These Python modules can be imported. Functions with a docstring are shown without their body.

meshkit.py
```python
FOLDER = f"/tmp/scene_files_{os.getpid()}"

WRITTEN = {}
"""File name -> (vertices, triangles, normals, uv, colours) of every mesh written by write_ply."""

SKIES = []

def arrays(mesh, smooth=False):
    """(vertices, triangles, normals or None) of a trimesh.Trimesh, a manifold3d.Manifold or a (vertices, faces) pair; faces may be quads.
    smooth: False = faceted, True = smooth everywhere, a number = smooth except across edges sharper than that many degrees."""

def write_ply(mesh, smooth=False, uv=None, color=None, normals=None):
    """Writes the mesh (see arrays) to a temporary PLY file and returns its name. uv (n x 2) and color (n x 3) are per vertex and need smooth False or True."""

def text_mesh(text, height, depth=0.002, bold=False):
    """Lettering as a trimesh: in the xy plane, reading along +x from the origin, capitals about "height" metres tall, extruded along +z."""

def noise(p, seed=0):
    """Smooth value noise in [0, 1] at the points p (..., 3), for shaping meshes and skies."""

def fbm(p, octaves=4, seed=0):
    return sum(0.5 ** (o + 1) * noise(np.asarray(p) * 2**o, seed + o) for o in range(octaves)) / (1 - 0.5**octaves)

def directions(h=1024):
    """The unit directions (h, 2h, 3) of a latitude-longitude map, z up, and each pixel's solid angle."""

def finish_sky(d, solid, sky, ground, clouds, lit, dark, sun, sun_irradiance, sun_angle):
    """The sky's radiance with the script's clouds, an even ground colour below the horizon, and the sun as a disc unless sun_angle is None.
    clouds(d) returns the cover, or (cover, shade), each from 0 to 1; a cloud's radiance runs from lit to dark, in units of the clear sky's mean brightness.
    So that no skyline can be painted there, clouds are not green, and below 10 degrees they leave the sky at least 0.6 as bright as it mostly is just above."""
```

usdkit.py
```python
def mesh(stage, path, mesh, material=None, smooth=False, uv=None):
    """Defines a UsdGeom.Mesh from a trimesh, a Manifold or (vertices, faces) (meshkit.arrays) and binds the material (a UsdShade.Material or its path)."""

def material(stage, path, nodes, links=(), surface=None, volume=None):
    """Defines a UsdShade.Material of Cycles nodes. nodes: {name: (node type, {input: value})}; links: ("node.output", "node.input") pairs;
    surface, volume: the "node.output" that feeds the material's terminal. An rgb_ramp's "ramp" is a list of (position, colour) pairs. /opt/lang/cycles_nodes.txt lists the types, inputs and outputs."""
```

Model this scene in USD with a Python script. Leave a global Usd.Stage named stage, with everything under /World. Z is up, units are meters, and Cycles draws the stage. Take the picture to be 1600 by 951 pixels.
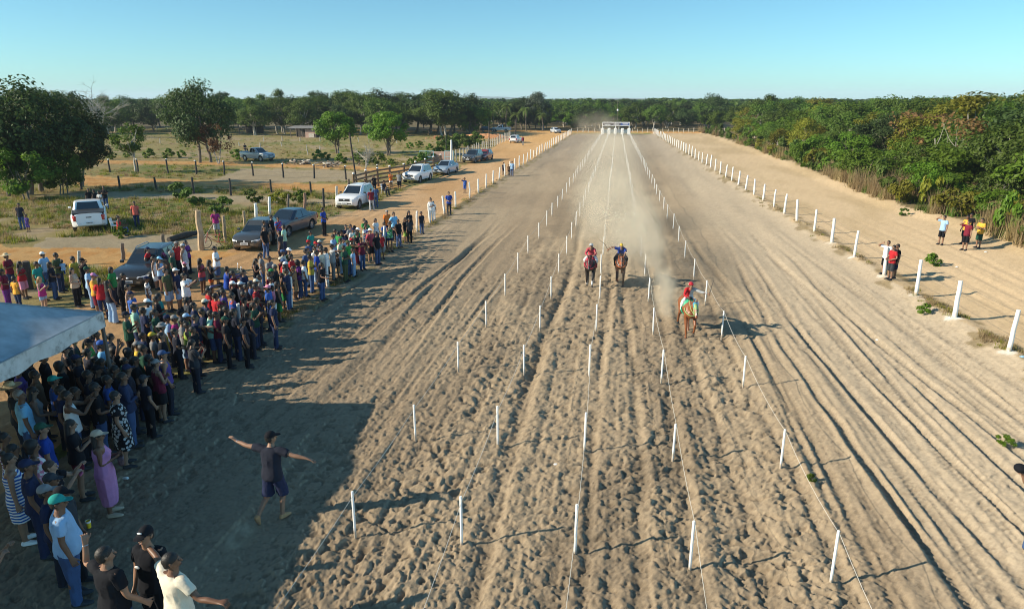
import math, random
import numpy as np, trimesh, shapely
import manifold3d as m3
from shapely.geometry import Polygon, LineString
import usdkit
from pxr import Usd, UsdGeom, UsdLux, UsdShade, Gf, Sdf, Vt
T_ = Sdf.ValueTypeNames
PI = math.pi
stage = Usd.Stage.CreateInMemory()
UsdGeom.SetStageUpAxis(stage, 'Z')
UsdGeom.SetStageMetersPerUnit(stage, 1.0)
world = UsdGeom.Xform.Define(stage, '/World')
stage.SetDefaultPrim(world.GetPrim())
UsdGeom.Scope.Define(stage, '/World/Looks')

# ------------------------------------------------------------ camera (a drone 8 m above the sand; +y runs up the race track)
CAM_H, PITCH, YAW, FPX = 8.0, math.atan((475.5 - 158) / 1067.0), 0.0, 1067.0
YAW = math.atan((968 - 800) / FPX * math.cos(PITCH))
cam = UsdGeom.Camera.Define(stage, '/World/camera')
cam.AddTranslateOp().Set((0, 0, CAM_H))
cam.AddRotateXYZOp().Set((90 - math.degrees(PITCH), 0, math.degrees(YAW)))
cam.CreateHorizontalApertureAttr(36.0)
cam.CreateVerticalApertureAttr(36.0 * 608 / 1024)
cam.CreateFocalLengthAttr(FPX / 1600 * 36.0)
cam.CreateClippingRangeAttr((0.1, 20000.0))
cam.CreateExposureAttr(0.63)

# ------------------------------------------------------------ sky and sun
SUN = np.array([-1.94, -0.82, 1.05]); SUN = SUN / np.linalg.norm(SUN)
SUN_EL, SUN_ROT = math.asin(SUN[2]), math.atan2(SUN[0], SUN[1])
sky_mat = usdkit.material(stage, '/World/Looks/sky_air', {
    's': ('sky_texture', {'sky_type': 'single_scattering', 'sun_disc': False, 'sun_elevation': SUN_EL, 'sun_rotation': SUN_ROT, 'altitude': 120.0, 'air_density': 0.8, 'aerosol_density': 0.48, 'ozone_density': 3.6}),
    't': ('mix', {'mix_type': 'multiply', 'fac': 1.0, 'color2': (1.0, 1.55, 1.46)}),
    'b': ('background_shader', {'strength': 0.068})}, [('s.color', 't.color1'), ('t.color', 'b.color')], surface='b.background')
dome = UsdLux.DomeLight.Define(stage, '/World/sky')
UsdShade.MaterialBindingAPI.Apply(dome.GetPrim()).Bind(sky_mat)
dome.GetPrim().SetCustomDataByKey('kind', 'structure')
sun = UsdLux.DistantLight.Define(stage, '/World/sun')
sun.CreateIntensityAttr(1.25); sun.CreateAngleAttr(0.5); sun.CreateColorAttr((1.0, 0.885, 0.70)); sun.CreateNormalizeAttr(True)
m_ = Gf.Matrix4d(1); m_.SetRotate(Gf.Rotation(Gf.Vec3d(0, 0, 1), Gf.Vec3d(*SUN))); sun.AddTransformOp().Set(m_)

# ------------------------------------------------------------ helpers
f_ = np.array([-math.sin(YAW) * math.cos(PITCH), math.cos(YAW) * math.cos(PITCH), -math.sin(PITCH)])
r_ = np.array([math.cos(YAW), math.sin(YAW), 0.0]); u_ = np.cross(r_, f_)
def gp(x, y, z=0.0):                     # the place at height z that the survey photograph shows at pixel x, y
    d = f_ + (x - 800) / FPX * r_ - (y - 475.5) / FPX * u_
    t = (z - CAM_H) / d[2]
    return np.array([d[0] * t, d[1] * t])
def px_at(P):
    v = np.asarray(P, float) - [0, 0, CAM_H]
    return 800 + FPX * (v @ r_) / (v @ f_), 475.5 - FPX * (v @ u_) / (v @ f_)

_used = {}
def numbered(parent, name):
    k = (parent, name); n = _used.get(k, 0); _used[k] = n + 1
    return name if n == 0 else f'{name}_{n:03d}'
def path_of(p):
    return '/World' if p is None else str(p.GetPath())
def tag(prim, label=None, cat=None, group=None, kind=None):
    for k, v in (('label', label), ('category', cat), ('group', group), ('kind', kind)):
        if v: prim.SetCustomDataByKey(k, v)
    return prim
def thing(name, label=None, cat=None, loc=(0, 0, 0), rotz=0.0, group=None, scale=None, kind=None):
    x = UsdGeom.Xform.Define(stage, '/World/' + numbered('/World', name))
    x.AddTranslateOp().Set(Gf.Vec3d(*map(float, loc)))
    if rotz: x.AddRotateZOp().Set(math.degrees(rotz))
    if scale is not None: x.AddScaleOp().Set(Gf.Vec3f(*([scale] * 3 if np.ndim(scale) == 0 else scale)))
    return tag(x.GetPrim(), label, cat, group, kind)
def part(name, mesh, mat, parent, smooth=False, label=None, kind=None):
    pp = path_of(parent)
    g = usdkit.mesh(stage, pp + '/' + numbered(pp, name), mesh, mat, smooth=smooth)
    tag(g.GetPrim(), label, kind=kind)
    return g.GetPrim()
def single(name, mesh, mat, label=None, cat=None, group=None, kind=None, smooth=False):
    return tag(part(name, mesh, mat, None, smooth), label, cat, group, kind)
def holder(name, parent):                # a part that has sub-parts and no mesh of its own
    pp = path_of(parent)
    return UsdGeom.Xform.Define(stage, pp + '/' + numbered(pp, name)).GetPrim()
def class_prim(name):
    return stage.CreateClassPrim('/World/' + name)
def copy_of(src, name, label, cat, loc, rotz=0.0, group=None, scale=None):
    p = thing(name, label, cat, loc, rotz, group, scale)
    p.GetReferences().AddInternalReference(src.GetPath()); p.SetInstanceable(True)
    return p

def cat_mesh(ms):
    vs, fs, n = [], [], 0
    for m in ms:
        v, f = (np.asarray(m.vertices), np.asarray(m.faces)) if hasattr(m, 'vertices') else m
        vs.append(v); fs.append(f + n); n += len(v)
    return np.vstack(vs), np.vstack(fs)
def bx(sx, sy, sz, at=(0, 0, 0), rz=0.0, rx=0.0, ry=0.0, ch=0.0):
    if ch:
        m = trimesh.convex.convex_hull(np.array([[a * (sx / 2 - (ch if i != 0 else 0)), b * (sy / 2 - (ch if i != 1 else 0)), c * (sz / 2 - (ch if i != 2 else 0))] for i in range(3) for a in (-1, 1) for b in (-1, 1) for c in (-1, 1)]))
    else:
        m = trimesh.creation.box((sx, sy, sz))
    M = trimesh.transformations.euler_matrix(rx, ry, rz); M[:3, 3] = at
    m.apply_transform(M); return m
def tube(pts, rad, sides=6, caps=True):
    p = np.asarray(pts, float); n = len(p)
    t = np.gradient(p, axis=0); t /= np.linalg.norm(t, axis=1, keepdims=True) + 1e-12
    ref = np.array([0, 0, 1.0]) if abs(t[:, 2]).mean() < .8 else np.array([1.0, 0, 0])
    a = np.cross(t, ref); a /= np.linalg.norm(a, axis=1, keepdims=True) + 1e-9; b = np.cross(t, a)
    an = np.arange(sides) * 2 * PI / sides
    R = np.broadcast_to(np.asarray(rad, float), (n,))
    v = (p[:, None] + R[:, None, None] * (np.cos(an)[None, :, None] * a[:, None] + np.sin(an)[None, :, None] * b[:, None])).reshape(-1, 3)
    i, j = np.meshgrid(np.arange(n - 1), np.arange(sides), indexing='ij')
    q = np.stack([i * sides + j, i * sides + (j + 1) % sides, (i + 1) * sides + (j + 1) % sides, (i + 1) * sides + j], -1).reshape(-1, 4)
    f = np.vstack([q[:, [0, 2, 1]], q[:, [0, 3, 2]]])
    if caps:
        v = np.vstack([v, p[:1], p[-1:]]); o = n * sides; k = np.arange(sides); e = (n - 1) * sides
        f = np.vstack([f, np.stack([np.full(sides, o), k, (k + 1) % sides], 1), np.stack([np.full(sides, o + 1), e + (k + 1) % sides, e + k], 1)])
    return v, f
def ray_pts(a, b, n): return np.linspace(a, b, n)

# value noise in the plane
def vn(x, y, seed=0):
    x = np.asarray(x, float); y = np.asarray(y, float)
    xi = np.floor(x).astype(np.int64); yi = np.floor(y).astype(np.int64)
    tx = x - xi; ty = y - yi; tx = tx * tx * (3 - 2 * tx); ty = ty * ty * (3 - 2 * ty)
    def h(a, b):
        v = (a * 374761393 + b * 668265263 + seed * 1446653) & 0xFFFFFFFF
        v = ((v ^ (v >> 13)) * 1274126177) & 0xFFFFFFFF
        return ((v ^ (v >> 16)) & 0xFFFFFF) / 16777215.0
    return (h(xi, yi) * (1 - tx) + h(xi + 1, yi) * tx) * (1 - ty) + (h(xi, yi + 1) * (1 - tx) + h(xi + 1, yi + 1) * tx) * ty
def fb(x, y, o=3, seed=0):
    return sum(vn(x * 2 ** k, y * 2 ** k, seed + k) * .5 ** (k + 1) for k in range(o)) / (1 - .5 ** o)
def sstep(a, b, x):
    t = np.clip((x - a) / (b - a), 0, 1); return t * t * (3 - 2 * t)

# ------------------------------------------------------------ materials
_mats = {}
def mat(name, color, rough=0.6, metal=0.0, noise=0.0, scale=20.0, bump=0.0, bscale=60.0, spec=0.5, coat=0.0, coord='object', bdist=0.01):
    if name in _mats: return _mats[name]
    n = {'p': ('principled_bsdf', {'base_color': color, 'roughness': rough, 'metallic': metal, 'specular_ior_level': spec, 'coat_weight': coat, 'coat_roughness': 0.05})}
    l = []
    if noise or bump: n['tc'] = ('texture_coordinate', {})
    if noise:
        n['n'] = ('noise_texture', {'scale': scale, 'detail': 5.0, 'roughness': 0.6})
        n['r'] = ('rgb_ramp', {'ramp': [(0.3, [c * (1 - noise) for c in color]), (0.7, [min(1, c * (1 + noise)) for c in color])]})
        l += [('tc.object', 'n.vector'), ('n.fac', 'r.fac'), ('r.color', 'p.base_color')]
    if bump:
        n['nb'] = ('noise_texture', {'scale': bscale, 'detail': 3.0}); n['b'] = ('bump', {'strength': bump, 'distance': bdist})
        l += [('tc.object', 'nb.vector'), ('nb.fac', 'b.height'), ('b.normal', 'p.normal')]
    m = usdkit.material(stage, '/World/Looks/' + name, n, l, surface='p.BSDF')
    _mats[name] = m; return m
def srgb(r, g, b): return tuple((((c / 255) + .055) / 1.055) ** 2.4 if c > 10 else c / 255 / 12.92 for c in (r, g, b))
def stained(name, c, rough, top):          # white post paint, splashed and rubbed brown towards the foot
    m = usdkit.material(stage, '/World/Looks/' + name, {'g': ('geometry', {}), 's': ('separate_xyz', {}), 'n': ('noise_texture', {'scale': 7.0, 'detail': 6.0}), 'mr': ('map_range', {'from_min': -.02, 'from_max': top, 'to_min': 1.25, 'to_max': .10, 'clamp': True}), 'm': ('math', {'math_type': 'multiply'}), 'k': ('map_range', {'range_type': 'smoothstep', 'from_min': .12, 'from_max': .55, 'to_min': 0.0, 'to_max': .85, 'clamp': True}), 'x': ('mix', {'color1': c, 'color2': (.34, .26, .17)}), 'p': ('principled_bsdf', {'roughness': rough})},
        [('g.position', 's.vector'), ('s.z', 'mr.value'), ('g.position', 'n.vector'), ('mr.result', 'm.value1'), ('n.fac', 'm.value2'), ('m.value', 'k.value'), ('k.result', 'x.fac'), ('x.color', 'p.base_color')], surface='p.BSDF')
    _mats[name] = m; return m
white_paint = stained('white_paint', (.78, .77, .74), .55, .55)
white_pvc = stained('white_pvc', (.82, .82, .80), .35, .28)
rope_mat = mat('pale_rope', (.62, .58, .50), .8)
wire_mat = mat('fence_wire', (.22, .20, .18), .6, metal=.6)
# ------------------------------------------------------------ the ground
def lerp(a, b, t): return a + (b - a) * t
def left_x(y):  return lerp(-12.55, -11.4, np.clip((y - 20) / 155, -.2, 1.1))
def right_x(y): return lerp(13.0, 8.9, np.clip((y - 22) / 157, -.2, 1.1))
LANE_NEAR = (-4.6, -2.53, -.5, 1.56, 3.95); LANE_FAR = (-3.85, -2.25, -.7, .95, 2.65)
def lane_x(k, y): return lerp(LANE_NEAR[k], LANE_FAR[k], np.clip((y - 20) / 153, 0, 1))
def poly(*p): return Polygon([tuple(gp(*q)) for q in p])
def line(*p): return LineString([tuple(gp(*q)) for q in p])
road_poly = poly((-900, 1100), (-60, 1100), (120, 660), (300, 560), (457, 490), (563, 420), (655, 366), (713, 328), (800, 270), (897, 210.5), (885, 205.5), (760, 205.5), (790, 214), (752, 245), (690, 275), (640, 294), (560, 330), (520, 340), (490, 352), (340, 395), (250, 425), (150, 470), (0, 520), (-700, 640))
orange_polys = [poly((-60, 380), (60, 383), (150, 388), (240, 398), (330, 388), (370, 398), (330, 412), (200, 425), (90, 416), (-60, 412)),
                poly((120, 274), (300, 281), (480, 288), (600, 287), (640, 290), (560, 304), (470, 296), (300, 293), (120, 290)),
                poly((130, 249), (300, 252), (420, 254), (600, 262), (680, 264), (660, 272), (560, 266), (400, 260), (250, 257), (130, 254)),
                poly((880, 206.5), (760, 205.5), (700, 205), (560, 205), (560, 203.6), (700, 203.2), (890, 204.0), (1100, 206), (1100, 208.5))]
sand_polys = [poly((380, 262), (560, 268), (600, 280), (440, 288), (330, 283)), poly((60, 372), (330, 366), (350, 385), (240, 400), (60, 384)), poly((100, 300), (330, 303), (560, 316), (560, 322), (300, 312), (100, 308))]
forest_edge = np.array([gp(*q) for q in ((1680, 420), (1590, 386), (1500, 352), (1400, 326), (1300, 285), (1200, 243), (1120, 215), (1085, 206))])
def forest_x(y): return np.interp(y, forest_edge[:, 1], forest_edge[:, 0])

rng = np.random.default_rng(7)
RUTS = []                                 # wheel ruts: x at y=0, drift, wave, width, depth
for x0, dr, am, wl, w, d in [(4.9, -.006, .3, 44, .13, .06), (5.8, .004, .25, 60, .12, .05), (6.5, -.01, .35, 37, .13, .06), (7.2, -.006, .3, 52, .14, .06), (8.4, -.012, .3, 48, .12, .07), (9.1, -.02, .3, 61, .13, .06), (10.4, -.016, .3, 40, .13, .05), (11.1, -.012, .25, 53, .12, .05), (4.6, .01, .25, 40, .16, .07), (5.4, -.012, .3, 33, .2, .06), (6.1, .006, .35, 50, .17, .09), (6.9, .0, .3, 38, .22, .06), (7.5, -.01, .4, 45, .16, .09), (8.0, .01, .2, 60, .24, .07),
                             (8.8, -.02, .4, 42, .16, .10), (9.5, -.012, .3, 55, .2, .06), (10.0, -.02, .3, 36, .16, .09), (10.8, -.01, .2, 44, .22, .05), (11.5, -.015, .15, 50, .18, .05), (12.2, -.02, .2, 50, .18, .04),
                             (-6.3, -.004, .5, 60, .2, .09), (-7.2, -.01, .5, 52, .2, .08), (-8.6, .0, .6, 64, .22, .10), (-9.4, -.008, .5, 70, .2, .09), (-10.6, .0, .4, 50, .22, .06), (-11.6, .0, .3, 50, .2, .05),
                             (-5.3, 0, .2, 40, .16, .07), (15.5, -.01, .4, 60, .3, .06), (17.2, -.012, .4, 60, .3, .06), (18.4, -.01, .5, 60, .3, .05), (16.3, -.01, .3, 50, .25, .04), (19.6, -.01, .3, 50, .3, .05),
                             (-17.0, -.01, .3, 60, .35, .03), (-18.6, -.008, .3, 60, .35, .03), (-15.3, 0, .3, 70, .3, .025)]:
    RUTS.append((x0, dr, am, wl, w * .8, d * .9, rng.random() * 6.28))
FURROWS = [(-2.2, .22, .12), (-.2, .16, .09), (1.85, .2, .10), (-3.6, .14, .05), (.7, .16, .06), (2.8, .15, .06), (4.25, .16, .06)]
def track_mask(x, y): return sstep(-.4, .3, x - left_x(y)) * sstep(-.4, .3, right_x(y) - x) * (1 - sstep(172, 185, y))
def height(x, y, cell=0.0):
    x = np.asarray(x, float); y = np.asarray(y, float); cell = np.asarray(cell, float)
    def lod(s): return 1 - sstep(.6, 1.7, cell / s)          # drop what the sheet is too coarse to carry
    tm = track_mask(x, y)
    side = sstep(0, .5, x - right_x(y)) * sstep(-.3, .3, forest_x(y) - x)
    h = .10 * (fb(x * .11, y * .05, 2, 3) - .5)
    inner = sstep(5.2, 3.6, x) * sstep(-12.9, -11.5, x)       # churned by hooves
    churn = tm * (.27 + .46 * inner) * (1 - .35 * sstep(-4.6, -6.5, x))
    near = sstep(-5.5, -3.8, x) * sstep(5, 3.6, x)
    wob = .25 * (vn(x * .8, y * .3, 11) - .5)
    h = h + tm * .09 * (vn(x * 1.1 + wob, y * .09, 5) - .5) + tm * .05 * (vn(x * 2.6 + wob, y * .16, 6) - .5) * lod(.3)
    for i, (x0, w, d) in enumerate(FURROWS):
        u = (x - x0 * (1 - y / 900) - .12 * np.sin(y * .23 + i) - .1 * (vn(y * .9, x * 0 + i, 40 + i) - .5)) / w
        h = h + tm * d * (np.exp(-(u - 1.5) ** 2 * 1.2) * .55 - np.exp(-u * u * 1.4)) * (.35 + .65 * vn(y * .35, x * 0 + 9 + i, 21)) * lod(w * 1.2)
    for i, (x0, dr, am, wl, w, d, ph) in enumerate(RUTS):
        u = x - (x0 + dr * y + am * np.sin(2 * PI * y / wl + ph) + .07 * (vn(y * .7, x * 0 + i, 60) - .5))
        on = np.abs(u) < w * 3.5
        k = (.35 + .65 * vn(y * .12, x * 0 + i, 31)) * d
        uu = u / w
        lug = 1 - .45 * (np.sin(y * 2 * PI / .16 + np.abs(u) * 24) * .5 + .5) * lod(.12)
        prof = np.exp(-(np.abs(uu) - 1.35) ** 2 * 5) * .5 - np.exp(-uu ** 4) * lug
        m = tm if -13 < x0 < 13 else (side if x0 > 13 else (1 - tm))
        if -13 < x0 < -4.9: m = m * (.12 + .88 * sstep(17, 27, y))      # trodden flat where the crowd spills over
        h = h + np.where(on, m * k * prof, 0) * lod(w * 1.3)
    # hoof prints and clods
    wx = x + .12 * (vn(x * 3, y * 3, 70) - .5); wy = y + .12 * (vn(x * 3, y * 3, 71) - .5)
    wx = x + .09 * (vn(x * 7, y * 7, 70) - .5); wy = y + .09 * (vn(x * 7, y * 7, 71) - .5)
    ra, rb = .82 * wx + .57 * wy, .82 * wy - .57 * wx; sa, sb = .51 * wx - .86 * wy, .51 * wy + .86 * wx
    pit = sstep(.54, .66, .6 * vn(ra * 4.6, rb * 4.0, 72) + .4 * vn(sa * 9.1, sb * 8.3, 66)); pit2 = sstep(.56, .69, .6 * vn(sa * 8.6 + 7, sb * 7.4, 73) + .4 * vn(ra * 16, rb * 14, 67)); hump = sstep(.5, .8, .6 * vn(sa * 4.1 + 3, sb * 3.3, 76) + .4 * vn(ra * 8, rb * 7, 68))
    dens = .25 + .75 * sstep(.35, .6, vn(x * .6, y * .3, 74))
    rim = sstep(.47, .535, .6 * vn(ra * 4.6, rb * 4.0, 72) + .4 * vn(sa * 9.1, sb * 8.3, 66)) - sstep(.54, .60, .6 * vn(ra * 4.6, rb * 4.0, 72) + .4 * vn(sa * 9.1, sb * 8.3, 66))
    h = h - churn * (.066 * pit * dens * lod(.2) + .036 * pit2 * lod(.11)) + churn * (.020 * hump * lod(.2) + .016 * rim * dens * lod(.15))
    h = h + churn * (.030 * (.5 - np.abs(2 * vn(sa * 4.3 + 2, sb * 3.7, 61) - 1)) * lod(.2) + .026 * (np.abs(2 * vn(ra * 9.7, rb * 8.9, 62) - 1) - .5) * lod(.1) + .018 * (np.abs(2 * vn(sa * 21, sb * 19, 63) - 1) - .5) * lod(.05))
    h = h + churn * (.020 * (fb(wx * 7.2, wy * 6.4, 3, 75) - .5) * lod(.15) + .030 * (vn(x * 19, y * 17, 77) - .5) * lod(.06))
    h = h + tm * (.026 * (vn(x * 8.5 + .1 * y, y * .22, 57) - .5) + .022 * (vn(x * 15 - .1 * y, y * .4, 58) - .5)) * lod(.13)
    h = h + churn * .05 * (vn(x * .9, y * .55, 78) - .5) + near * tm * .04 * (vn(x * 5.5, y * 4.5, 79) - .5) * lod(.2)
    h = h + (1 - tm) * (.035 * (fb(x * 2.2, y * 1.7, 3, 80) - .5) * lod(.4) + side * .03 * (fb(x * 5, y * 3, 2, 81) - .5) * lod(.25))
    # banks under the fences and along the forest
    db = np.abs(x - right_x(y) - .1); h = h + .16 * np.exp(-(db / .55) ** 2) * (.6 + .7 * vn(y * .6, x * 0, 83)) * (1 - sstep(172, 180, y))
    dl = np.abs(x - left_x(y) + .1); h = h + .09 * np.exp(-(dl / .4) ** 2) * (.4 + .9 * vn(y * .7, x * 0, 84)) * sstep(18, 24, y) * (1 - sstep(172, 180, y))
    df = x - forest_x(y); h = h + .28 * sstep(-1.3, .1, df) * (.6 + .8 * vn(x * .5, y * .5, 85)) * (1 - sstep(185, 195, y)) * sstep(20, 30, y)
    return h
def zg(x, y): return float(height(np.array([x]), np.array([y]), np.array([0.12]))[0])
def at_px(px, py, z=0.0): g = gp(px, py, z); return (g[0], g[1], zg(*g))

def build_ground():
    rows = [6.0]
    while rows[-1] < 300:
        D = rows[-1]; rows.append(D + max(.030, .95 * (D * D + 64) / (8 * 683)) * (1.0 if D < 60 else 1.35))
    ys = np.array(rows); nc = 1120
    t = np.linspace(-1.32, .98, nc)
    Y = np.repeat(ys[:, None], nc, 1); X = t[None, :] * (Y + 1.2) + 0 * Y
    cell = np.maximum(np.gradient(ys)[:, None] * .8, (ys[:, None] + 1.2) * (t[1] - t[0])) + 0 * X
    Z = height(X, Y, cell)
    x, y = X.ravel(), Y.ravel()
    jx = x + .5 * (fb(x * .7, y * .7, 3, 90) - .5) * 2; jy = y + 1.2 * (fb(x * .5, y * .5, 3, 91) - .5) * 2
    road = shapely.contains_xy(road_poly, jx, jy); orange = np.zeros(len(x), bool); sand = np.zeros(len(x), bool)
    for p in orange_polys: orange |= shapely.contains_xy(p, jx, jy)
    for p in sand_polys: sand |= shapely.contains_xy(p, jx, jy)
    tm = track_mask(x, y); track = (x > left_x(y) + .25 * (fb(x, y, 2, 89) - .5)) & (jx < right_x(y)) & (y < 182)
    side = (jx >= right_x(y)) & (jx < forest_x(y) + .4) & (y < 200)
    n1 = fb(x * .35, y * .12, 3, 92); n2 = fb(x * 1.6, y * 1.1, 3, 93); n3 = fb(x * .12, y * .10, 3, 94)
    C = lambda *c: np.array(c)[None, :]
    mixc = lambda a, b, k: a * (1 - k[:, None]) + b * k[:, None]
    dry, green, bare = C(.30, .235, .095), C(.15, .18, .045), C(.36, .27, .16)
    field = mixc(dry + 0 * x[:, None], green, .8 * sstep(.50, .68, n3 * .6 + n2 * .4)); field = mixc(field, bare, sstep(.55, .72, fb(x * .3 + 50, y * .25, 3, 95)))
    col = field
    floor_ = mixc(C(.20, .14, .08) + 0 * x[:, None], C(.12, .11, .05), n2); wood = (x > forest_x(y) + .3) | (y > 200)
    col = np.where(wood[:, None], floor_, col)
    sandc = mixc(C(.40, .315, .205) + 0 * x[:, None], C(.335, .262, .155), n2); col = np.where(sand[:, None], sandc, col)
    sidec = mixc(C(.47, .355, .225) + 0 * x[:, None], C(.40, .30, .18), sstep(.35, .7, n1)); col = np.where(side[:, None], sidec, col)
    roadc = mixc(C(.52, .335, .18) + 0 * x[:, None], C(.46, .275, .13), sstep(.35, .7, n1)); roadc = mixc(roadc, C(.60, .35, .13) + 0 * x[:, None], sstep(70, 150, y) * .6)
    col = np.where(road[:, None], roadc, col)
    orc = mixc(C(.56, .325, .125) + 0 * x[:, None], C(.50, .25, .08), sstep(.4, .7, n2)); col = np.where(orange[:, None], orc, col)
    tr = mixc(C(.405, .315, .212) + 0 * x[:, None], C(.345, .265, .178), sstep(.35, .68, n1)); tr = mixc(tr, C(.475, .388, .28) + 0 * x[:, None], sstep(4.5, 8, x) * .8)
    lane = sstep(-4.8, -4.2, x) * sstep(4.4, 3.6, x)
    tr = mixc(tr, C(.265, .207, .143) + 0 * x[:, None], lane * sstep(.45, .68, fb(x * .6, y * .25, 3, 97)) * .75)
    tr = mixc(tr, C(.33, .275, .215) + 0 * x[:, None], lane * sstep(45, 110, y) * .8)
    tr = mixc(tr, C(.36, .30, .232) + 0 * x[:, None], sstep(60, 150, y) * .7)
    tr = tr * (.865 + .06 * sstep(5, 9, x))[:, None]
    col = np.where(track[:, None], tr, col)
    lit = sstep(.6, .78, vn(x * 2.2, y * 1.2, 99)) * (np.abs(x - right_x(y) - .15) < .9) * (y < 178)     # dead grass and litter along the right-hand fence
    col = mixc(col, C(.21, .16, .085) + 0 * x[:, None], lit * .8)
    lit = sstep(.5, .7, vn(x * 2.2, y * 1.2, 98)) * (np.abs(x - left_x(y) - .1) < .8) * (y < 178) * (y > 22)
    col = mixc(col, C(.20, .165, .08) + 0 * x[:, None], lit * .75)
    for k, py in enumerate(np.array([19.6, 23.8, 27.5, 30.9, 34.4, 38.5, 42.3]) * 8 / 8.2):      # whitewash spilt round the posts
        dd = np.hypot((x - right_x(py) + .05) / 1.1, y - py + .05) + .22 * (fb(x * 4 + k, y * 4, 2, 88) - .5)
        col = mixc(col, C(.66, .63, .57) + 0 * x[:, None], sstep(.30, .20, dd) * (.4 + .5 * (k * 7 % 3) / 2))
    col = col * (.9 + .2 * fb(x * 5, y * 4, 2, 96))[:, None]
    pit_shade = ((Z.ravel() - height(x, y, cell.ravel() + .5)) < -.028) & track & (y < 60); col = col * np.where(pit_shade, .80, 1.0)[:, None]  # hollows of the prints darkened: their shade painted into the soil colour
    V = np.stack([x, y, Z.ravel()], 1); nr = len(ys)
    i, j = np.meshgrid(np.arange(nr - 1), np.arange(nc - 1), indexing='ij'); a = (i * nc + j).ravel()
    F = np.vstack([np.stack([a, a + 1, a + nc + 1], 1), np.stack([a, a + nc + 1, a + nc], 1)])
    # the outer field and woodland floor need fewer triangles: keep them, they are few
    zone = np.where(track, 0, np.where(side, 1, np.where(orange, 3, np.where(road, 2, 4))))
    zf = zone[F[:, 0]]
    N = np.zeros_like(V); fn = np.cross(V[F[:, 1]] - V[F[:, 0]], V[F[:, 2]] - V[F[:, 0]])
    for k in range(3): np.add.at(N, F[:, k], fn)
    N /= np.linalg.norm(N, axis=1, keepdims=True)
    for z, name in enumerate(('race_track', 'sand_verge', 'dirt_road', 'dirt_path', 'field')):
        f = F[zf == z]; ids, inv = np.unique(f, return_inverse=True)
        m = UsdGeom.Mesh.Define(stage, '/World/' + name)
        m.CreatePointsAttr(Vt.Vec3fArray.FromNumpy(V[ids].astype(np.float32)))
        m.CreateFaceVertexCountsAttr(Vt.IntArray.FromNumpy(np.full(len(f), 3, np.int32)))
        m.CreateFaceVertexIndicesAttr(Vt.IntArray.FromNumpy(inv.reshape(-1).astype(np.int32)))
        m.CreateSubdivisionSchemeAttr('none')
        m.CreateNormalsAttr(Vt.Vec3fArray.FromNumpy(N[ids].astype(np.float32))); m.SetNormalsInterpolation('vertex')
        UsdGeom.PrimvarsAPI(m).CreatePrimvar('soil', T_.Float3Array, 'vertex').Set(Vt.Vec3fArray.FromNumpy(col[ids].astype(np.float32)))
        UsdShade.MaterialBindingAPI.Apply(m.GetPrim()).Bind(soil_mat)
        tag(m.GetPrim(), kind='structure')
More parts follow.
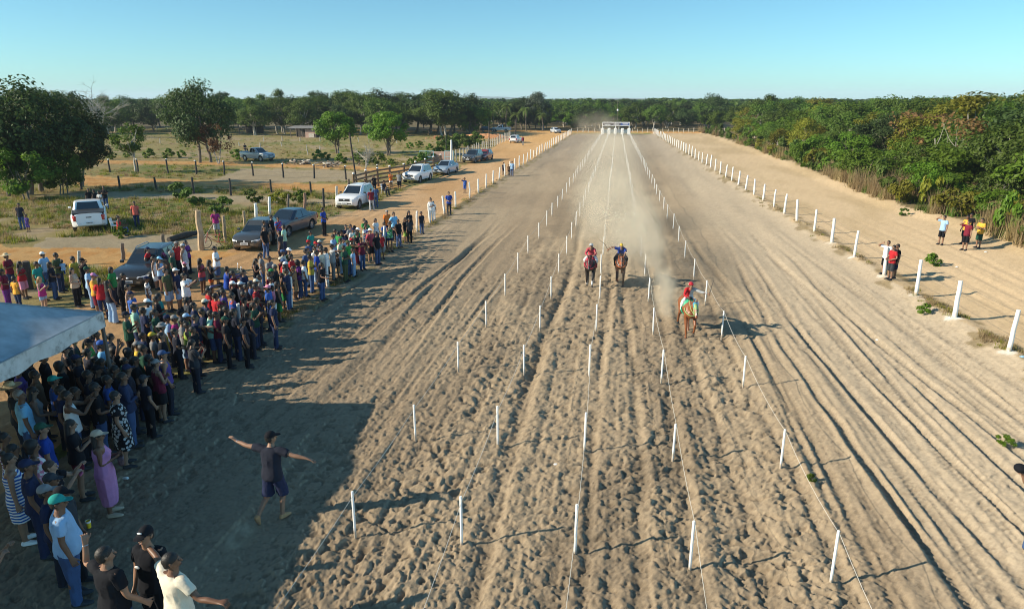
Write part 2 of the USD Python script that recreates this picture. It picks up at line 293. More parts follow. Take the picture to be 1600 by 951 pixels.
soil_mat = usdkit.material(stage, '/World/Looks/soil', {
    'a': ('attribute', {'attribute': 'soil'}), 'g': ('geometry', {}),
    'n': ('noise_texture', {'scale': 9.0, 'detail': 8.0, 'roughness': 0.65}), 'r': ('rgb_ramp', {'ramp': [(.3, (.78, .77, .76)), (.52, (1, 1, 1)), (.72, (1.12, 1.1, 1.06))]}),
    'x': ('mix', {'mix_type': 'multiply', 'fac': 1.0}), 'nb': ('noise_texture', {'scale': 15.0, 'detail': 8.0, 'roughness': 0.72}), 'b': ('bump', {'strength': .5, 'distance': .05}),
    'p': ('principled_bsdf', {'roughness': .95, 'specular_ior_level': .12, 'diffuse_roughness': .5})},
    [('g.position', 'n.vector'), ('n.fac', 'r.fac'), ('a.color', 'x.color1'), ('r.color', 'x.color2'), ('x.color', 'p.base_color'), ('g.position', 'nb.vector'), ('nb.fac', 'b.height'), ('b.normal', 'p.normal')], surface='p.BSDF')
build_ground()
far_mat = mat('far_soil', (.19, .15, .075), .95, noise=.3, scale=.02, spec=.1)
def far_ground():
    n = 60; s = np.concatenate([-np.geomspace(7000, 20, n), np.geomspace(20, 7000, n)])
    X, Y = np.meshgrid(s, s, indexing='ij'); V = np.stack([X.ravel(), Y.ravel(), np.full(X.size, -.6)], 1); k = len(s)
    i, j = np.meshgrid(np.arange(k - 1), np.arange(k - 1), indexing='ij'); a = (i * k + j).ravel()
    single('ground', (V, np.vstack([np.stack([a, a + k, a + k + 1], 1), np.stack([a, a + k + 1, a + 1], 1)])), far_mat, kind='structure')
far_ground()

# ------------------------------------------------------------ lane posts, ropes and the two racing fences
def lane_fences():
    ys = list(np.array([11.0, 15.0, 19.7, 24.2, 28.5]) * 8 / 8.2); 
    ys = [6.9] + ys
    while ys[-1] < 170: ys.append(ys[-1] + 4.25)
    names = ['leftmost lane fence of thin white posts, nearest the crowd', 'second lane fence from the left, running beside the deep furrow', 'middle lane fence of thin white posts in line with the gate centre', 'fourth lane fence from the left, just left of the chestnut horse', 'rightmost lane fence of thin white posts, beside the wheel ruts']
    R = np.random.default_rng(3)
    for k in range(5):
        t = thing('lane_fence', names[k], 'fence', group=None)
        tops = []
        for y in ys:
            yy = y + R.normal(0, .05); x = lane_x(k, yy) + R.normal(0, .03); z = zg(x, yy); h = 1.0 + R.normal(0, .025)
            lean = R.normal(0, .009, 2)
            tops.append((x + lean[0], yy + lean[1], z + h))
            v, f = tube([(x, yy, z - .15), (x + lean[0], yy + lean[1], z + h - .01), (x + lean[0], yy + lean[1], z + h)], [.026, .026, .021], 8)
            part('post', (v, f), white_pvc, t, smooth=50)
        pts = []
        for a, b in zip(tops[:-1], tops[1:]):
            for q in np.linspace(0, 1, 6, endpoint=False):
                p = lerp(np.array(a), np.array(b), q); p[2] -= .07 + .05 * 4 * q * (1 - q) * (1 + .3 * k % 2); p[0] += .028; pts.append(p)
        part('rope', tube(pts, np.linspace(.0042, .012, len(pts)), 4), rope_mat, t)
lane_fences()
def racing_fence(name, label, xs, ys, h, r, seed, wires, square=False):
    R = np.random.default_rng(seed); t = thing(name, label, 'fence'); tops = []
    for x, y in zip(xs, ys):
        z = zg(x, y); hh = h * (1 + R.normal(0, .05)); le = R.normal(0, .05, 2); rr = r * R.uniform(.85, 1.15)
        n = 6; zz = np.linspace(-.3, hh, n); p = np.stack([x + le[0] * zz / hh + R.normal(0, .006, n), y + le[1] * zz / hh + R.normal(0, .006, n), z + zz], 1)
        part('post', tube(p, rr * np.array([1.1, 1.05, 1, .97, .95, .88]), 9), white_paint, t, smooth=40)
        tops.append((x, y, z, hh, le))
    for wz in wires:
        pts = []
        for a, b in zip(tops[:-1], tops[1:]):
            pa = np.array([a[0] + a[4][0] * wz + r, a[1] + a[4][1] * wz, a[2] + a[3] * wz]); pb = np.array([b[0] + b[4][0] * wz + r, b[1] + b[4][1] * wz, b[2] + b[3] * wz])
            for q in (0, .33, .67): pts.append(lerp(pa, pb, q) - [0, 0, .03 * (q > 0)])
        part('wire', tube(pts, .004, 3), wire_mat, t)
fy = list(np.array([23.8, 27.5, 30.9, 34.4, 38.5, 42.3, 45.8, 49.9, 53.3, 56.6]) * 8 / 8.2)
while fy[-1] < 176: fy.append(fy[-1] + 3.55)
fy = [16.0, 19.6] + fy
racing_fence('racing_fence', 'long white post fence on the right between track and forest verge', [right_x(y) for y in fy], fy, 1.42, .075, 5, (.35, .65, .92))
fy = list(np.array([21.1, 24.9, 28.5, 32.8, 36.3, 42.6, 45.8, 49.8, 53.3, 58.6]) * 8 / 8.2)
while fy[-1] < 172: fy.append(fy[-1] + 3.6)
racing_fence('racing_fence', 'white post fence on the left that the crowd leans against, along the dirt road', [left_x(y) for y in fy], fy, 1.35, .07, 6, (.5, .9))
# ------------------------------------------------------------ trees
def leaf_mat(name, c1, c2, c3):
    m = usdkit.material(stage, '/World/Looks/' + name, {
        'g': ('geometry', {}), 'o': ('object_info', {}), 'r': ('rgb_ramp', {'ramp': [(0, c1), (.5, c2), (1, c3)]}),
        'h': ('hsv', {'saturation': 1.0}), 'mr': ('map_range', {'from_min': 0.0, 'from_max': 1.0, 'to_min': .72, 'to_max': 1.3}), 'mh': ('map_range', {'from_min': 0.0, 'from_max': 1.0, 'to_min': .485, 'to_max': .512}),
        'p': ('principled_bsdf', {'roughness': .55, 'specular_ior_level': .35}), 't': ('translucent_bsdf', {}), 'x': ('mix_closure', {'fac': .42})},
        [('g.random_per_island', 'r.fac'), ('o.random', 'mr.value'), ('o.random', 'mh.value'), ('mr.result', 'h.value'), ('mh.result', 'h.hue'), ('r.color', 'h.color'), ('h.color', 'p.base_color'), ('h.color', 't.color'), ('p.BSDF', 'x.closure1'), ('t.BSDF', 'x.closure2')], surface='x.closure')
    _mats[name] = m; return m
LEAF = {'dark': leaf_mat('leaf_dark', (0.053, 0.087, 0.021), (0.112, 0.172, 0.037), (0.205, 0.257, 0.066)),
        'mid': leaf_mat('leaf_mid', (0.095, 0.155, 0.019), (0.189, 0.284, 0.035), (0.324, 0.392, 0.065)),
        'bright': leaf_mat('leaf_bright', (0.112, 0.195, 0.014), (0.206, 0.319, 0.026), (0.330, 0.425, 0.050)),
        'yellow': leaf_mat('leaf_yellow', (0.212, 0.212, 0.019), (0.378, 0.330, 0.033), (0.543, 0.389, 0.047)),
        'rust': leaf_mat('leaf_rust', (0.212, 0.118, 0.047), (0.401, 0.201, 0.071), (0.496, 0.307, 0.118)),
        'straw': leaf_mat('leaf_straw', (0.340, 0.250, 0.125), (0.500, 0.375, 0.200), (0.620, 0.490, 0.290)),
        'grey': leaf_mat('leaf_grey', (0.106, 0.130, 0.083), (0.189, 0.189, 0.153), (0.295, 0.271, 0.236)),
        'palm': leaf_mat('leaf_palm', (0.130, 0.177, 0.041), (0.260, 0.295, 0.094), (0.472, 0.448, 0.212))}
bark = mat('bark', (.15, .12, .09), .9, noise=.35, scale=6, bump=.6, bscale=14, bdist=.03)
pale_bark = mat('pale_bark', (.36, .33, .28), .85, noise=.25, scale=6, bump=.4, bscale=14)

def leaf_quads(c, size, R, up=.35, out=None):
    n = len(c); d = R.normal(0, 1, (n, 3)) * (.55 if out is not None else 1); d[:, 2] = d[:, 2] * .8 + up
    if out is not None: d = d + out * .95
    d = d + 0.0; d /= np.linalg.norm(d, axis=1, keepdims=True)
    a = np.cross(d, R.normal(0, 1, (n, 3))); a /= np.linalg.norm(a, axis=1, keepdims=True); b = np.cross(d, a)
    s = (size * R.uniform(.6, 1.35, n))[:, None]
    v = np.stack([c - a * s, c - b * s * .55 + d * s * .12, c + a * s, c + b * s * .55 + d * s * .12], 1).reshape(-1, 3)
    k = np.arange(n)[:, None] * 4
    return v, np.vstack([k + [0, 1, 2], k + [0, 2, 3]])
def broadleaf(seed, h, rad, n_leaf, leaf, base=.28, flat=.8, gaps=.5, trunk_r=.16, stems=1, clumps=26):
    """trunk-and-limb mesh and leaf mesh of a tree h tall with a crown of radius rad"""
    R = np.random.default_rng(seed); wood = []; cl = []
    cz = h * (base + (1 - base) * .52); rz = h * (1 - base) * .5
    for i in range(clumps):
        d = R.normal(0, 1, 3); d /= np.linalg.norm(d); r = R.uniform(.45, 1) ** .6
        p = np.array([d[0] * rad * r, d[1] * rad * r, cz + d[2] * rz * r * (1 if d[2] > 0 else .85)])
        p[:2] *= 1 - .35 * max(0, (p[2] - cz) / rz) ** 2
        cl.append((p, rad * R.uniform(.22, .42)))
    for s in range(stems):
        b = np.array([R.normal(0, .12 * (stems > 1) * rad), R.normal(0, .12 * (stems > 1) * rad), -.3])
        top = np.array([R.normal(0, .15) * rad, R.normal(0, .15) * rad, cz])
        n = 6; t = np.linspace(0, 1, n)[:, None]; p = b * (1 - t) + top * t + np.c_[R.normal(0, .05, (n, 2)) * rad * .6 * np.sin(t * PI), np.zeros(n)]
        wood.append(tube(p, trunk_r * np.linspace(1.25, .45, n) / stems ** .4, 7))
        for i in range(s, clumps, stems * 2):
            q = cl[i][0]; k = R.uniform(.35, .9); st = p[0] * (1 - k) + p[-1] * k; st = np.array([np.interp(k, t[:, 0], p[:, j]) for j in range(3)])
            m = (st + q) / 2 + [0, 0, -.12 * rad]
            wood.append(tube([st, m, q], trunk_r * np.array([.42, .28, .1]) / stems ** .4, 5))
    pts = []; outs = []; cc = np.array([0, 0, cz - .3 * rz])
    for p, r in cl:
        n = int(n_leaf / clumps * R.uniform(.6, 1.5)); d = R.normal(0, 1, (n, 3)); d /= np.linalg.norm(d, axis=1, keepdims=True)
        rr = R.uniform(0, 1, n) ** .45
        c = p + d * (r * rr)[:, None] * [1.15, 1.15, flat]
        k = vn(c[:, 0] * 1.3 + c[:, 2], c[:, 1] * 1.3 + 40, seed) > gaps * .55
        pts.append(c[k]); o = d[k] * .75 + (c[k] - cc) / np.linalg.norm(c[k] - cc, axis=1, keepdims=True) * .45; outs.append(o)
    return cat_mesh(wood), leaf_quads(np.vstack(pts), leaf, R, out=np.vstack(outs))
def twiggy(seed, h, rad):
    R = np.random.default_rng(seed); out = []
    def grow(p, d, l, r, lev):
        n = 4; q = [p]; 
        for i in range(n): d = d + R.normal(0, .12, 3) + [0, 0, .04]; d /= np.linalg.norm(d); q.append(q[-1] + d * l / n)
        out.append(tube(q, np.linspace(r, r * .5, n + 1), 5 if lev < 2 else 3, caps=False))
        if lev < 4:
            for i in range(4 if lev else 7):
                e = R.normal(0, 1, 3); e = d * .9 + e * .55; e /= np.linalg.norm(e); grow(np.array(q[R.integers(2, n + 1)]), e, l * R.uniform(.5, .75), r * .5, lev + 1)
    grow(np.array([0, 0, -.2]), np.array([0, 0, 1.0]), h * .42, rad, 0)
    return cat_mesh(out)
def palm(seed, h):
    R = np.random.default_rng(seed); t = np.linspace(0, 1, 7)
    p = np.c_[R.normal(0, .5) * t ** 2, R.normal(0, .5) * t ** 2, t * h - .3 * (1 - t)]
    wood = tube(p, np.linspace(.2, .13, 7), 8); vs = []; fs = []; n0 = 0
    for k in range(18):
        az = k * 2.4 + R.normal(0, .2); el = R.uniform(-.1, 1.1); L = R.uniform(2.4, 3.2); s = np.linspace(0, 1, 9)
        r = L * (s - .12 * s ** 3) * math.cos(el * .8); z = L * (math.sin(el) * s - (.55 + .25 * math.cos(el)) * s ** 2 * .9)
        c = p[-1] + np.c_[r * math.cos(az), r * math.sin(az), z]; side = np.array([-math.sin(az), math.cos(az), 0])
        for i in range(1, 9):
            for sg in (-1, 1):
                for kk in range(3):
                    b = c[i - 1] * (1 - kk / 3) + c[i] * kk / 3; tip = b + side * sg * .75 * math.sin(PI * (.12 + .8 * s[i])) + (c[i] - c[i - 1]) * .8 + [0, 0, -.22 - .1 * R.random()]
                    w = (c[i] - c[i - 1]) * .3; vs += [b, b + w, tip]; fs.append([n0, n0 + 1, n0 + 2]); n0 += 3
    return wood, (np.array(vs), np.array(fs))
TREES = {}
def tree_kind(key, wood, leaves, leafm, barkm=bark, straw=None):
    c = class_prim(key + '_pattern'); part('trunk', wood, barkm, c, smooth=60)
    if leaves is not None: part('crown', leaves, LEAF[leafm], c)
    TREES[key] = c
for i in range(3):
    tree_kind(f'dense_tree_{"abc"[i]}', *broadleaf(100 + i, 8.5, 3.6, 9500, .17, base=.22, gaps=.55, clumps=34), 'dark')
    tree_kind(f'forest_tree_{"abc"[i]}', *broadleaf(120 + i, 7.0, 2.9, 8000, .15, base=.2, gaps=.6, stems=2, clumps=34), 'mid', pale_bark)
    tree_kind(f'bushy_tree_{"abc"[i]}', *broadleaf(140 + i, 4.6, 2.2, 6500, .13, base=.05, gaps=.5, stems=3, trunk_r=.09, clumps=24), 'bright')
for i in range(2):
    tree_kind(f'yellow_tree_{"ab"[i]}', *broadleaf(160 + i, 5.6, 2.4, 5000, .13, base=.12, gaps=.7, stems=3, trunk_r=.09), 'yellow', pale_bark)
    tree_kind(f'rust_tree_{"ab"[i]}', *broadleaf(170 + i, 5.0, 1.9, 2600, .12, base=.25, gaps=.9, stems=2, trunk_r=.08), 'rust', pale_bark)
    tree_kind(f'palm_tree_{"ab"[i]}', *palm(180 + i, 5.6 + i * 1.4), 'palm')
tree_kind('field_tree', *broadleaf(190, 6.4, 3.1, 7600, .19, base=.3, gaps=.5, stems=3, trunk_r=.2, clumps=30), 'bright')
tree_kind('slender_tree', *broadleaf(191, 6.6, 2.0, 2600, .16, base=.42, gaps=.8, trunk_r=.12), 'mid', pale_bark)
tree_kind('bare_tree', twiggy(192, 6.0, .14), None, None, pale_bark)
tree_kind('vine_tree', *broadleaf(193, 10.5, 5.2, 12000, .24, base=.12, gaps=.5, clumps=40), 'grey')
tree_kind('crown_tree', *broadleaf(194, 9.0, 4.6, 12000, .19, base=.2, gaps=.45, trunk_r=.26, stems=2, clumps=40), 'dark')
HEIGHTS = dict(dense_tree=8.6, forest_tree=7.0, bushy_tree=4.6, yellow_tree=5.6, rust_tree=5.0, palm_tree=7.5, field_tree=6.5, slender_tree=6.7, bare_tree=6.0, vine_tree=10.6, crown_tree=9.1)
TR = np.random.default_rng(42)
def plant_tree(kind, x, y, label, h=None, group=None, wide=1.0, name=None):
    v = kind + '_' + TR.choice(list('abc')) if kind + '_c' in TREES else (kind + '_' + TR.choice(list('ab')) if kind + '_b' in TREES else kind)
    s = (h or HEIGHTS[kind]) / HEIGHTS[kind]
    z = zg(x, y) if y < 280 and -1.2 * y < x < .95 * y else -.3
    return copy_of(TREES[v], name or kind, label, 'tree', (x, y, z - .05), TR.uniform(0, 6.28), group, (s * wide, s * wide, s))
def tree_px(kind, bx_, by, top, label, wide=1.0, group=None, name=None):
    x, y = gp(bx_, by); lo, hi = 0.5, 30.0
    for _ in range(40):
        m = (lo + hi) / 2
        if px_at((x, y, m))[1] > top: lo = m
        else: hi = m
    return plant_tree(kind, x, y, label, lo, group, wide, name)
# the field on the left
tree_px('crown_tree', 62, 302, 136, 'broad dark tree at far left, tallest of the clump behind the white pickup', .95)
tree_px('dense_tree', 128, 292, 158, 'dark tree on the right side of the left clump, above the orange path', .9)
tree_px('dense_tree', 14, 306, 150, 'dark tree cut off by the left edge of the photo', .9)
tree_px('bushy_tree', 40, 312, 226, 'low bushy tree at the foot of the far left clump', 1.1)
tree_px('bushy_tree', 100, 303, 232, 'low leafy bush-like tree under the right half of the left clump', 1.0)
tree_px('slender_tree', 212, 270, 193, 'thin pale-trunked small tree with sparse leaves between the two big left trees', 1.2)
tree_px('crown_tree', 318, 254, 134, 'big round dark tree with forked pale trunk standing left of the silver pickup', .82)
tree_px('rust_tree', 341, 256, 186, 'small tree with orange-brown dry leaves beside the big round tree', 1.0)
tree_px('field_tree', 527, 240, 178, 'bright green round tree, left one of the pair in the field', 1.0)
tree_px('field_tree', 608, 243, 178, 'bright green round tree, right one of the pair in the field', 1.05)
tree_px('bare_tree', 569, 272, 212, 'leafless grey sapling standing between the two bright green trees', 1.1)
tree_px('bare_tree', 165, 215, 126, 'leafless grey tree rising above the wood at upper left', 1.3)
tree_px('slender_tree', 627, 206, 148, 'tall thin pale tree in front of the dark wood behind the field', .8)
tree_px('vine_tree', 838, 203, 148, 'big tree with greyish vine-covered top at the far bend of the road', .85)
tree_px('dense_tree', 815, 203, 154, 'green tree beside the grey vine-covered tree at the bend', 1.3)
tree_px('dense_tree', 704, 212, 147, 'dark spreading tree at the end of the field right of the pair of bright trees', 1.7)
tree_px('dense_tree', 672, 210, 152, 'dark tree touching the spreading tree at the end of the field', 1.3)
tree_px('crown_tree', 1112, 200, 150, 'large dark round tree beyond the end of the right white fence', 1.15)
pal = [(752, 203, 166), (772, 204, 172), (790, 204, 163), (806, 205, 170), (822, 205, 168), (848, 205, 171), (738, 202, 172)]
for i, (a, b, c) in enumerate(pal): tree_px('palm_tree', a, b, c, 'coconut palm with drooping yellowish fronds in the row behind the white far pickup', 1.0, 'palms at the end of the road')
def scatter(n, pts, kinds, weights, label, group, hmin, hmax, wide=(1, 1.4)):
    for x, y in pts[:n]:
        k = TR.choice(kinds, p=np.array(weights) / sum(weights))
        plant_tree(k, x, y, label[k] if isinstance(label, dict) else label, TR.uniform(hmin, hmax) * (.75 if k in ('bushy_tree', 'rust_tree') else 1), group if isinstance(group, str) else group[k], TR.uniform(*wide))
def poisson(inside, dmin, box, tries, seed):
    R = np.random.default_rng(seed); pts = []
    for _ in range(tries):
        p = np.array([R.uniform(box[0], box[1]), R.uniform(box[2], box[3])])
        if not inside(p): continue
        d = dmin(p) if callable(dmin) else dmin
        if all((p[0] - q[0]) ** 2 + (p[1] - q[1]) ** 2 > d * d for q in pts): pts.append(p)
    return pts
# back rows of the left wood
lw = poisson(lambda p: px_at((*p, 0))[0] > -150 and px_at((*p, 0))[0] < 745, lambda p: 6.0 + p[1] * .008, (-300, -20, 158, 330), 2600, 5)
lw.sort(key=lambda p: p[1])
GL = {'dense_tree': 'dark leafy tree in the wood along the back of the left field', 'forest_tree': 'mid-green tree in the wood along the back of the left field', 'bushy_tree': 'low bright bushy tree at the edge of the wood behind the left field', 'slender_tree': 'thin sparse tree in the wood behind the left field'}
scatter(92, lw, ['dense_tree', 'forest_tree', 'bushy_tree', 'slender_tree'], [.34, .48, .13, .05], GL, {k: v.split(' in ')[0].split(' at ')[0] + ' trees of the back wood' for k, v in GL.items()}, 7.0, 11.0, (1.0, 1.5))
# the wood on the right
rw = poisson(lambda p: p[0] > forest_x(p[1]) + 1.0 and px_at((*p, 0))[0] < 1760 and not (1085 < px_at((*p, 0))[0] < 1150 and p[1] > 150), lambda p: 2.5 + p[1] * .014, (20, 150, 36, 260), 7000, 6)
rw.sort(key=lambda p: p[1])
GR = {'dense_tree': 'dark crowned tree in the wood along the right side of the track', 'forest_tree': 'mid-green double-stemmed tree in the wood right of the track', 'bushy_tree': 'bright green low bushy tree in the wood right of the track', 'yellow_tree': 'yellow-green flowering tree in the wood right of the track', 'rust_tree': 'sparse rust-brown tree in the wood right of the track'}
_fr = {}
ORD = ['nearest', 'second', 'third', 'fourth', 'fifth', 'sixth', 'seventh', 'eighth', 'ninth', 'tenth', 'eleventh', 'twelfth', 'thirteenth', 'fourteenth', 'fifteenth', 'sixteenth', 'seventeenth', 'eighteenth', 'nineteenth', 'twentieth']
KINDN = {'dense_tree': 'dark', 'forest_tree': 'mid-green', 'bushy_tree': 'bright bushy', 'yellow_tree': 'yellow-green', 'rust_tree': 'rust-brown'}
def front_label(k, x, y):
    n = _fr.get(k, 0); _fr[k] = n + 1
    return f'{ORD[min(n, 19)]} {KINDN[k]} tree from the right border on the front edge of the right wood'
for x, y in rw[:260]:
    back = x - forest_x(y); k = TR.choice(['dense_tree', 'forest_tree', 'bushy_tree', 'yellow_tree', 'rust_tree'], p=[.04, .32, .42, .19, .03] if back < 9 else [.10, .48, .26, .14, .02])
    h = (TR.uniform(2.2, 4.6) if back < 3.2 else TR.uniform(3.6, 5.6) if back < 6 else TR.uniform(5.2, 7.6)) + (1.0 if back > 12 else 0) + (.5 if back > 18 and y < 110 else 0)
    lab, grp = GR[k], 'right wood: ' + k.replace('_tree', ' trees')
    if back < 5 and y < 120:
        lab = front_label(k, x, y); grp = None
    plant_tree(k, x, y, lab, h * (.85 if k == 'bushy_tree' else 1), grp, TR.uniform(1.0, 1.35))
# the far wood beyond the starting gate
cw = poisson(lambda p: 730 < px_at((*p, 0))[0] < 1120, lambda p: 7.0, (-70, 70, 199, 300), 1500, 8)
cw.sort(key=lambda p: p[1])
GC = {'dense_tree': 'dark tree in the wood beyond the starting gate', 'forest_tree': 'lighter green tree in the wood beyond the starting gate', 'bushy_tree': 'low bright bushy tree in front of the wood beyond the starting gate'}
scatter(100, cw, ['dense_tree', 'forest_tree', 'bushy_tree'], [.3, .5, .2], GC, {k: 'wood beyond the gate: ' + k.replace('_tree', ' trees') for k in GC}, 5.5, 8.0, (1.1, 1.6))
# far canopy to the horizon
def instancer(name, protos, pos, rot, scl, idx, mat_kind, kind='stuff'):
    pi = UsdGeom.PointInstancer.Define(stage, '/World/' + numbered('/World', name))
    pi.CreatePrototypesRel().SetTargets(protos)
    pi.CreatePositionsAttr(Vt.Vec3fArray.FromNumpy(np.asarray(pos, np.float32))); pi.CreateProtoIndicesAttr(Vt.IntArray.FromNumpy(np.asarray(idx, np.int32)))
    pi.CreateOrientationsAttr(Vt.QuathArray([Gf.Quath(math.cos(a / 2), 0, 0, math.sin(a / 2)) for a in rot]))
    pi.CreateScalesAttr(Vt.Vec3fArray.FromNumpy(np.asarray(scl, np.float32)))
    return tag(pi.GetPrim(), kind=kind)
def far_wood():
    R = np.random.default_rng(11); root = '/World/far_wood'
    protos = []
    for i, (lm, n) in enumerate((('dark', 900), ('mid', 900), ('dark', 700))):
        _, lv = broadleaf(300 + i, 8.0, 4.6, n, .62, base=.05, gaps=.3, clumps=18)
        g = usdkit.mesh(stage, f'{root}/crown_{i + 1:03d}', lv, LEAF[lm]); protos.append(g.GetPath())
    n = 5200; u = R.uniform(0, 1, n); D = 300 * (2600 / 300) ** (u ** 1.15); ang = R.uniform(-.95, .62, n)
    x, y = D * np.tan(ang * .95), D; k = np.abs(ang) < 2
    s = R.uniform(.75, 1.12, n) * (1 + .00012 * D); wide = s * (1 + D / 450)
    pi = UsdGeom.PointInstancer.Define(stage, root)
    pi.CreatePrototypesRel().SetTargets(protos)
    pi.CreatePositionsAttr(Vt.Vec3fArray.FromNumpy(np.stack([x, y, np.full(n, -.6)], 1).astype(np.float32)))
    pi.CreateProtoIndicesAttr(Vt.IntArray.FromNumpy(R.integers(0, 3, n).astype(np.int32)))
    pi.CreateOrientationsAttr(Vt.QuathArray([Gf.Quath(math.cos(a / 2), 0, 0, math.sin(a / 2)) for a in R.uniform(0, 6.28, n)]))
    pi.CreateScalesAttr(Vt.Vec3fArray.FromNumpy(np.stack([wide, wide, s], 1).astype(np.float32)))
    tag(pi.GetPrim(), kind='stuff')
far_wood()
def hills():
    R = np.random.default_rng(12); a = np.linspace(-1.0, .75, 260); vs = []; fs = []
    prof = 12 + 22 * fb(a * 7, a * 0, 4, 33) + 12 * np.exp(-((a + .19) / .05) ** 2)
    for k, (d, hh) in enumerate(((4200, 0), (4600, .8), (5000, 1.0), (5600, .6), (6500, .0))):
        vs.append(np.stack([np.tan(a) * d, np.full_like(a, d), prof * hh + (2.0 * vn(a * 900, a * 0 + k, 5) if hh else 0) - .7], 1))
    n = len(a); V = np.vstack(vs); i, j = np.meshgrid(np.arange(4), np.arange(n - 1), indexing='ij'); q = (i * n + j).ravel()
    single('hills', (V, np.vstack([np.stack([q, q + 1, q + n + 1], 1), np.stack([q, q + n + 1, q + n], 1)])), mat('hill_wood', (.05, .075, .03), .95, noise=.4, scale=.02), kind='structure', smooth=True)
hills()
# dry grass, weeds and low bushes
def tuft(seed, n, h, w, spread):
    R = np.random.default_rng(seed); b = np.c_[R.normal(0, spread, (n, 2)), np.zeros(n)]; az = R.uniform(0, 6.28, n); le = R.uniform(.1, .7, n); hh = h * R.uniform(.5, 1.2, n)
    d = np.stack([np.cos(az) * le, np.sin(az) * le, np.ones(n)], 1); s = np.stack([-np.sin(az), np.cos(az), 0 * az], 1) * w
    v = np.stack([b - s, b + s, b + d * hh[:, None]], 1).reshape(-1, 3); k = np.arange(n)[:, None] * 3
    return v, k + [0, 1, 2]
def grass(name, protos_spec, pts, smin, smax, seed):
    R = np.random.default_rng(seed); root = '/World/' + name; protos = []
    for i, (m, lm) in enumerate(protos_spec):
        protos.append(usdkit.mesh(stage, f'{root}/tuft_{i + 1:03d}', m, LEAF[lm]).GetPath())
    n = len(pts); s = R.uniform(smin, smax, n); z = height(pts[:, 0], pts[:, 1], np.full(n, .3)) - .03
    pi = UsdGeom.PointInstancer.Define(stage, root); pi.CreatePrototypesRel().SetTargets(protos)
    pi.CreatePositionsAttr(Vt.Vec3fArray.FromNumpy(np.c_[pts, z].astype(np.float32))); pi.CreateProtoIndicesAttr(Vt.IntArray.FromNumpy(R.integers(0, len(protos), n).astype(np.int32)))
    pi.CreateOrientationsAttr(Vt.QuathArray([Gf.Quath(math.cos(a / 2), 0, 0, math.sin(a / 2)) for a in R.uniform(0, 6.28, n)]))
    pi.CreateScalesAttr(Vt.Vec3fArray.FromNumpy(np.stack([s] * 3, 1).astype(np.float32))); tag(pi.GetPrim(), kind='stuff')
GRG = np.random.default_rng(13)
no_go = shapely.union_all([road_poly] + orange_polys + sand_polys).buffer(.2)
def field_pts(n, y0, y1):
    y = 1 / GRG.uniform(1 / y1, 1 / y0, n); x = GRG.uniform(-1.15, -.05, n) * y - 8
    ok = (x < -18) & ~shapely.contains_xy(no_go, x, y) & (fb(x * .2, y * .2, 3, 51) > .36)
    return np.c_[x, y][ok]
grass('dry_grass', [(tuft(1, 40, .38, .02, .16), 'straw'), (tuft(2, 36, .5, .022, .2), 'yellow'), (tuft(3, 40, .3, .022, .2), 'straw'), (tuft(4, 36, .34, .025, .2), 'mid')], field_pts(15000, 26, 200), .4, .95, 14)
def edge_pts(n):
    y = 1 / GRG.uniform(1 / 195, 1 / 34, n); x = np.interp(y, forest_edge[:, 1], forest_edge[:, 0]) + GRG.gamma(1.6, .9, n) - .2
    ok = fb(x * .12, y * .16, 2, 53) > .54
    return np.c_[x, y][ok]
grass('tall_grass', [(tuft(5, 60, 1.7, .022, .22), 'straw'), (tuft(6, 55, 1.3, .024, .3), 'straw'), (tuft(7, 50, .8, .03, .3), 'mid')], edge_pts(520), .55, 1.25, 15)
def fence_pts(n):
    y = 1 / GRG.uniform(1 / 176, 1 / 20, n); s = GRG.random(n) < .5; x = np.where(s, right_x(y) + GRG.normal(.15, .22, n), left_x(y) + GRG.normal(.1, .2, n))
    return np.c_[x, y][fb(x * .8, y * .8, 2, 55) > .5]
grass('fence_weeds', [(tuft(8, 30, .22, .012, .1), 'straw'), (tuft(9, 26, .16, .016, .1), 'yellow'), (tuft(10, 30, .18, .012, .12), 'straw')], fence_pts(1700), .4, 1.0, 16)
def shrub(seed, r, n, leaf): return broadleaf(seed, r * 1.5, r, n, leaf, base=0, gaps=.4, trunk_r=.02, stems=3, clumps=10)
for i, lm in enumerate(('bright', 'mid', 'yellow')):
    w, l = shrub(400 + i, .7, 700, .10); c = class_prim(f'shrub_pattern_{"abc"[i]}'); part('stem', w, bark, c); part('foliage', l, LEAF[lm], c); TREES[f'shrub_{"abc"[i]}'] = c
def shrub_px(px, py, r, label, k='a', group=None, name='shrub'):
    x, y = gp(px, py); return copy_of(TREES['shrub_' + k], name, label, 'shrub', (x, y, zg(x, y) - .03), TR.uniform(0, 6.28), group, r / .7)
for px, py, r, l, k in [(1459, 415, .42, 'bright green weed clump on the sand behind the boys at the right fence', 'a'), (1441, 490, .3, 'bright green weed just inside the right white fence', 'a'), (1570, 694, .2, 'tiny green weed on the rutted sand near the right edge', 'a'), (1268, 754, .12, 'tiny green sprig among the ruts right of the lane posts', 'a'), (1412, 337, .35, 'yellow-green shrub at the foot of the right wood', 'b'),
                        (190, 372, .45, 'leafy green top of a living fence post by the black hatchback', 'a'), (300, 322, .9, 'round green shrub in the field left of the purple-shirted cyclist', 'b'), (350, 335, .8, 'shrub beside the tall wooden corner post', 'b'), (395, 318, .7, 'shrub in the weeds behind the dark hatchback', 'b'), (440, 322, .8, 'brownish shrub behind the dark blue sedan', 'c'), (470, 318, .7, 'green shrub beside the reddish fence post', 'a'), (283, 312, .9, 'big green weed in the shaded strip of field', 'b')]:
    shrub_px(px, py, r, l, k)
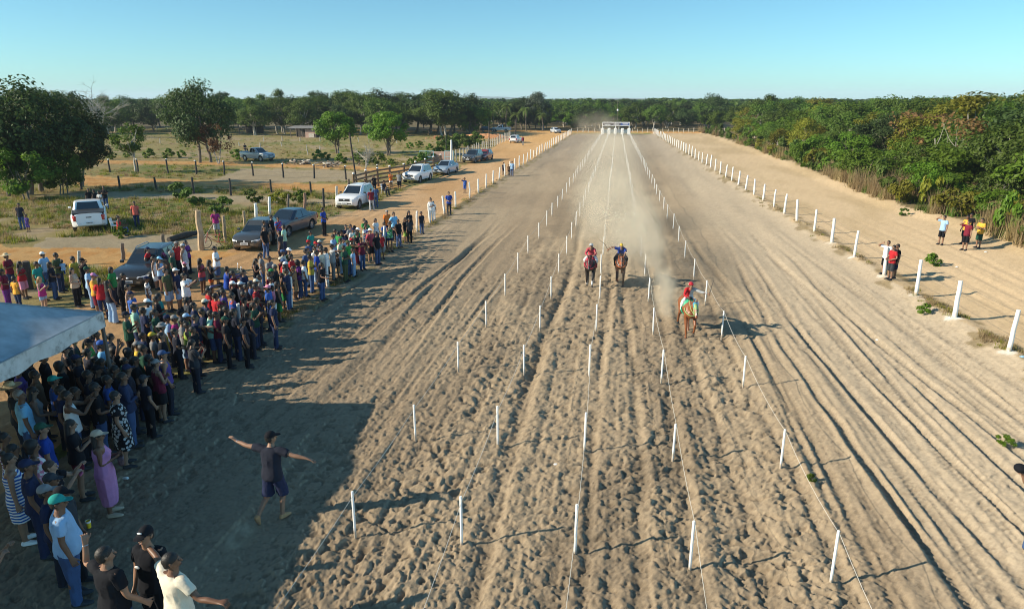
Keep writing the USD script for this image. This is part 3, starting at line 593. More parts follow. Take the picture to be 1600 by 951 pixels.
for i in range(26):
    px, py = [(175, 249), (200, 246), (232, 247), (262, 247), (283, 246), (372, 249), (510, 250), (495, 248), (590, 256), (612, 258), (640, 258), (655, 256), (668, 254), (535, 256), (560, 253), (575, 258), (690, 243), (700, 236), (715, 233), (728, 230), (742, 228), (680, 240), (670, 234), (655, 230), (640, 232), (720, 226)][i]
    shrub_px(px, py, TR.uniform(.5, 1.1), 'bright green low shrub growing along the dirt paths of the left field', 'a', 'low shrubs along the field paths')
for i in range(20):
    px = 690 + 3.2 * i; py = 232 - .45 * i + TR.uniform(-5, 4)
    shrub_px(px, py, TR.uniform(.8, 1.3), 'green plant in the leafy crop patch behind the pale posts', 'b', 'plants of the crop patch')
# low bushes spilling out of the right wood
eb = poisson(lambda p: .25 < p[0] - forest_x(p[1]) < 1.7 and px_at((*p, 0))[0] < 1700, lambda p: 1.5 + p[1] * .016, (20, 30, 38, 190), 5000, 31); eb.sort(key=lambda p: p[1])
for i, (x, y) in enumerate(eb[:70]):
    copy_of(TREES['shrub_' + TR.choice(['a', 'b', 'b', 'c'], p=[.3, .3, .25, .15])], 'bush', (ORD[i] + ' low bush counting from the right border, at the foot of the right wood') if i < 20 else 'low bush at the foot of the farther part of the right wood', 'bush', (x, y, zg(x, y) - .1), TR.uniform(0, 6), None if i < 20 else 'low bushes at the far foot of the right wood', (TR.uniform(1.0, 1.9),) * 2 + (TR.uniform(1.2, 2.6),))
# ------------------------------------------------------------ people: one template body per sex, bent to each pose by its bones
_ico = trimesh.creation.icosphere(1); _ico2 = trimesh.creation.icosphere(2)
def ell(c, r, fine=False):
    r = np.broadcast_to(np.asarray(r, float), (3,)); return (np.asarray((_ico2 if fine else _ico).vertices) * r + np.asarray(c, float))
def hull(*es): return m3.Manifold.hull_points(np.vstack(es).astype(np.float32))
def union(ms): return m3.Manifold.batch_boolean(ms, m3.OpType.Add)
def keep(man, n, off): return man.trim_by_plane(tuple(n), off)
def soften(man, edge, it=8, lam=.5, cuts=()):
    man = man.refine_to_length(edge); me = man.to_mesh(); t = trimesh.Trimesh(np.array(me.vert_properties[:, :3], float), np.array(me.tri_verts), process=False)
    if it: trimesh.smoothing.filter_taubin(t, lamb=lam, nu=lam + .03, iterations=it)
    if cuts:
        man = m3.Manifold(m3.Mesh(np.asarray(t.vertices, np.float32), np.asarray(t.faces, np.uint32)))
        for n, off in cuts: man = man.trim_by_plane(tuple(map(float, n)), float(off))
        me = man.to_mesh(); return np.array(me.vert_properties[:, :3], float), np.array(me.tri_verts)
    return np.array(t.vertices), np.array(t.faces)
def mir(f): return [f(1), f(-1)]
BONES = ['pelvis', 'spine', 'chest', 'head', 'uaR', 'uaL', 'faR', 'faL', 'haR', 'haL', 'f1R', 'f1L', 'f2R', 'f2L', 'thR', 'thL', 'shR', 'shL', 'ftR', 'ftL']
BI = {b: i for i, b in enumerate(BONES)}
PAR = dict(pelvis=None, spine='pelvis', chest='spine', head='chest', uaR='chest', faR='uaR', haR='faR', f1R='haR', f2R='f1R', uaL='chest', faL='uaL', haL='faL', f1L='haL', f2L='f1L', thR='pelvis', shR='thR', ftR='shR', thL='pelvis', shL='thL', ftL='shL')
class Template:
    def __init__(self, sex):
        fem = sex == 'f'; sw = .148 if fem else .168; self.fem = fem
        SZ = 1.41
        seg = {'pelvis': ((0, 0, .90), (0, 0, 1.02)), 'spine': ((0, 0, 1.04), (0, 0, 1.20)), 'chest': ((0, 0, 1.22), (0, 0, 1.42)), 'head': ((0, .01, 1.52), (0, .02, 1.70))}
        for s, n in ((1, 'R'), (-1, 'L')):
            seg['ua' + n] = ((s * sw, -.01, SZ), (s * (sw + .285), -.01, SZ)); seg['fa' + n] = ((s * (sw + .29), -.01, SZ), (s * (sw + .53), -.01, SZ))
            seg['ha' + n] = ((s * (sw + .54), -.01, SZ), (s * (sw + .62), 0, SZ)); seg['f1' + n] = ((s * (sw + .635), 0, SZ), (s * (sw + .66), 0, SZ)); seg['f2' + n] = ((s * (sw + .68), 0, SZ - .005), (s * (sw + .73), 0, SZ - .01))
            seg['th' + n] = ((s * .092, 0, .90), (s * .098, .005, .52)); seg['sh' + n] = ((s * .098, .005, .50), (s * .102, -.02, .12)); seg['ft' + n] = ((s * .102, -.03, .06), (s * .108, .16, .03))
        self.seg = seg; self.head = {k: np.array(v[0]) for k, v in seg.items()}
        self.head['pelvis'] = np.array([0, 0, .94]); self.head['head'] = np.array([0, 0, 1.49])
        for s, n in ((1, 'R'), (-1, 'L')): self.head['ft' + n] = np.array([s * .102, -.02, .085]); self.head['th' + n] = np.array([s * .092, 0, .91])
        hipx, wx, chx = (.172, .122, .142) if fem else (.160, .138, .162)
        E = ell; self.M = {}
        # --- skin
        ms = [hull(E((0, 0, .95), (hipx, .118, .10)), E((0, .005, 1.10), (wx, .098, .08))), hull(E((0, .005, 1.10), (wx, .098, .08)), E((0, 0, 1.27), (chx, .115, .09))),
              hull(E((0, 0, 1.27), (chx, .112, .09)), E((.07, -.01, 1.395), (sw - .07, .085, .05)), E((-.07, -.01, 1.395), (sw - .07, .085, .05))),
              hull(E((0, -.012, 1.40), (.09, .07, .05)), E((0, -.002, 1.48), (.054, .058, .04))), hull(E((0, -.002, 1.46), (.054, .057, .05)), E((0, .018, 1.56), (.05, .056, .05))),
              hull(E((0, -.004, 1.648), (.074, .093, .090), True), E((0, .034, 1.60), (.062, .062, .05)), E((0, .054, 1.562), (.040, .038, .030))),
              hull(E((0, .092, 1.640), (.009, .012, .012)), E((0, .112, 1.610), (.017, .016, .012))), hull(E((0, .094, 1.572), (.024, .012, .010)), E((0, .08, 1.58), (.03, .02, .02))),
              hull(E((.03, .082, 1.652), (.026, .016, .009)), E((-.03, .082, 1.652), (.026, .016, .009)))]
        if fem: ms += [hull(E((s * .065, .085, 1.265), (.062, .055, .06)), E((s * .06, .06, 1.33), (.05, .04, .04))) for s in (1, -1)]
        def arm(s):
            a = .9 if fem else 1.0; X = lambda d: s * (sw + d); fing = []
            for i, (yy, L) in enumerate(((.032, .072), (.011, .082), (-.010, .076), (-.030, .060))):
                r = .0092 * (.92 if fem else 1); k = [(X(.625), yy, SZ), (X(.625 + L * .5), yy * 1.08, SZ - .003), (X(.625 + L), yy * 1.12, SZ - .012)]
                fing += [hull(E(k[0], r * 1.1), E(k[1], r)), hull(E(k[1], r), E(k[2], r * .85))]
            th = [(X(.565), .025, SZ - .006), (X(.60), .055, SZ - .016), (X(.632), .070, SZ - .022)]
            return union([hull(E((s * .09, -.012, 1.40), (.06, .07, .055)), E((X(0), -.01, SZ), .058 * a)), hull(E((X(0), -.01, SZ), (.06 * a, .056 * a, .058 * a)), E((X(.13), -.01, SZ), .051 * a), E((X(.285), -.01, SZ), .039 * a)),
                          hull(E((X(.28), -.01, SZ), .040 * a), E((X(.36), -.008, SZ), .042 * a), E((X(.535), -.004, SZ), (.026 * a, .031 * a, .023 * a))), hull(E((X(.525), -.004, SZ), (.024, .029, .021)), E((X(.575), 0, SZ), (.03, .041, .015)), E((X(.62), 0, SZ), (.016, .042, .012)))]
                         + fing + [hull(E(th[0], .014), E(th[1], .0115)), hull(E(th[1], .011), E(th[2], .0095))])
        def leg(s):
            k = 1.04 if fem else 1.0
            return union([hull(E((s * .088, 0, .93), (.086 * k, .10, .09)), E((s * .094, .008, .76), (.080 * k, .085, .08))), hull(E((s * .094, .008, .76), (.079 * k, .084, .08)), E((s * .098, .008, .50), (.054, .058, .06))),
                          hull(E((s * .098, .006, .50), (.053, .056, .06)), E((s * .101, -.018, .37), (.054, .060, .07)), E((s * .101, -.018, .30), (.047, .052, .05))), hull(E((s * .101, -.018, .30), (.046, .052, .05)), E((s * .102, -.02, .10), (.036, .040, .04))),
                          hull(E((s * .102, -.02, .10), (.035, .042, .04)), E((s * .102, -.048, .036), (.032, .034, .034)), E((s * .106, .06, .045), (.036, .05, .028))), hull(E((s * .102, -.048, .034), (.032, .034, .032)), E((s * .108, .10, .026), (.043, .05, .024)), E((s * .108, .155, .020), (.036, .030, .018)))])
        ears = [hull(E((s * .076, -.004, 1.615), (.010, .016, .022)), E((s * .080, -.012, 1.635), (.010, .018, .018))) for s in (1, -1)]
        man = union(ms + ears + mir(arm) + mir(leg))
        self.add('body', soften(man, .030, 7)); self.add('body_low', soften(man, .060, 4))
        # --- clothes (closed shells a little off the skin)
        o = .016; bust = [hull(E((s * .065, .09, 1.26), (.07, .058, .065)), E((s * .06, .06, 1.34), (.055, .045, .04))) for s in (1, -1)] if fem else []
        tors = [hull(E((0, 0, .88), (hipx + o + .026, .152, .09)), E((0, .005, 1.10), (wx + o + .018, .120, .08))), hull(E((0, .005, 1.10), (wx + o + .018, .118, .08)), E((0, 0, 1.27), (chx + o + .006, .130, .09))),
                hull(E((0, 0, 1.27), (chx + o + .006, .128, .09)), E((.07, -.01, 1.40), (sw - .065, .098, .056)), E((-.07, -.01, 1.40), (sw - .065, .098, .056))), hull(E((0, -.012, 1.41), (.105, .085, .05)), E((0, -.002, 1.455), (.074, .074, .012)))] + bust
        slv = lambda L, r0, r1: [hull(E((s * .10, -.012, 1.40), (.06, .08, .064)), E((s * (sw + .02), -.01, SZ), .072), E((s * (sw + L), -.01, SZ - .004), (.03, r1, r1))) for s in (1, -1)]
        top = union(tors); up = lambda z: ((0, 0, 1), z); ends = lambda L: [((-1, 0, 0), -(sw + L)), ((1, 0, 0), -(sw + L))]
        self.add('shirt', soften(union([top] + slv(.175, .072, .074)), .05, 3, cuts=[up(.845)] + ends(.178)))
        self.add('long_sleeve', soften(union([top] + slv(.285, .072, .052) + [hull(E((s * (sw + .27), -.01, SZ), .053), E((s * (sw + .525), -.006, SZ), .036)) for s in (1, -1)]), .05, 3, cuts=[up(.845)] + ends(.53)))
        slim = union(tors[:2] + [hull(E((0, 0, 1.27), (chx + o, .128, .09)), E((.055, -.01, 1.395), (sw - .085, .092, .05)), E((-.055, -.01, 1.395), (sw - .085, .092, .05)))] + bust)
        self.add('tank', soften(slim, .05, 2, cuts=[up(.86)])); self.add('crop', soften(slim, .05, 2, cuts=[up(1.06)]))
        hipw = hull(E((0, 0, .93), (hipx + .012, .13, .085)), E((0, .002, 1.0), (hipx - .012, .118, .03)))
        def pant(s, zb, r1, r2):
            a = [hull(E((s * .088, 0, .92), (.10, .112, .08)), E((s * .095, .008, .68), (.092, .095, .06)))]
            if zb < .66: a.append(hull(E((s * .095, .008, .70), (.091, .094, .06)), E((s * .099, .008, max(.47, zb - .02)), (r1, r1 + .004, .05))))
            if zb < .4: a.append(hull(E((s * .099, .004, .49), (r1, r1 + .004, .05)), E((s * .103, -.014, .04), (r2, r2 + .012, .03))))
            return union(a)
        low = lambda zb, r1, r2, e=.055: soften(union([hipw] + [pant(s, zb, r1, r2) for s in (1, -1)]), e, 3, cuts=[up(zb), ((0, 0, -1), -1.005)])
        self.add('trousers', low(.045, .068, .062)); self.add('wide_trousers', low(.03, .078, .105)); self.add('shorts', low(.475, .098, .1, .05)); self.add('short_shorts', low(.70, .1, .1, .05))
        sk = lambda zb, w: union([hipw, hull(E((0, 0, .90), (hipx + .03, .15, .07)), E((0, .005, zb), (w, w * .72, .05)))])
        self.add('skirt', soften(sk(.56, .20), .06, 2, cuts=[up(.56), ((0, 0, -1), -1.005)])); self.add('dress', soften(union([slim, sk(.50, .205)]), .055, 3, cuts=[up(.5)])); self.add('long_dress', soften(union([slim, sk(.27, .195)]), .055, 3, cuts=[up(.27)]))
        self.add('sleeved_dress', soften(union([top] + slv(.16, .072, .08) + [sk(.44, .23)]), .055, 3, cuts=[up(.44)] + ends(.163)))
        # --- head wear and hair
        skull = hull(E((0, -.012, 1.655), (.083, .100, .096), True)); cutn = np.array([0, -.12, .175]); cutn /= np.linalg.norm(cutn)
        sh = keep(skull, cutn, float(cutn @ [0, .085, 1.685])); sidep = hull(E((0, -.045, 1.605), (.080, .055, .06)))
        short = union([sh, keep(sidep, (0, -1, 0), -.0)]); self.add('hair_short', soften(short, .04, 2))
        long_ = union([hull(E((0, -.012, 1.66), (.088, .104, .096))), hull(E((0, -.055, 1.62), (.090, .06, .08)), E((0, -.085, 1.32), (.11, .04, .07)))])
        face = m3.Manifold.hull_points(np.vstack([E((0, .11, 1.60), (.066, .06, .09)), E((0, .2, 1.60), (.07, .06, .10))]).astype(np.float32)); self.add('hair_long', soften(long_ - face, .045, 3))
        self.add('hair_pony', soften(union([short, hull(E((0, -.105, 1.66), .035), E((0, -.14, 1.52), (.034, .03, .05)), E((0, -.125, 1.42), .018))]), .04, 2))
        self.add('hair_bun', soften(union([short, hull(E((0, -.07, 1.755), .048))]), .04, 2)); self.add('hair_curly', soften(hull(E((0, -.03, 1.67), (.125, .12, .115), True)) + hull(E((0, -.05, 1.58), (.12, .08, .1))) - face, .04, 1))
        dome = keep(hull(E((0, -.008, 1.668), (.087, .106, .096), True)), (0, -.10, .995), .995 * 1.655)
        brim = keep(hull(E((0, .05, 1.672), (.075, .05, .006)), E((0, .145, 1.662), (.062, .045, .006))), (0, 1, 0), .04)
        self.add('cap', soften(union([dome, brim]), .05, 1)); self.add('helmet', soften(union([keep(hull(E((0, -.012, 1.665), (.108, .128, .112), True)), (0, -.15, .985), 1.612), keep(hull(E((0, .06, 1.685), (.085, .07, .008)), E((0, .125, 1.665), (.06, .03, .006))), (0, 1, 0), .03)]), .045, 2))
        self.add('straw_hat', soften(union([hull(E((0, -.005, 1.69), (.21, .235, .010), True)), hull(E((0, -.005, 1.69), (.092, .108, .02), True), E((0, -.005, 1.775), (.07, .09, .02), True))]), .06, 1))
        self.add('bucket_hat', soften(union([hull(E((0, -.005, 1.675), (.145, .165, .008), True), E((0, -.005, 1.70), (.10, .12, .01), True)), hull(E((0, -.005, 1.69), (.092, .108, .02), True), E((0, -.005, 1.765), (.066, .08, .015), True))]), .05, 1))
        shoe = lambda s: hull(E((s * .102, -.05, .05), (.042, .046, .05)), E((s * .103, -.02, .09), (.042, .045, .03)), E((s * .108, .11, .035), (.049, .055, .032)), E((s * .108, .165, .028), (.042, .034, .025)))
        self.add('shoe', soften(shoe(1), .05, 1)); self.add('shoe_l', soften(shoe(-1), .05, 1))
        boot = lambda s: union([shoe(s), hull(E((s * .101, -.018, .33), (.062, .068, .03)), E((s * .102, -.02, .09), (.047, .055, .04)))])
        self.add('boot', soften(boot(1), .05, 1)); self.add('boot_l', soften(boot(-1), .05, 1))
        eye = lambda s: hull(E((s * .031, .082, 1.634), (.013, .010, .007)))
        self.add('eyes', soften(union([eye(1), eye(-1)]), .05, 0)); self.add('glasses', soften(union([hull(E((s * .034, .094, 1.634), (.030, .008, .019))) for s in (1, -1)] + [hull(E((.0, .098, 1.64), (.03, .004, .004))), hull(E((.07, .08, 1.64), (.004, .01, .004)), E((.08, 0, 1.64), (.003, .01, .004))), hull(E((-.07, .08, 1.64), (.004, .01, .004)), E((-.08, 0, 1.64), (.003, .01, .004)))]), .05, 0))
        self.add('mouth', soften(hull(E((0, .101, 1.573), (.022, .006, .005))), .05, 0)); self.add('watch', soften(hull(E((-(sw + .515), -.004, SZ), (.012, .036, .029))), .05, 0))
        self.add('beard', soften(hull(E((0, .05, 1.560), (.050, .046, .034)), E((0, .02, 1.575), (.066, .04, .03))), .04, 1))
    def add(self, name, vf):
        v, f = vf; n = len(v); D = np.full((n, len(BONES)), 9.0)
        for b, (a, e) in self.seg.items():
            a, e = np.array(a), np.array(e); t = np.clip(((v - a) @ (e - a)) / ((e - a) @ (e - a)), 0, 1)
            d = np.linalg.norm(v - (a + t[:, None] * (e - a)), axis=1)
            if b[-1] == 'R': d = d + np.where(v[:, 0] < -.005, .3, 0)
            if b[-1] == 'L': d = d + np.where(v[:, 0] > .005, .3, 0)
            if b[:2] == 'ua': d = d + 1.2 * np.maximum(0, abs(a[0]) + .035 - np.abs(v[:, 0])) + 1.2 * np.maximum(0, 1.345 - v[:, 2])
            if b in ('pelvis', 'spine', 'chest'): d = np.maximum(d - .105, .0)
            if b[:2] == 'th': d = np.maximum(d - .03, 0)
            if b == 'head': d = np.where(v[:, 2] > 1.535, d - .2, d)
            D[:, BI[b]] = d
        if name[:4] in ('hair', 'cap', 'helm', 'stra', 'buck', 'eyes', 'glas', 'mout', 'bear') or name in ('cap', 'helmet'): D[:] = 9; D[:, BI['head']] = 0
        if name in ('shoe', 'boot'): D[:, BI['ftL']] = 9
        W = np.exp(-(D - D.min(1, keepdims=True)) / .022); W[W < .02] = 0; W /= W.sum(1, keepdims=True)
        self.M[name] = (v, f, W)
    def pose(self, pose, fat=1.0, belly=0.0, head_scale=1.0):
        """world matrices (3x3, translation) of every bone; directions are in the person's own frame, facing +y, right = +x"""
        G = {}; root = rotm('x', -pose.get('lean0', 0))
        sp = pose.get('lean', 0); tw = pose.get('twist', 0)
        for b in BONES:
            p = PAR[b]; h = self.head[b]
            Rp = G[p][0] if p else np.eye(3); pos = h.copy() if p is None else G[p][0] @ (h - self.head[p]) + G[p][1]
            s = 1 if b[-1] == 'R' else -1; side = b[-1]
            if b == 'pelvis': R = root
            elif b == 'spine': R = Rp @ rotm('x', -sp * .5) @ rotm('z', tw * .5)
            elif b == 'chest': R = Rp @ rotm('x', -sp * .5) @ rotm('z', tw * .5)
            elif b == 'head': hy, hp = pose.get('head', (0, 0)); R = rotm('z', hy) @ rotm('x', hp - pose.get('headlean', 0)) if pose.get('headfree', True) else Rp
            elif b[:2] == 'ua': d = unit(pose[side][0]); x = Rp @ np.array([s, 0, 0.]); R = between(x, d) @ Rp
            elif b[:2] == 'fa': d = unit(pose[side][1]); x = Rp @ np.array([s, 0, 0.]); R = between(x, d) @ Rp @ rotm('x', s * pose.get('roll' + side, 0))
            elif b[:2] == 'ha': R = Rp @ rotm('y', s * pose.get('wrist' + side, 0))
            elif b[:2] == 'f1': R = Rp @ rotm('y', s * pose.get('curl' + side, 22))
            elif b[:2] == 'f2': R = Rp @ rotm('y', s * pose.get('curl' + side, 22) * 1.4)
            elif b[:2] == 'th': d = unit(pose.get('th' + side, (0, 0, -1))); R = between(np.array([0, 0, -1.]), d)
            elif b[:2] == 'sh': d = unit(pose.get('sh' + side, pose.get('th' + side, (0, 0, -1)))); R = between(Rp @ np.array([0, 0, -1.]), d) @ Rp
            elif b[:2] == 'ft': R = rotm('x', pose.get('ft' + side, 0)) @ rotm('z', -s * pose.get('toe', 8))
            G[b] = (R, pos)
        return G
    def skin(self, name, G, fat=1.0, belly=0.0, head_scale=1.0, fold=0.0, seed=0):
        v, f, W = self.M[name]; v = v.copy()
        tor = W[:, :3].sum(1) + W[:, BI['thR']] + W[:, BI['thL']]
        if fat != 1: v[:, :2] *= 1 + (fat - 1) * tor[:, None]
        if belly: v[:, 1] += belly * np.exp(-((v[:, 2] - 1.06) / .13) ** 2) * np.clip(v[:, 1] / .1, 0, 1.2) * tor
        out = np.zeros_like(v)
        for b in BONES:
            w = W[:, BI[b]]; k = w > 0
            if not k.any(): continue
            R, pos = G[b]; q = (v[k] - self.head[b]) * (head_scale if b == 'head' else 1)
            out[k] += w[k][:, None] * (q @ R.T + pos)
        if fold:
            n = np.zeros_like(out); fn = np.cross(out[f[:, 1]] - out[f[:, 0]], out[f[:, 2]] - out[f[:, 0]])
            for k in range(3): np.add.at(n, f[:, k], fn)
            n /= np.linalg.norm(n, axis=1, keepdims=True) + 1e-9
            q = out; a = vn(q[:, 0] * 11 + q[:, 2] * 9 + seed, q[:, 1] * 11 - q[:, 2] * 4, seed) + .6 * vn(q[:, 0] * 22 + seed, q[:, 2] * 13 + q[:, 1] * 20, seed + 1)
            out += n * (fold * (a - .8))[:, None]
        return out, f
def unit(d): d = np.asarray(d, float); return d / np.linalg.norm(d)
def rotm(ax, deg): return trimesh.transformations.rotation_matrix(math.radians(deg), {'x': (1, 0, 0), 'y': (0, 1, 0), 'z': (0, 0, 1)}[ax])[:3, :3]
def between(a, b):
    a, b = unit(a), unit(b); c = a @ b; v = np.cross(a, b)
    if c < -.9999: o = unit(np.cross(a, [0.1, 1, .2])); return 2 * np.outer(o, o) - np.eye(3)
    K = np.array([[0, -v[2], v[1]], [v[2], 0, -v[0]], [-v[1], v[0], 0]]); return np.eye(3) + K + K @ K / (1 + c)
TEMPL = {s: Template(s) for s in 'mf'}
COL = {'black': (.007, .008, .012), 'dark': (.016, .019, .032), 'charcoal': (.034, .038, .046), 'grey': (.22, .22, .22), 'lightgrey': (.42, .43, .44), 'white': (.78, .78, .77), 'cream': (.66, .60, .48), 'beige': (.45, .36, .27), 'navy': (.018, .025, .065), 'blue': (.035, .10, .36), 'royal': (.016, .055, .30), 'lightblue': (.30, .46, .66), 'skyblue': (.22, .50, .74), 'teal': (.02, .26, .23), 'mint': (.36, .60, .46), 'green': (.03, .22, .06), 'brightgreen': (.05, .28, .06), 'olive': (.07, .085, .04), 'darkgreen': (.02, .07, .045), 'lime': (.30, .42, .08), 'yellow': (.58, .40, .05), 'mustard': (.46, .34, .05), 'orange': (.66, .17, .03), 'amber': (.72, .36, .05), 'coral': (.58, .12, .09), 'red': (.40, .02, .026), 'maroon': (.16, .015, .03), 'pinkred': (.42, .07, .09), 'pink': (.62, .24, .36), 'mauve': (.50, .22, .42), 'magenta': (.36, .03, .18), 'purple': (.15, .035, .20), 'violet': (.085, .055, .24), 'tan': (.42, .24, .12), 'brown': (.12, .07, .04), 'denim': (.05, .09, .20), 'lightdenim': (.26, .38, .55), 'darkdenim': (.022, .035, .085), 'straw': (.52, .42, .26), 'burgundy': (.13, .012, .035), 'blond': (.34, .20, .08), 'hair': (.010, .008, .007), 'brownhair': (.045, .022, .012), 'greyhair': (.22, .21, .20), 'skin0': (.09, .043, .027), 'skin1': (.165, .083, .05), 'skin2': (.27, .15, .095), 'skin3': (.37, .225, .155)}
def cloth(c, pattern=None):
    if pattern is None: return mat('cloth_' + c, COL[c], .88, noise=.10, scale=5, bump=.35, bscale=26, spec=.2, bdist=.012)
    key = f'cloth_{c}_{pattern}'
    if key in _mats: return _mats[key]
    kind, c2 = pattern.split('_')
    n = {'tc': ('texture_coordinate', {}), 'p': ('principled_bsdf', {'roughness': .88, 'specular_ior_level': .2})}
    if kind == 'stripes':
        n['m'] = ('mapping', {'scale': (0.0, 0.0, 1.0)}); n['w'] = ('wave_texture', {'wave_type': 'bands', 'bands_direction': 'z', 'scale': 5.5}); n['r'] = ('rgb_ramp', {'ramp': [(.4, COL[c]), (.55, COL[c2])]})
        l = [('tc.object', 'w.vector'), ('w.fac', 'r.fac'), ('r.color', 'p.base_color')]
    elif kind == 'half':
        n['sx'] = ('separate_xyz', {}); n['r'] = ('rgb_ramp', {'ramp': [(0, COL[c]), (.01, COL[c2])], 'interpolate': False})
        l = [('tc.object', 'sx.vector'), ('sx.x', 'r.fac'), ('r.color', 'p.base_color')]
    else:
        n['w'] = ('voronoi_texture' if kind == 'floral' else 'noise_texture', {'scale': 13.0 if kind == 'floral' else 7.0}); n['r'] = ('rgb_ramp', {'ramp': [(.40, COL[c2]), (.46, COL[c])] if kind == 'floral' else [(.48, COL[c]), (.52, COL[c2])]})
        l = [('tc.object', 'w.vector'), ('w.distance' if kind == 'floral' else 'w.fac', 'r.fac'), ('r.color', 'p.base_color')]
    _mats[key] = usdkit.material(stage, '/World/Looks/' + key, n, l, surface='p.BSDF'); return _mats[key]
def skin_mat(k): return mat(f'skin_{k}', COL[f'skin{k}'], .5, noise=.12, scale=9, spec=.4)
def hair_mat(c): return mat('hair_' + c, COL[c], .55, noise=.3, scale=40, bump=.8, bscale=70, bdist=.01)
eye_m = mat('eye_dark', (.02, .015, .012), .25); lip_m = mat('lips', (.16, .05, .045), .5); rubber = mat('sole_white', (.7, .7, .68), .6)
D_ = (.14, .0, -1); Dl = (-.14, .0, -1)
POSES = {
 'idle': dict(R=((.18, -.03, -1), (.10, .22, -1)), L=((-.18, -.03, -1), (-.10, .22, -1))),
 'relaxed': dict(R=((.22, -.10, -1), (.05, .35, -.9)), L=((-.18, .02, -1), (-.12, .10, -1)), thR=(.08, .05, -1), shR=(.08, -.06, -1)),
 'cross': dict(R=((.30, .22, -1), (-.85, .62, .12)), L=((-.30, .26, -1), (.85, .55, .22)), curlR=40, curlL=40),
 'clasp': dict(R=((.24, .12, -1), (-.55, .80, -.30)), L=((-.24, .12, -1), (.55, .80, -.30)), curlR=45, curlL=45),
 'phone': dict(R=((.22, .35, -.9), (-.38, .75, .52)), L=((-.22, .35, -.9), (.38, .75, .50)), curlR=55, curlL=55, head=(0, -6)),
 'film': dict(R=((.30, .80, -.35), (-.35, .65, .75)), L=((-.30, .80, -.35), (.35, .65, .75)), curlR=60, curlL=60),
 'shade': dict(R=((.75, .55, .15), (-.75, .15, .62)), L=((-.18, -.03, -1), (-.10, .22, -1)), curlR=10),
 'point': dict(R=((.30, .90, .02), (.20, 1, .10)), L=((-.2, .05, -1), (.1, .6, -.6)), curlR=30),
 'raise': dict(R=((.35, .35, .85), (.05, .25, 1)), L=((-.18, -.03, -1), (-.10, .22, -1)), curlR=30),
 'hips': dict(R=((.60, -.25, -.85), (-.62, .45, -.60)), L=((-.60, -.25, -.85), (.62, .45, -.60)), curlR=30, curlL=30),
 'onehip': dict(R=((.60, -.25, -.85), (-.62, .45, -.60)), L=((-.18, -.03, -1), (-.10, .22, -1)), curlR=30, thL=(-.10, .04, -1)),
 'pocket': dict(R=((.30, -.12, -1), (-.12, .42, -.9)), L=((-.30, -.12, -1), (.12, .42, -.9))),
 'lean': dict(R=((.35, .35, -.9), (.10, .95, -.15)), L=((-.30, .30, -.9), (-.05, .95, -.20)), lean=14, curlR=50, curlL=50),
 'walk': dict(R=((.14, .28, -1), (.05, .62, -.8)), L=((-.14, -.32, -1), (-.08, -.05, -1)), thR=(.02, -.30, -1), shR=(.02, -.62, -1), ftR=-28, thL=(-.02, .30, -1), shL=(-.02, .10, -1)),
 'sit': dict(R=((.2, .25, -1), (-.1, .9, -.35)), L=((-.2, .25, -1), (.1, .9, -.35)), thR=(.14, 1, -.06), shR=(.04, .05, -1), thL=(-.14, 1, -.06), shL=(-.04, .15, -1), lean=8),
 'hold': dict(R=((.22, .12, -1), (-.60, .80, .10)), L=((-.25, .15, -1), (.45, .88, .12)), curlR=40, curlL=40),
}
_ppl = []
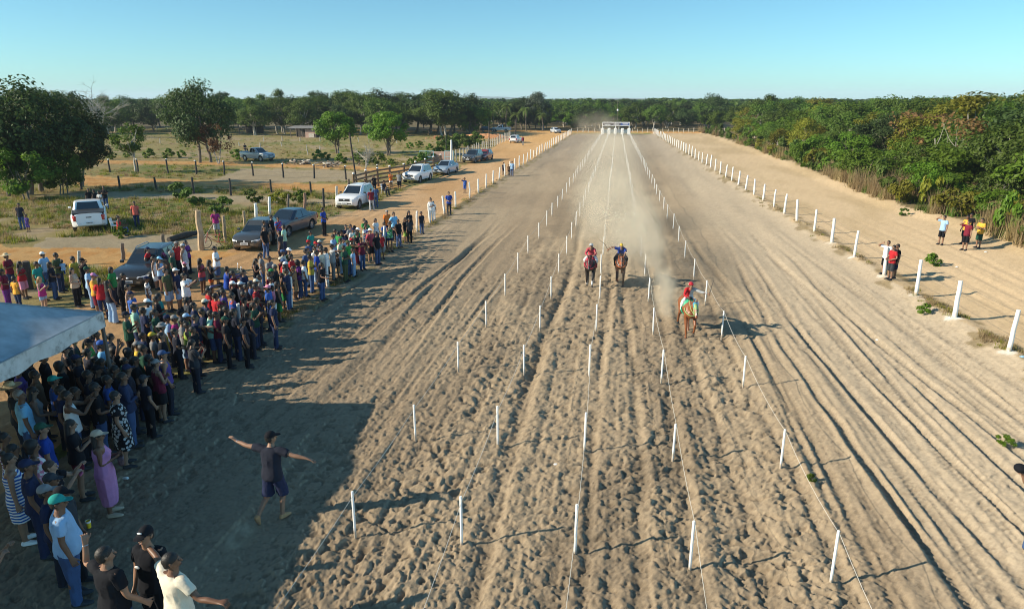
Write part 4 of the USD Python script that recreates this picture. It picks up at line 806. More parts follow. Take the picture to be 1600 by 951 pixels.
def person(label, x, y, face, sex='m', h=1.72, top='shirt', tc='white', tpat=None, low='trousers', lc='denim', head='hair_short', hc='hair', skin=1, pose='idle', fat=1.0, belly=0.0, shoes='charcoal', kid=False, z=None, near=False, jit=6, group=None, extra=(), seed=None, seat=None, bare=False):
    """face: the way the person looks, degrees from +x anticlockwise"""
    T = TEMPL[sex]; R = np.random.default_rng(seed if seed is not None else len(_ppl) + 500); _ppl.append(label)
    po = dict(POSES[pose]) if isinstance(pose, str) else dict(pose)
    for s in 'RL':
        po[s] = tuple(unit(np.array(d) / np.linalg.norm(d) + R.normal(0, .012 * jit, 3)) for d in po[s])
    hd = po.get('head', (0, 0)); po['head'] = (hd[0] + R.normal(0, jit * 1.5), hd[1] + R.normal(0, jit * .6))
    hs = 1.0 + (.28 if h < 1.2 else .18 if h < 1.45 else .05 if h < 1.6 else 0)
    G = T.pose(po); sc = h / (1.742 + .1 * (hs - 1))
    sk = lambda n, fold=0: T.skin(n, G, fat, belly, hs, fold, seed=int(R.integers(0, 99)))
    body = sk('body' if near else 'body_low'); low_pt = seat if seat is not None else float(body[0][:, 2].min()) - (.012 if shoes else 0)
    zz = (zg(x, y) if z is None else z)
    t = thing('person', label, 'person', (x, y, zz - low_pt * sc), math.radians(face - 90), group, sc)
    part('body', body, skin_mat(skin), t, smooth=True)
    if top: part({'tank': 'tank_top', 'crop': 'crop_top', 'shirt': 'shirt', 'long_sleeve': 'shirt'}.get(top, 'dress'), sk(top, .016), cloth(tc, tpat), t, smooth=True)
    if low: part({'wide_trousers': 'trousers', 'short_shorts': 'shorts'}.get(low, low), sk(low, .014), cloth(lc), t, smooth=True)
    for hh in ([head] if isinstance(head, str) else (head or [])):
        n, _, c = hh.partition(':')
        if n in ('cap', 'straw_hat', 'bucket_hat', 'helmet'): part({'straw_hat': 'hat', 'bucket_hat': 'hat'}.get(n, n), sk(n), mat('straw_weave', COL['straw'], .9, noise=.2, scale=60) if n == 'straw_hat' and not c else (mat('helmet_' + c, COL[c], .25, coat=.5) if n == 'helmet' else cloth(c or 'black')), t, smooth=True)
        elif n == 'glasses': part('sunglasses', sk('glasses'), mat('lens_black', (.01, .01, .01), .12), t, smooth=True)
        elif n == 'watch': part('watch', sk('watch'), mat('watch_silver', (.6, .6, .62), .3, metal=.9), t)
        elif n == 'beard': part('beard', sk('beard'), hair_mat(hc), t, smooth=True)
        else: part('hair', sk(n), hair_mat(c or hc), t, smooth=True)
    if any(str(hh).startswith(('cap', 'straw', 'bucket')) for hh in ([head] if isinstance(head, str) else head or [])) and not any('hair' in str(hh) for hh in ([head] if isinstance(head, str) else head)):
        part('hair', T.skin('hair_short', G, 1, 0, hs * .985), hair_mat(hc), t, smooth=True)
    if near:
        ev, ef, _ = T.M['eyes']; ep, _ = sk('eyes')
        for sd in (1, -1):
            fk = ef[(ev[ef[:, 0], 0] * sd) > 0]; ids, inv = np.unique(fk, return_inverse=True); part('eye', (ep[ids], inv.reshape(-1, 3)), eye_m, t)
        part('mouth', sk('mouth'), lip_m, t)
    if shoes:
        b = 'boot' if shoes.startswith('boot') else 'shoe'; c = cloth(shoes.split(':')[-1])
        part(b, sk(b), c, t, smooth=True); part(b, sk(b + '_l'), c, t, smooth=True)
    def grip(side, along=.07):           # world point, and directions, of the palm
        Rh, p = G['ha' + side]; s = 1 if side == 'R' else -1; a = Rh @ np.array([s, 0, 0.]); c = p + a * along + Rh @ np.array([0, 0, -.03])
        Z = rotm('z', face - 90); return Z @ (c * sc) + [x, y, zz - low_pt * sc], Z @ a, Z @ Rh
    return t, grip, G, sc, (x, y, zz - low_pt * sc)
# ------------------------------------------------------------ cars and pickups
glass_m = mat('tinted_glass', (.012, .016, .02), .06, spec=.9, coat=.6)
tyre_m = mat('tyre', (.022, .021, .02), .85, noise=.3, scale=12); rim_m = mat('alloy_rim', (.42, .42, .43), .3, metal=.8); plastic = mat('black_plastic', (.02, .02, .021), .55)
lamp_m = mat('headlamp', (.75, .77, .80), .12, coat=.6); tail_m = mat('tail_lamp', (.42, .02, .02), .2, coat=.5); plate_m = mat('plate_white', (.70, .71, .72), .5); ink_m = mat('plate_ink', (.06, .06, .07), .6); dust_m = mat('dusty_under', (.16, .12, .085), .9)
def paint(name, c, dirt=.25): 
    key = 'car_' + name
    if key in _mats: return _mats[key]
    _mats[key] = usdkit.material(stage, '/World/Looks/' + key, {'tc': ('texture_coordinate', {}), 's': ('separate_xyz', {}), 'mr': ('map_range', {'from_min': .2, 'from_max': .68, 'to_min': .40, 'to_max': .0, 'clamp': True}), 'n': ('noise_texture', {'scale': 3.5, 'detail': 6.0}), 'm': ('math', {'math_type': 'multiply'}),
        'x': ('mix', {'color1': c, 'color2': (.30, .215, .135)}), 'p': ('principled_bsdf', {'roughness': .34, 'specular_ior_level': .6, 'coat_weight': .55, 'coat_roughness': .10})},
        [('tc.object', 's.vector'), ('s.z', 'mr.value'), ('tc.object', 'n.vector'), ('mr.result', 'm.value1'), ('n.fac', 'm.value2'), ('m.value', 'x.fac'), ('x.color', 'p.base_color')], surface='p.BSDF')
    return _mats[key]
CAR = dict(
  hatch=dict(L=3.95, W=1.66, H=1.47, zb=.22, hood=.80, hood2=.95, belt=.96, tail=.98, xws=.72, xrf=-.05, xrr=-1.42, xrb=-1.86, r=.29, ax=(1.28, -1.18), bed=0, tw=.70),
  wagon=dict(L=4.25, W=1.70, H=1.52, zb=.22, hood=.82, hood2=.98, belt=.98, tail=1.0, xws=.80, xrf=.0, xrr=-1.62, xrb=-2.02, r=.30, ax=(1.36, -1.25), bed=0, tw=.72),
  sedan=dict(L=4.55, W=1.76, H=1.47, zb=.21, hood=.80, hood2=.97, belt=.97, tail=1.05, xws=.95, xrf=.18, xrr=-.95, xrb=-1.62, r=.32, ax=(1.42, -1.30), bed=0, tw=.70),
  suv=dict(L=4.50, W=1.84, H=1.68, zb=.27, hood=.96, hood2=1.10, belt=1.08, tail=1.10, xws=.86, xrf=.10, xrr=-1.70, xrb=-2.12, r=.36, ax=(1.40, -1.32), bed=0, tw=.74),
  pickup=dict(L=5.35, W=1.98, H=1.80, zb=.38, hood=1.04, hood2=1.19, belt=1.20, tail=1.24, xws=1.12, xrf=.42, xrr=-.52, xrb=-.74, r=.39, ax=(1.62, -1.50), bed=1, tw=.74))
def car(kind, col, loc, heading, label, cat='car', group=None, front_plate=True, cover=False, rack=False, dark_front=False, name='parked_car', open_door=None):
    q = CAR[kind]; L, W = q['L'], q['W']; t = thing(name, label, cat, loc, math.radians(heading), group); pm = paint(*col)
    # lower body: loft of half sections along x
    xs = np.linspace(-L / 2, L / 2, 27); prof = []
    for x in xs:
        e = min(1, (L / 2 - x) / .55) if x > 0 else min(1, (x + L / 2) / .45); k = 1 - (1 - max(e, 0)) ** 2.2
        w = W / 2 * (.70 + .30 * k)
        if x > q['xws'] - .1: zt = q['hood2'] + (q['hood'] - q['hood2']) * max(0, (x - q['xws']) / (L / 2 - q['xws'])) ** 1.7 - .16 * (1 - k) 
        elif x < q['xrb'] and not q['bed']: zt = q['tail'] - .06 * (1 - k)
        else: zt = q['belt'] + (q['tail'] - q['belt']) * max(0, -x) / (L / 2)
        zb = q['zb'] + .16 * (1 - k)
        zm = zb + (zt - zb) * .55
        half = [(0, zb), (w * .86, zb), (w * .965, zb + .07), (w, zm), (w * .985, zt - .14), (w * .945, zt - .035), (w * .82, zt), (w * .4, zt + .018), (0, zt + .022)]
        prof.append([(x, y, z) for y, z in half] + [(x, -y, z) for y, z in half[-2:0:-1]])
    P = np.array(prof); n, m = P.shape[:2]; V = P.reshape(-1, 3); i, j = np.meshgrid(np.arange(n - 1), np.arange(m), indexing='ij'); a = (i * m + j).ravel(); b = (i * m + (j + 1) % m).ravel()
    F = np.vstack([np.stack([a, b, b + m], 1), np.stack([a, b + m, a + m], 1)]); k = np.arange(1, m - 1)
    F = np.vstack([F, np.stack([0 * k, k + 1, k], 1), (n - 1) * m + np.stack([0 * k, k, k + 1], 1)])
    man = m3.Manifold(m3.Mesh(V.astype(np.float32), F.astype(np.uint32)))
    if man.volume() < 0: man = m3.Manifold(m3.Mesh(V.astype(np.float32), F[:, ::-1].astype(np.uint32)))
    r = q['r']
    for ax in q['ax']:
        cyl = m3.Manifold.cylinder(W * 1.2, r * 1.17, r * 1.17, 28).rotate((90, 0, 0)).translate((ax, W * .6, r + .03)); core = m3.Manifold.cube((4 * r, W - .46, 2), True).translate((ax, 0, r))
        man = man - (cyl - core)
    if q['bed']: man = man - m3.Manifold.cube((L / 2 + q['xrb'] - .14, W - .26, .9), True).translate(((q['xrb'] - .04 - L / 2 + .10) / 2, 0, q['tail'] + .45 - .46))
    part('body', man, pm, t, smooth=32)
    zb, H = q['belt'] - .03, q['H']; yb, yr = W / 2 * .90, W / 2 * q['tw']
    base = [(q['xws'], yb * .86), (q['xws'] - .28, yb), (q['xrb'] + .16, yb), (q['xrb'], yb * .88)]; roof = [(q['xrf'], yr * .86), (q['xrf'] - .2, yr), (q['xrr'] + .14, yr), (q['xrr'], yr * .88)]
    pts = [(x, s * y, zb) for x, y in base for s in (1, -1)] + [(x, s * y, H - .035) for x, y in roof for s in (1, -1)] + [(x * .88 - .02, s * y * .6, H) for x, y in roof for s in (1, -1)]
    part('cabin', trimesh.convex.convex_hull(np.array(pts)), pm, t, smooth=25)
    def pane(nm, c4, inset=.09, out=.012, mt=glass_m):
        c = np.array(c4, float); ce = c.mean(0); nn = unit(np.cross(c[1] - c[0], c[3] - c[0])); 
        if nn @ (ce - [(q['xrf'] + q['xrr']) / 2, 0, 1.0]) < 0: nn = -nn
        g = ce + (c - ce) * (1 - inset); part(nm, trimesh.convex.convex_hull(np.vstack([g + nn * out, g - nn * .03])), mt, t)
    top = H - .035
    pane('windscreen', [(q['xws'], yb * .86, zb), (q['xws'], -yb * .86, zb), (q['xrf'], -yr * .86, top), (q['xrf'], yr * .86, top)])
    pane('rear_window', [(q['xrb'], yb * .88, zb), (q['xrb'], -yb * .88, zb), (q['xrr'], -yr * .88, top), (q['xrr'], yr * .88, top)], .14)
    for s in (1, -1):
        B = lambda f: (q['xws'] - .28 + f * (q['xrb'] + .16 - q['xws'] + .28), s * yb, zb); T = lambda f: (q['xrf'] - .2 + f * (q['xrr'] + .14 - q['xrf'] + .2), s * yr, top)
        sp = (0.02, .50, .98) if kind in ('sedan', 'pickup', 'hatch') else (.02, .40, .74, .99)
        for f0, f1 in zip(sp[:-1], sp[1:]): pane('side_window', [B(f0), B(f1), T(f1), T(f0)], .13)
        part('mirror', bx(.12, .17, .13, (q['xws'] - .30, s * (W / 2 + .08), q['belt'] + .07), ch=.03), plastic if dark_front else pm, t, smooth=30)
        for f in (.45, .93): part('door_handle', bx(.15, .03, .03, (B(f)[0] + .12, s * (W / 2 * .985), q['belt'] - .15), ch=.008), plastic, t)
        # lamps wrap round the corners
        zl = (q['hood'] - .16); yl = W / 2 * .70
        part('headlight', hull(ell((L / 2 - .03, s * yl * .70, zl - .02), (.05, .03, .055)), ell((L / 2 - .16, s * (yl + .10), zl + .01), (.06, .04, .065)), ell((L / 2 - .36, s * (yl + .185), zl + .05), (.05, .03, .04))), lamp_m, t, smooth=40)
        zt = q['tail'] - .17; part('tail_light', hull(ell((-L / 2 + .03, s * (yl + .05), zt), (.05, .09, .09)), ell((-L / 2 + .03, s * (yl + .08), zt - .22), (.05, .07, .06)), ell((-L / 2 + .17, s * (yl + .17), zt), (.04, .03, .08))), tail_m, t, smooth=40)
    gx = L / 2 - .03
    part('grille', bx(.08, W * .50, .13 if kind != 'suv' else .2, (gx, 0, q['hood'] - .19), ch=.02), plastic, t); part('bumper', bx(.16, W * .66, .16, (gx - .045, 0, q['zb'] + .23), ch=.05), plastic if kind in ('suv', 'pickup') or dark_front else dust_m, t)
    part('bumper', bx(.14, W * .70, .18, (-L / 2 + .06, 0, q['zb'] + .20), ch=.05), pm if kind == 'pickup' else plastic, t); part('badge', hull(ell((gx + .04, 0, q['hood'] - .17), (.012, .055, .045))), lamp_m, t)
    for x, s in ((gx + .055, 1), (-L / 2 - .03, -1)):
        if s == 1 and not front_plate: continue
        pl = part('number_plate', bx(.015, .42, .135, (x, 0, q['zb'] + (.27 if s == 1 else .30)), ch=.004), plate_m, t)
        part('lettering', cat_mesh([bx(.004, .03 + .014 * (i % 3 == 1), .062, (x + s * .009, -.155 + i * .051, q['zb'] + (.262 if s == 1 else .292))) for i in range(7)]), ink_m, pl, kind='stuff')
    for ax in q['ax']:
        for s in (1, -1):
            w = holder('wheel', t); C = (ax, s * (W / 2 - .115), r)
            prof = np.array([(r * .62, -.09), (r * .93, -.10), (r, -.065), (r, .065), (r * .93, .10), (r * .62, .09), (r * .62, -.09)])
            M = trimesh.transformations.rotation_matrix(PI / 2, (1, 0, 0)); M[:3, 3] = C
            ty = trimesh.creation.revolve(prof, sections=24); ty.apply_transform(M); part('tyre', ty, tyre_m, w, smooth=35)
            rim = [trimesh.creation.cylinder(r * .20, .15, sections=12), trimesh.creation.annulus(r * .53, r * .64, .15, sections=24)] + [bx(r * .5, .055, .13, (r * .36 * math.cos(a), r * .36 * math.sin(a), 0), rz=a) for a in np.arange(5) * 2 * PI / 5] + [trimesh.creation.cylinder(r * .58, .06, sections=20)]
            vv, ff = cat_mesh(rim); part('rim', (vv @ M[:3, :3].T + M[:3, 3], ff), rim_m, w)
    if q['bed']: part('tailgate_handle', bx(.03, .3, .06, (-L / 2 - .005, 0, q['tail'] - .22), ch=.01), plastic, t)
    if cover: part('bed_cover', bx(L / 2 + q['xrb'] - .1, W - .2, .05, ((q['xrb'] - .02 - L / 2 + .06) / 2, 0, q['tail'] + .035), ch=.015), plastic, t)
    if rack or kind == 'suv':
        for s in (1, -1): part('roof_rail', tube([(q['xrf'] - .15, s * yr * .92, H - .01), (q['xrf'] - .3, s * yr * .92, H + .045), (q['xrr'] + .3, s * yr * .92, H + .045), (q['xrr'] + .12, s * yr * .92, H - .01)], .02, 6), plastic if not rack else rim_m, t)
    if open_door is not None:
        part('door', bx(.95, .06, .72, (.25, open_door * (W / 2 + .36), q['zb'] + .42), rz=open_door * .95, ch=.02), pm, t)
    return t
def car_px(kind, col, px, py, heading, label, **k):
    x, y = gp(px, py); return car(kind, col, (x, y, zg(x, y) - .01), heading, label, **k)
BLACK = ('black', (.016, .017, .018)); GREY = ('graphite', (.045, .048, .05)); NAVY = ('night_blue', (.018, .024, .04)); WHITE = ('white', (.74, .75, .76)); SILVER = ('silver', (.40, .43, .46)); STEEL = ('steel_blue', (.26, .34, .42)); DARKG = ('gunmetal', (.06, .065, .07)); RED = ('red', (.20, .035, .03))
def car_at(kind, col, x, y, heading, label, **k): return car(kind, col, (x, y, zg(x, y) - .01), heading, label, **k)
car_at('wagon', BLACK, -21.2, 27.95, -78, 'black dusty station wagon facing the camera behind the crowd, nearest car', rack=True)
car_at('hatch', GREY, -20.25, 36.2, -83, 'dark grey boxy hatchback with bright headlights beside the leaning fence posts', rack=False)
car_at('sedan', NAVY, -20.4, 40.4, -96, 'glossy dark blue sedan parked behind the grey hatchback')
car_px('suv', WHITE, 557, 322, -92, 'white sport utility car with black grille at the roadside, people leaning on it', dark_front=True, open_door=1)
car_px('suv', WHITE, 653, 283, -97, 'white crossover car with black lower bumper parked by the brown rail fence', dark_front=True)
car_px('sedan', STEEL, 697, 271, -97, 'pale blue-grey sedan at the far end of the brown rail fence')
car_px('suv', DARKG, 739, 253, -97, 'dark grey sport utility car by the pale fence posts, in front of the red car')
car_px('hatch', RED, 757, 250, -97, 'dark red hatchback hidden behind the dark sport utility car')
car_px('wagon', WHITE, 806, 223, 82, 'white car parked at the end of the pale posts with people at its side')
car_px('hatch', SILVER, 868, 208, -60, 'silver car driving on the far bend of the dirt road', name='car')
car_px('pickup', WHITE, 783, 206, 178, 'white pickup with its door open in front of the palms', cat='pickup', name='parked_pickup', open_door=-1)
car_px('hatch', DARKG, 762, 206, 10, 'dark car half hidden in the bushes left of the far white pickup')
car_px('pickup', SILVER, 403, 251, -20, 'silver pickup standing on the upper dirt path in the left field', cat='pickup', name='parked_pickup')
car_px('pickup', WHITE, 143, 354, 129, 'white pickup with grey bed cover seen from behind in the left field', cat='pickup', name='parked_pickup', cover=True)

# ------------------------------------------------------------ bicycle, motorcycle, chairs
def spoked(c, R, tr, axis, spokes=12, mt=tyre_m, parent=None):
    w = holder('wheel', parent); tor = trimesh.creation.torus(R, tr, 28, 8); M = trimesh.geometry.align_vectors([0, 0, 1], axis); M[:3, 3] = c; tor.apply_transform(M); part('tyre', tor, mt, w, smooth=True)
    sp = [tube([(0, 0, 0), (R * .96 * math.cos(a), R * .96 * math.sin(a), 0)], .004, 3) for a in np.arange(spokes) * 2 * PI / spokes] + [trimesh.creation.cylinder(.03, .08, sections=8)]
    v, f = cat_mesh(sp); part('spokes', (v @ M[:3, :3].T + M[:3, 3], f), rim_m, w, kind='stuff')
def bicycle(loc, heading, label):
    t = thing('bicycle', label, 'bicycle', loc, math.radians(heading)); red = mat('bike_red', (.42, .03, .03), .35, coat=.4)
    for x in (.53, -.53): spoked((x, 0, .33), .31, .02, (0, 1, 0), parent=t)
    part('frame', cat_mesh([tube(p, .017, 6) for p in ([(.53, 0, .33), (.43, 0, .62), (.36, 0, .88)], [(.41, 0, .68), (-.12, 0, .32)], [(.39, 0, .78), (-.25, 0, .74)], [(-.12, 0, .32), (-.28, 0, .86)], [(-.53, .03, .33), (-.12, .02, .32)], [(-.53, 0, .33), (-.25, 0, .74)])]), red, t)
    part('handlebar', tube([(.28, .30, 1.0), (.38, .12, .98), (.37, 0, .92), (.38, -.12, .98), (.28, -.30, 1.0)], .014, 6), plastic, t); part('saddle', hull(ell((-.36, 0, .90), (.09, .075, .03)), ell((-.18, 0, .91), (.05, .025, .02))), plastic, t, smooth=True)
    part('pedal', bx(.09, .09, .02, (-.06, .16, .20)), plastic, t); part('pedal', bx(.09, .09, .02, (-.18, -.16, .44)), plastic, t); part('chainring', trimesh.creation.annulus(.07, .09, .01, sections=16).apply_transform(trimesh.transformations.rotation_matrix(PI / 2, (1, 0, 0), (0, 0, 0))).apply_translation((-.12, -.05, .32)), rim_m, t)
bicycle(at_px(338, 387), 200, 'red bicycle held by the man in purple beside the tall corner post')
def motorbike(loc, heading, label, c):
    t = thing('motorcycle', label, 'motorcycle', loc, math.radians(heading)); pm = paint(*c)
    for x in (.64, -.62): spoked((x, 0, .30), .25, .05, (0, 1, 0), parent=t)
    part('frame', cat_mesh([tube(p, .025, 6) for p in ([(.64, .07, .30), (.45, .07, .95)], [(.64, -.07, .30), (.45, -.07, .95)], [(.42, 0, .85), (-.2, 0, .42)], [(-.62, .06, .30), (-.1, .06, .42)], [(-.62, -.06, .30), (-.1, -.06, .42)])]), plastic, t)
    part('tank', hull(ell((.28, 0, .84), (.18, .13, .12)), ell((0, 0, .80), (.12, .10, .09))), pm, t, smooth=True); part('seat', hull(ell((-.05, 0, .80), (.12, .11, .05)), ell((-.60, 0, .84), (.14, .10, .05))), plastic, t, smooth=True)
    part('engine', hull(ell((.12, 0, .42), (.2, .13, .16)), ell((-.1, 0, .40), (.12, .13, .12))), dust_m, t, smooth=30); part('headlight', hull(ell((.56, 0, .92), (.07, .09, .09))), lamp_m, t, smooth=True); part('tail_light', bx(.06, .14, .07, (-.82, 0, .80), ch=.015), tail_m, t)
    part('handlebar', tube([(.32, .38, 1.05), (.42, .15, 1.03), (.42, -.15, 1.03), (.32, -.38, 1.05)], .016, 6), plastic, t)
    for s in (1, -1): part('mirror', cat_mesh([tube([(.36, s * .28, 1.05), (.40, s * .34, 1.26)], .008, 4), hull_tm(ell((.40, s * .37, 1.29), (.02, .065, .045)))]), lamp_m, t); part('mudguard', hull(ell((.64 if s > 0 else -.62, 0, .57), (.22, .06, .02)), ell((.64 + .15 if s > 0 else -.80, 0, .50), (.08, .055, .02))), pm, t, smooth=True)
def hull_tm(*es): me = hull(*es).to_mesh(); return np.array(me.vert_properties[:, :3], float), np.array(me.tri_verts)
MB = at_px(364, 463); motorbike(MB, 40, 'dark blue motorcycle with round white mirror under the rider in blue jersey', ('moto_blue', (.02, .05, .2)))
chair_w = mat('chair_white', (.72, .72, .70), .45)
def chair(loc, heading, label):
    t = thing('plastic_chair', label, 'chair', loc, math.radians(heading), None); part('seat', bx(.44, .44, .03, (0, 0, .42), ch=.01), chair_w, t); part('backrest', bx(.03, .44, .45, (-.22, 0, .66), ry=-.18, ch=.01), chair_w, t)
    for a in (1, -1):
        for b in (1, -1): part('leg', tube([(a * .22, b * .22, -.03), (a * .18, b * .18, .42)], .02, 5), chair_w, t)
        part('armrest', tube([(-.24, a * .23, .64), (.14, a * .24, .64), (.20, a * .22, .42)], .018, 5), chair_w, t)
CH1, CH2, CH3 = at_px(601, 303), at_px(574, 306), at_px(182, 362)
chair(CH1, -20, 'white plastic chair under the seated man by the rail fence'); chair(CH2, -30, 'white plastic chair behind the white roadside car'); chair(CH3, 20, 'plastic chair under the seated woman beside the white pickup')

# ------------------------------------------------------------ posts, field fences, poles, sheds
old_wood = mat('old_wood', (.16, .125, .095), .9, noise=.4, scale=5, bump=.6, bscale=20); dark_wood = mat('dark_wood', (.05, .042, .036), .9, noise=.4, scale=5, bump=.5, bscale=20); tan_wood = mat('tan_wood', (.40, .29, .18), .85, noise=.3, scale=4, bump=.5, bscale=18); brown_rail = mat('brown_rail', (.15, .085, .04), .75, noise=.3, scale=4, bump=.3, bscale=18); pale_wood = mat('pale_wood', (.46, .42, .36), .85, noise=.25, scale=5, bump=.4)
PR = np.random.default_rng(77)
def post_mesh(x, y, h, r, lean=(0, 0), z=None):
    z = zg(x, y) if z is None else z; n = 5; zz = np.linspace(-.25, h, n)
    return tube(np.stack([x + lean[0] * zz / h + PR.normal(0, .012, n), y + lean[1] * zz / h + PR.normal(0, .012, n), z + zz], 1), r * np.array([1.1, 1, .96, .93, .84]), 8)
def h_from(px, py, top): 
    x, y = gp(px, py); lo, hi = .1, 20.
    for _ in range(30):
        m = (lo + hi) / 2
        if px_at((x, y, m))[1] > top: lo = m
        else: hi = m
    return x, y, lo
def lone_post(px, py, tx, ty, r, mt, label, name='fence_post'):
    x, y, h = h_from(px, py, ty); fx = px_at((x, y, h))[0]; d = math.hypot(x, y) / FPX
    single(name, post_mesh(x, y, h, r, ((tx - fx) * d, 0)), mt, label, 'post', smooth=40)
for a in [(315, 391, 309, 329, .17, tan_wood, 'thick tan corner post left of the man with the bicycle'), (352, 379, 349, 337, .10, tan_wood, 'slim tan post right behind the red bicycle'), (383, 352, 381, 330, .10, tan_wood, 'short tan post behind the roof of the grey hatchback'), (401, 344, 399, 318, .12, white_paint, 'white-topped post with a propping stick behind the grey hatchback'), (422, 338, 421, 308, .11, white_paint, 'tall white post in the weeds behind the two dark cars'), (450, 336, 450, 304, .10, old_wood, 'grey-black post behind the roof of the dark blue sedan'),
          (476, 340, 476, 302, .12, mat('red_wood', (.26, .15, .10), .9, noise=.3), 'reddish-brown post right of the dark blue sedan'), (506, 326, 505, 295, .10, dark_wood, 'dark post at the road edge behind the man in blue and black'), (526, 324, 526, 291, .11, pale_wood, 'pale weathered post left of the white roadside car'), (540, 309, 540, 292, .12, dark_wood, 'short black stump behind the white roadside car'), (546, 300, 545, 280, .12, old_wood, 'thick grey post at the start of the brown rail fence'), (124, 414, 123, 392, .09, pale_wood, 'pale post behind the man in the mustard shirt'), (193, 406, 191, 380, .10, old_wood, 'grey post sprouting green leaves left of the black station wagon'), (255, 384, 254, 366, .12, old_wood, 'short grey stump behind the roof of the black station wagon'), (46, 452, 40, 408, .16, dark_wood, 'leaning charred stump among the people at the left')]:
    lone_post(*a)
single('stick', tube([at_px(411, 344), np.array(at_px(404, 346)) + [0, 0, 1.15]], .035, 5), tan_wood, 'thin slanting stick propping the white-topped post', 'stick')
single('stick', tube([at_px(316, 377), np.array(at_px(337, 372)) + [0, 0, .9]], .04, 5), tan_wood, 'slanting pole between the corner post and the cyclist', 'stick')
single('fallen_log', tube([np.array(at_px(264, 378)) + [0, 0, .12], np.array(at_px(290, 372)) + [0, 0, .2], np.array(at_px(312, 367)) + [0, 0, .15]], [.16, .2, .13], 8), dark_wood, 'dark fallen log lying behind the thick tan corner post', 'log', smooth=50)
def field_fence(label, posts, mt, r, hs, wires=(.4, .7, .95), cap=False, wire=True):
    t = thing('field_fence', label, 'fence'); tops = []
    for px, py, ty in posts:
        x, y, h = h_from(px, py, ty); part('post', post_mesh(x, y, h, r, PR.normal(0, .05, 2)), mt, t, smooth=40); tops.append(np.array([x, y, zg(x, y), h]))
        if cap: part('post_top', hull(ell((x, y, zg(x, y) + h), (r * 1.02, r * 1.02, r * .8))), white_paint, t, smooth=True)
    if wire:
        for w in wires: part('wire', tube([(p[0], p[1], p[2] + p[3] * w) for p in tops], .008, 3), wire_mat, t)
field_fence('row of black posts along the lower orange path in the left field', [(128, 297, 270), (188, 296, 275), (245, 297, 277), (303, 303, 277), (361, 306, 279), (424, 301, 281), (487, 303, 284)], dark_wood, .10, 0)
field_fence('row of dark posts with pale tops along the upper edge of the lower path', [(172, 269, 249), (216, 270, 249), (263, 272, 249), (307, 272, 251), (351, 273, 252), (396, 275, 254), (443, 278, 256), (491, 279, 258), (541, 281, 260), (590, 272, 258)], dark_wood, .10, 0, cap=True)
field_fence('thin pale posts crossing the pasture behind the silver pickup', [(340, 236, 222), (374, 228, 222), (407, 234, 223), (440, 229, 222), (481, 242, 226), (500, 246, 228), (530, 250, 236), (575, 258, 243)], pale_wood, .09, 0)
field_fence('far line of pale pasture posts in front of the sheds', [(250, 224, 216), (300, 222, 214), (330, 221, 211), (358, 220, 209), (412, 221, 214), (441, 220, 213), (469, 221, 215), (500, 221, 214), (560, 222, 215), (620, 224, 217), (690, 221, 213), (727, 224, 218)], pale_wood, .08, 0)
pf = []
for k in np.linspace(0, 1, 27): 
    a, b = gp(708, 257), gp(797, 217.5); p = a + (b - a) * k; u = px_at((*p, 0)); v = px_at((*p, 1.55 + PR.normal(0, .15))); pf.append((u[0], u[1], v[1]))
field_fence('dense row of pale posts along the left edge of the road beyond the rail fence', pf, pale_wood, .09, 0, wires=(.5, .85))
gf = []
for px in list(range(893, 945, 9)) + list(range(988, 1150, 8)): gf.append((px, 206.5 + PR.normal(0, .2), 200.5 + PR.normal(0, .6)))
field_fence('line of thin pale posts crossing behind the starting gate', gf, pale_wood, .09, 0)
# brown rail fence of the corral
def rail_fence():
    t = thing('rail_fence', 'brown wooden rail fence with white-topped posts along the dirt road', 'fence'); ps = [gp(554, 302), gp(573, 296), gp(591, 291), gp(610, 287.5), gp(632, 283), gp(650, 278.5), gp(665, 273), gp(678, 268.5), gp(689, 264.5)]; Hh = 1.75
    for x, y in ps:
        part('post', post_mesh(x, y, Hh, .13), brown_rail, t, smooth=40); part('post_top', hull(ell((x, y, zg(x, y) + Hh), (.125, .125, .09))), white_paint, t, smooth=True)
    for a, b in zip(ps[:-1], ps[1:]):
        d = b - a; az = math.atan2(d[1], d[0]); l = np.hypot(*d); z = (zg(*a) + zg(*b)) / 2; nrm = np.array([math.sin(az), -math.cos(az)]) * .14
        for hz in (.35, .75, 1.15, 1.55): part('rail', bx(l * .99, .05, .17, ((a[0] + b[0]) / 2 + nrm[0], (a[1] + b[1]) / 2 + nrm[1], z + hz + PR.normal(0, .01)), rz=az, ch=.008), brown_rail, t)
rail_fence()
for px, py, tx, ty, r, mt, lb in [(558, 290, 546, 208, .09, dark_wood, 'thin leaning dark power pole right of the first bright green tree'), (705, 256, 705, 219, .13, white_paint, 'crooked white pole beside the blue gate'), (697, 250, 697, 208, .07, dark_wood, 'thin dark pole just left of the crooked white pole'), (805, 214, 805, 187, .11, dark_wood, 'dark pole by the white car at the end of the pale posts'), (764, 238, 764, 190, .09, dark_wood, 'tall thin pole above the dark red hatchback')]:
    lone_post(px, py, tx, ty, r, mt, lb, 'pole')
def at3(px, py, z=0.0): x, y = gp(px, py); return np.array([x, y, zg(x, y) + z])
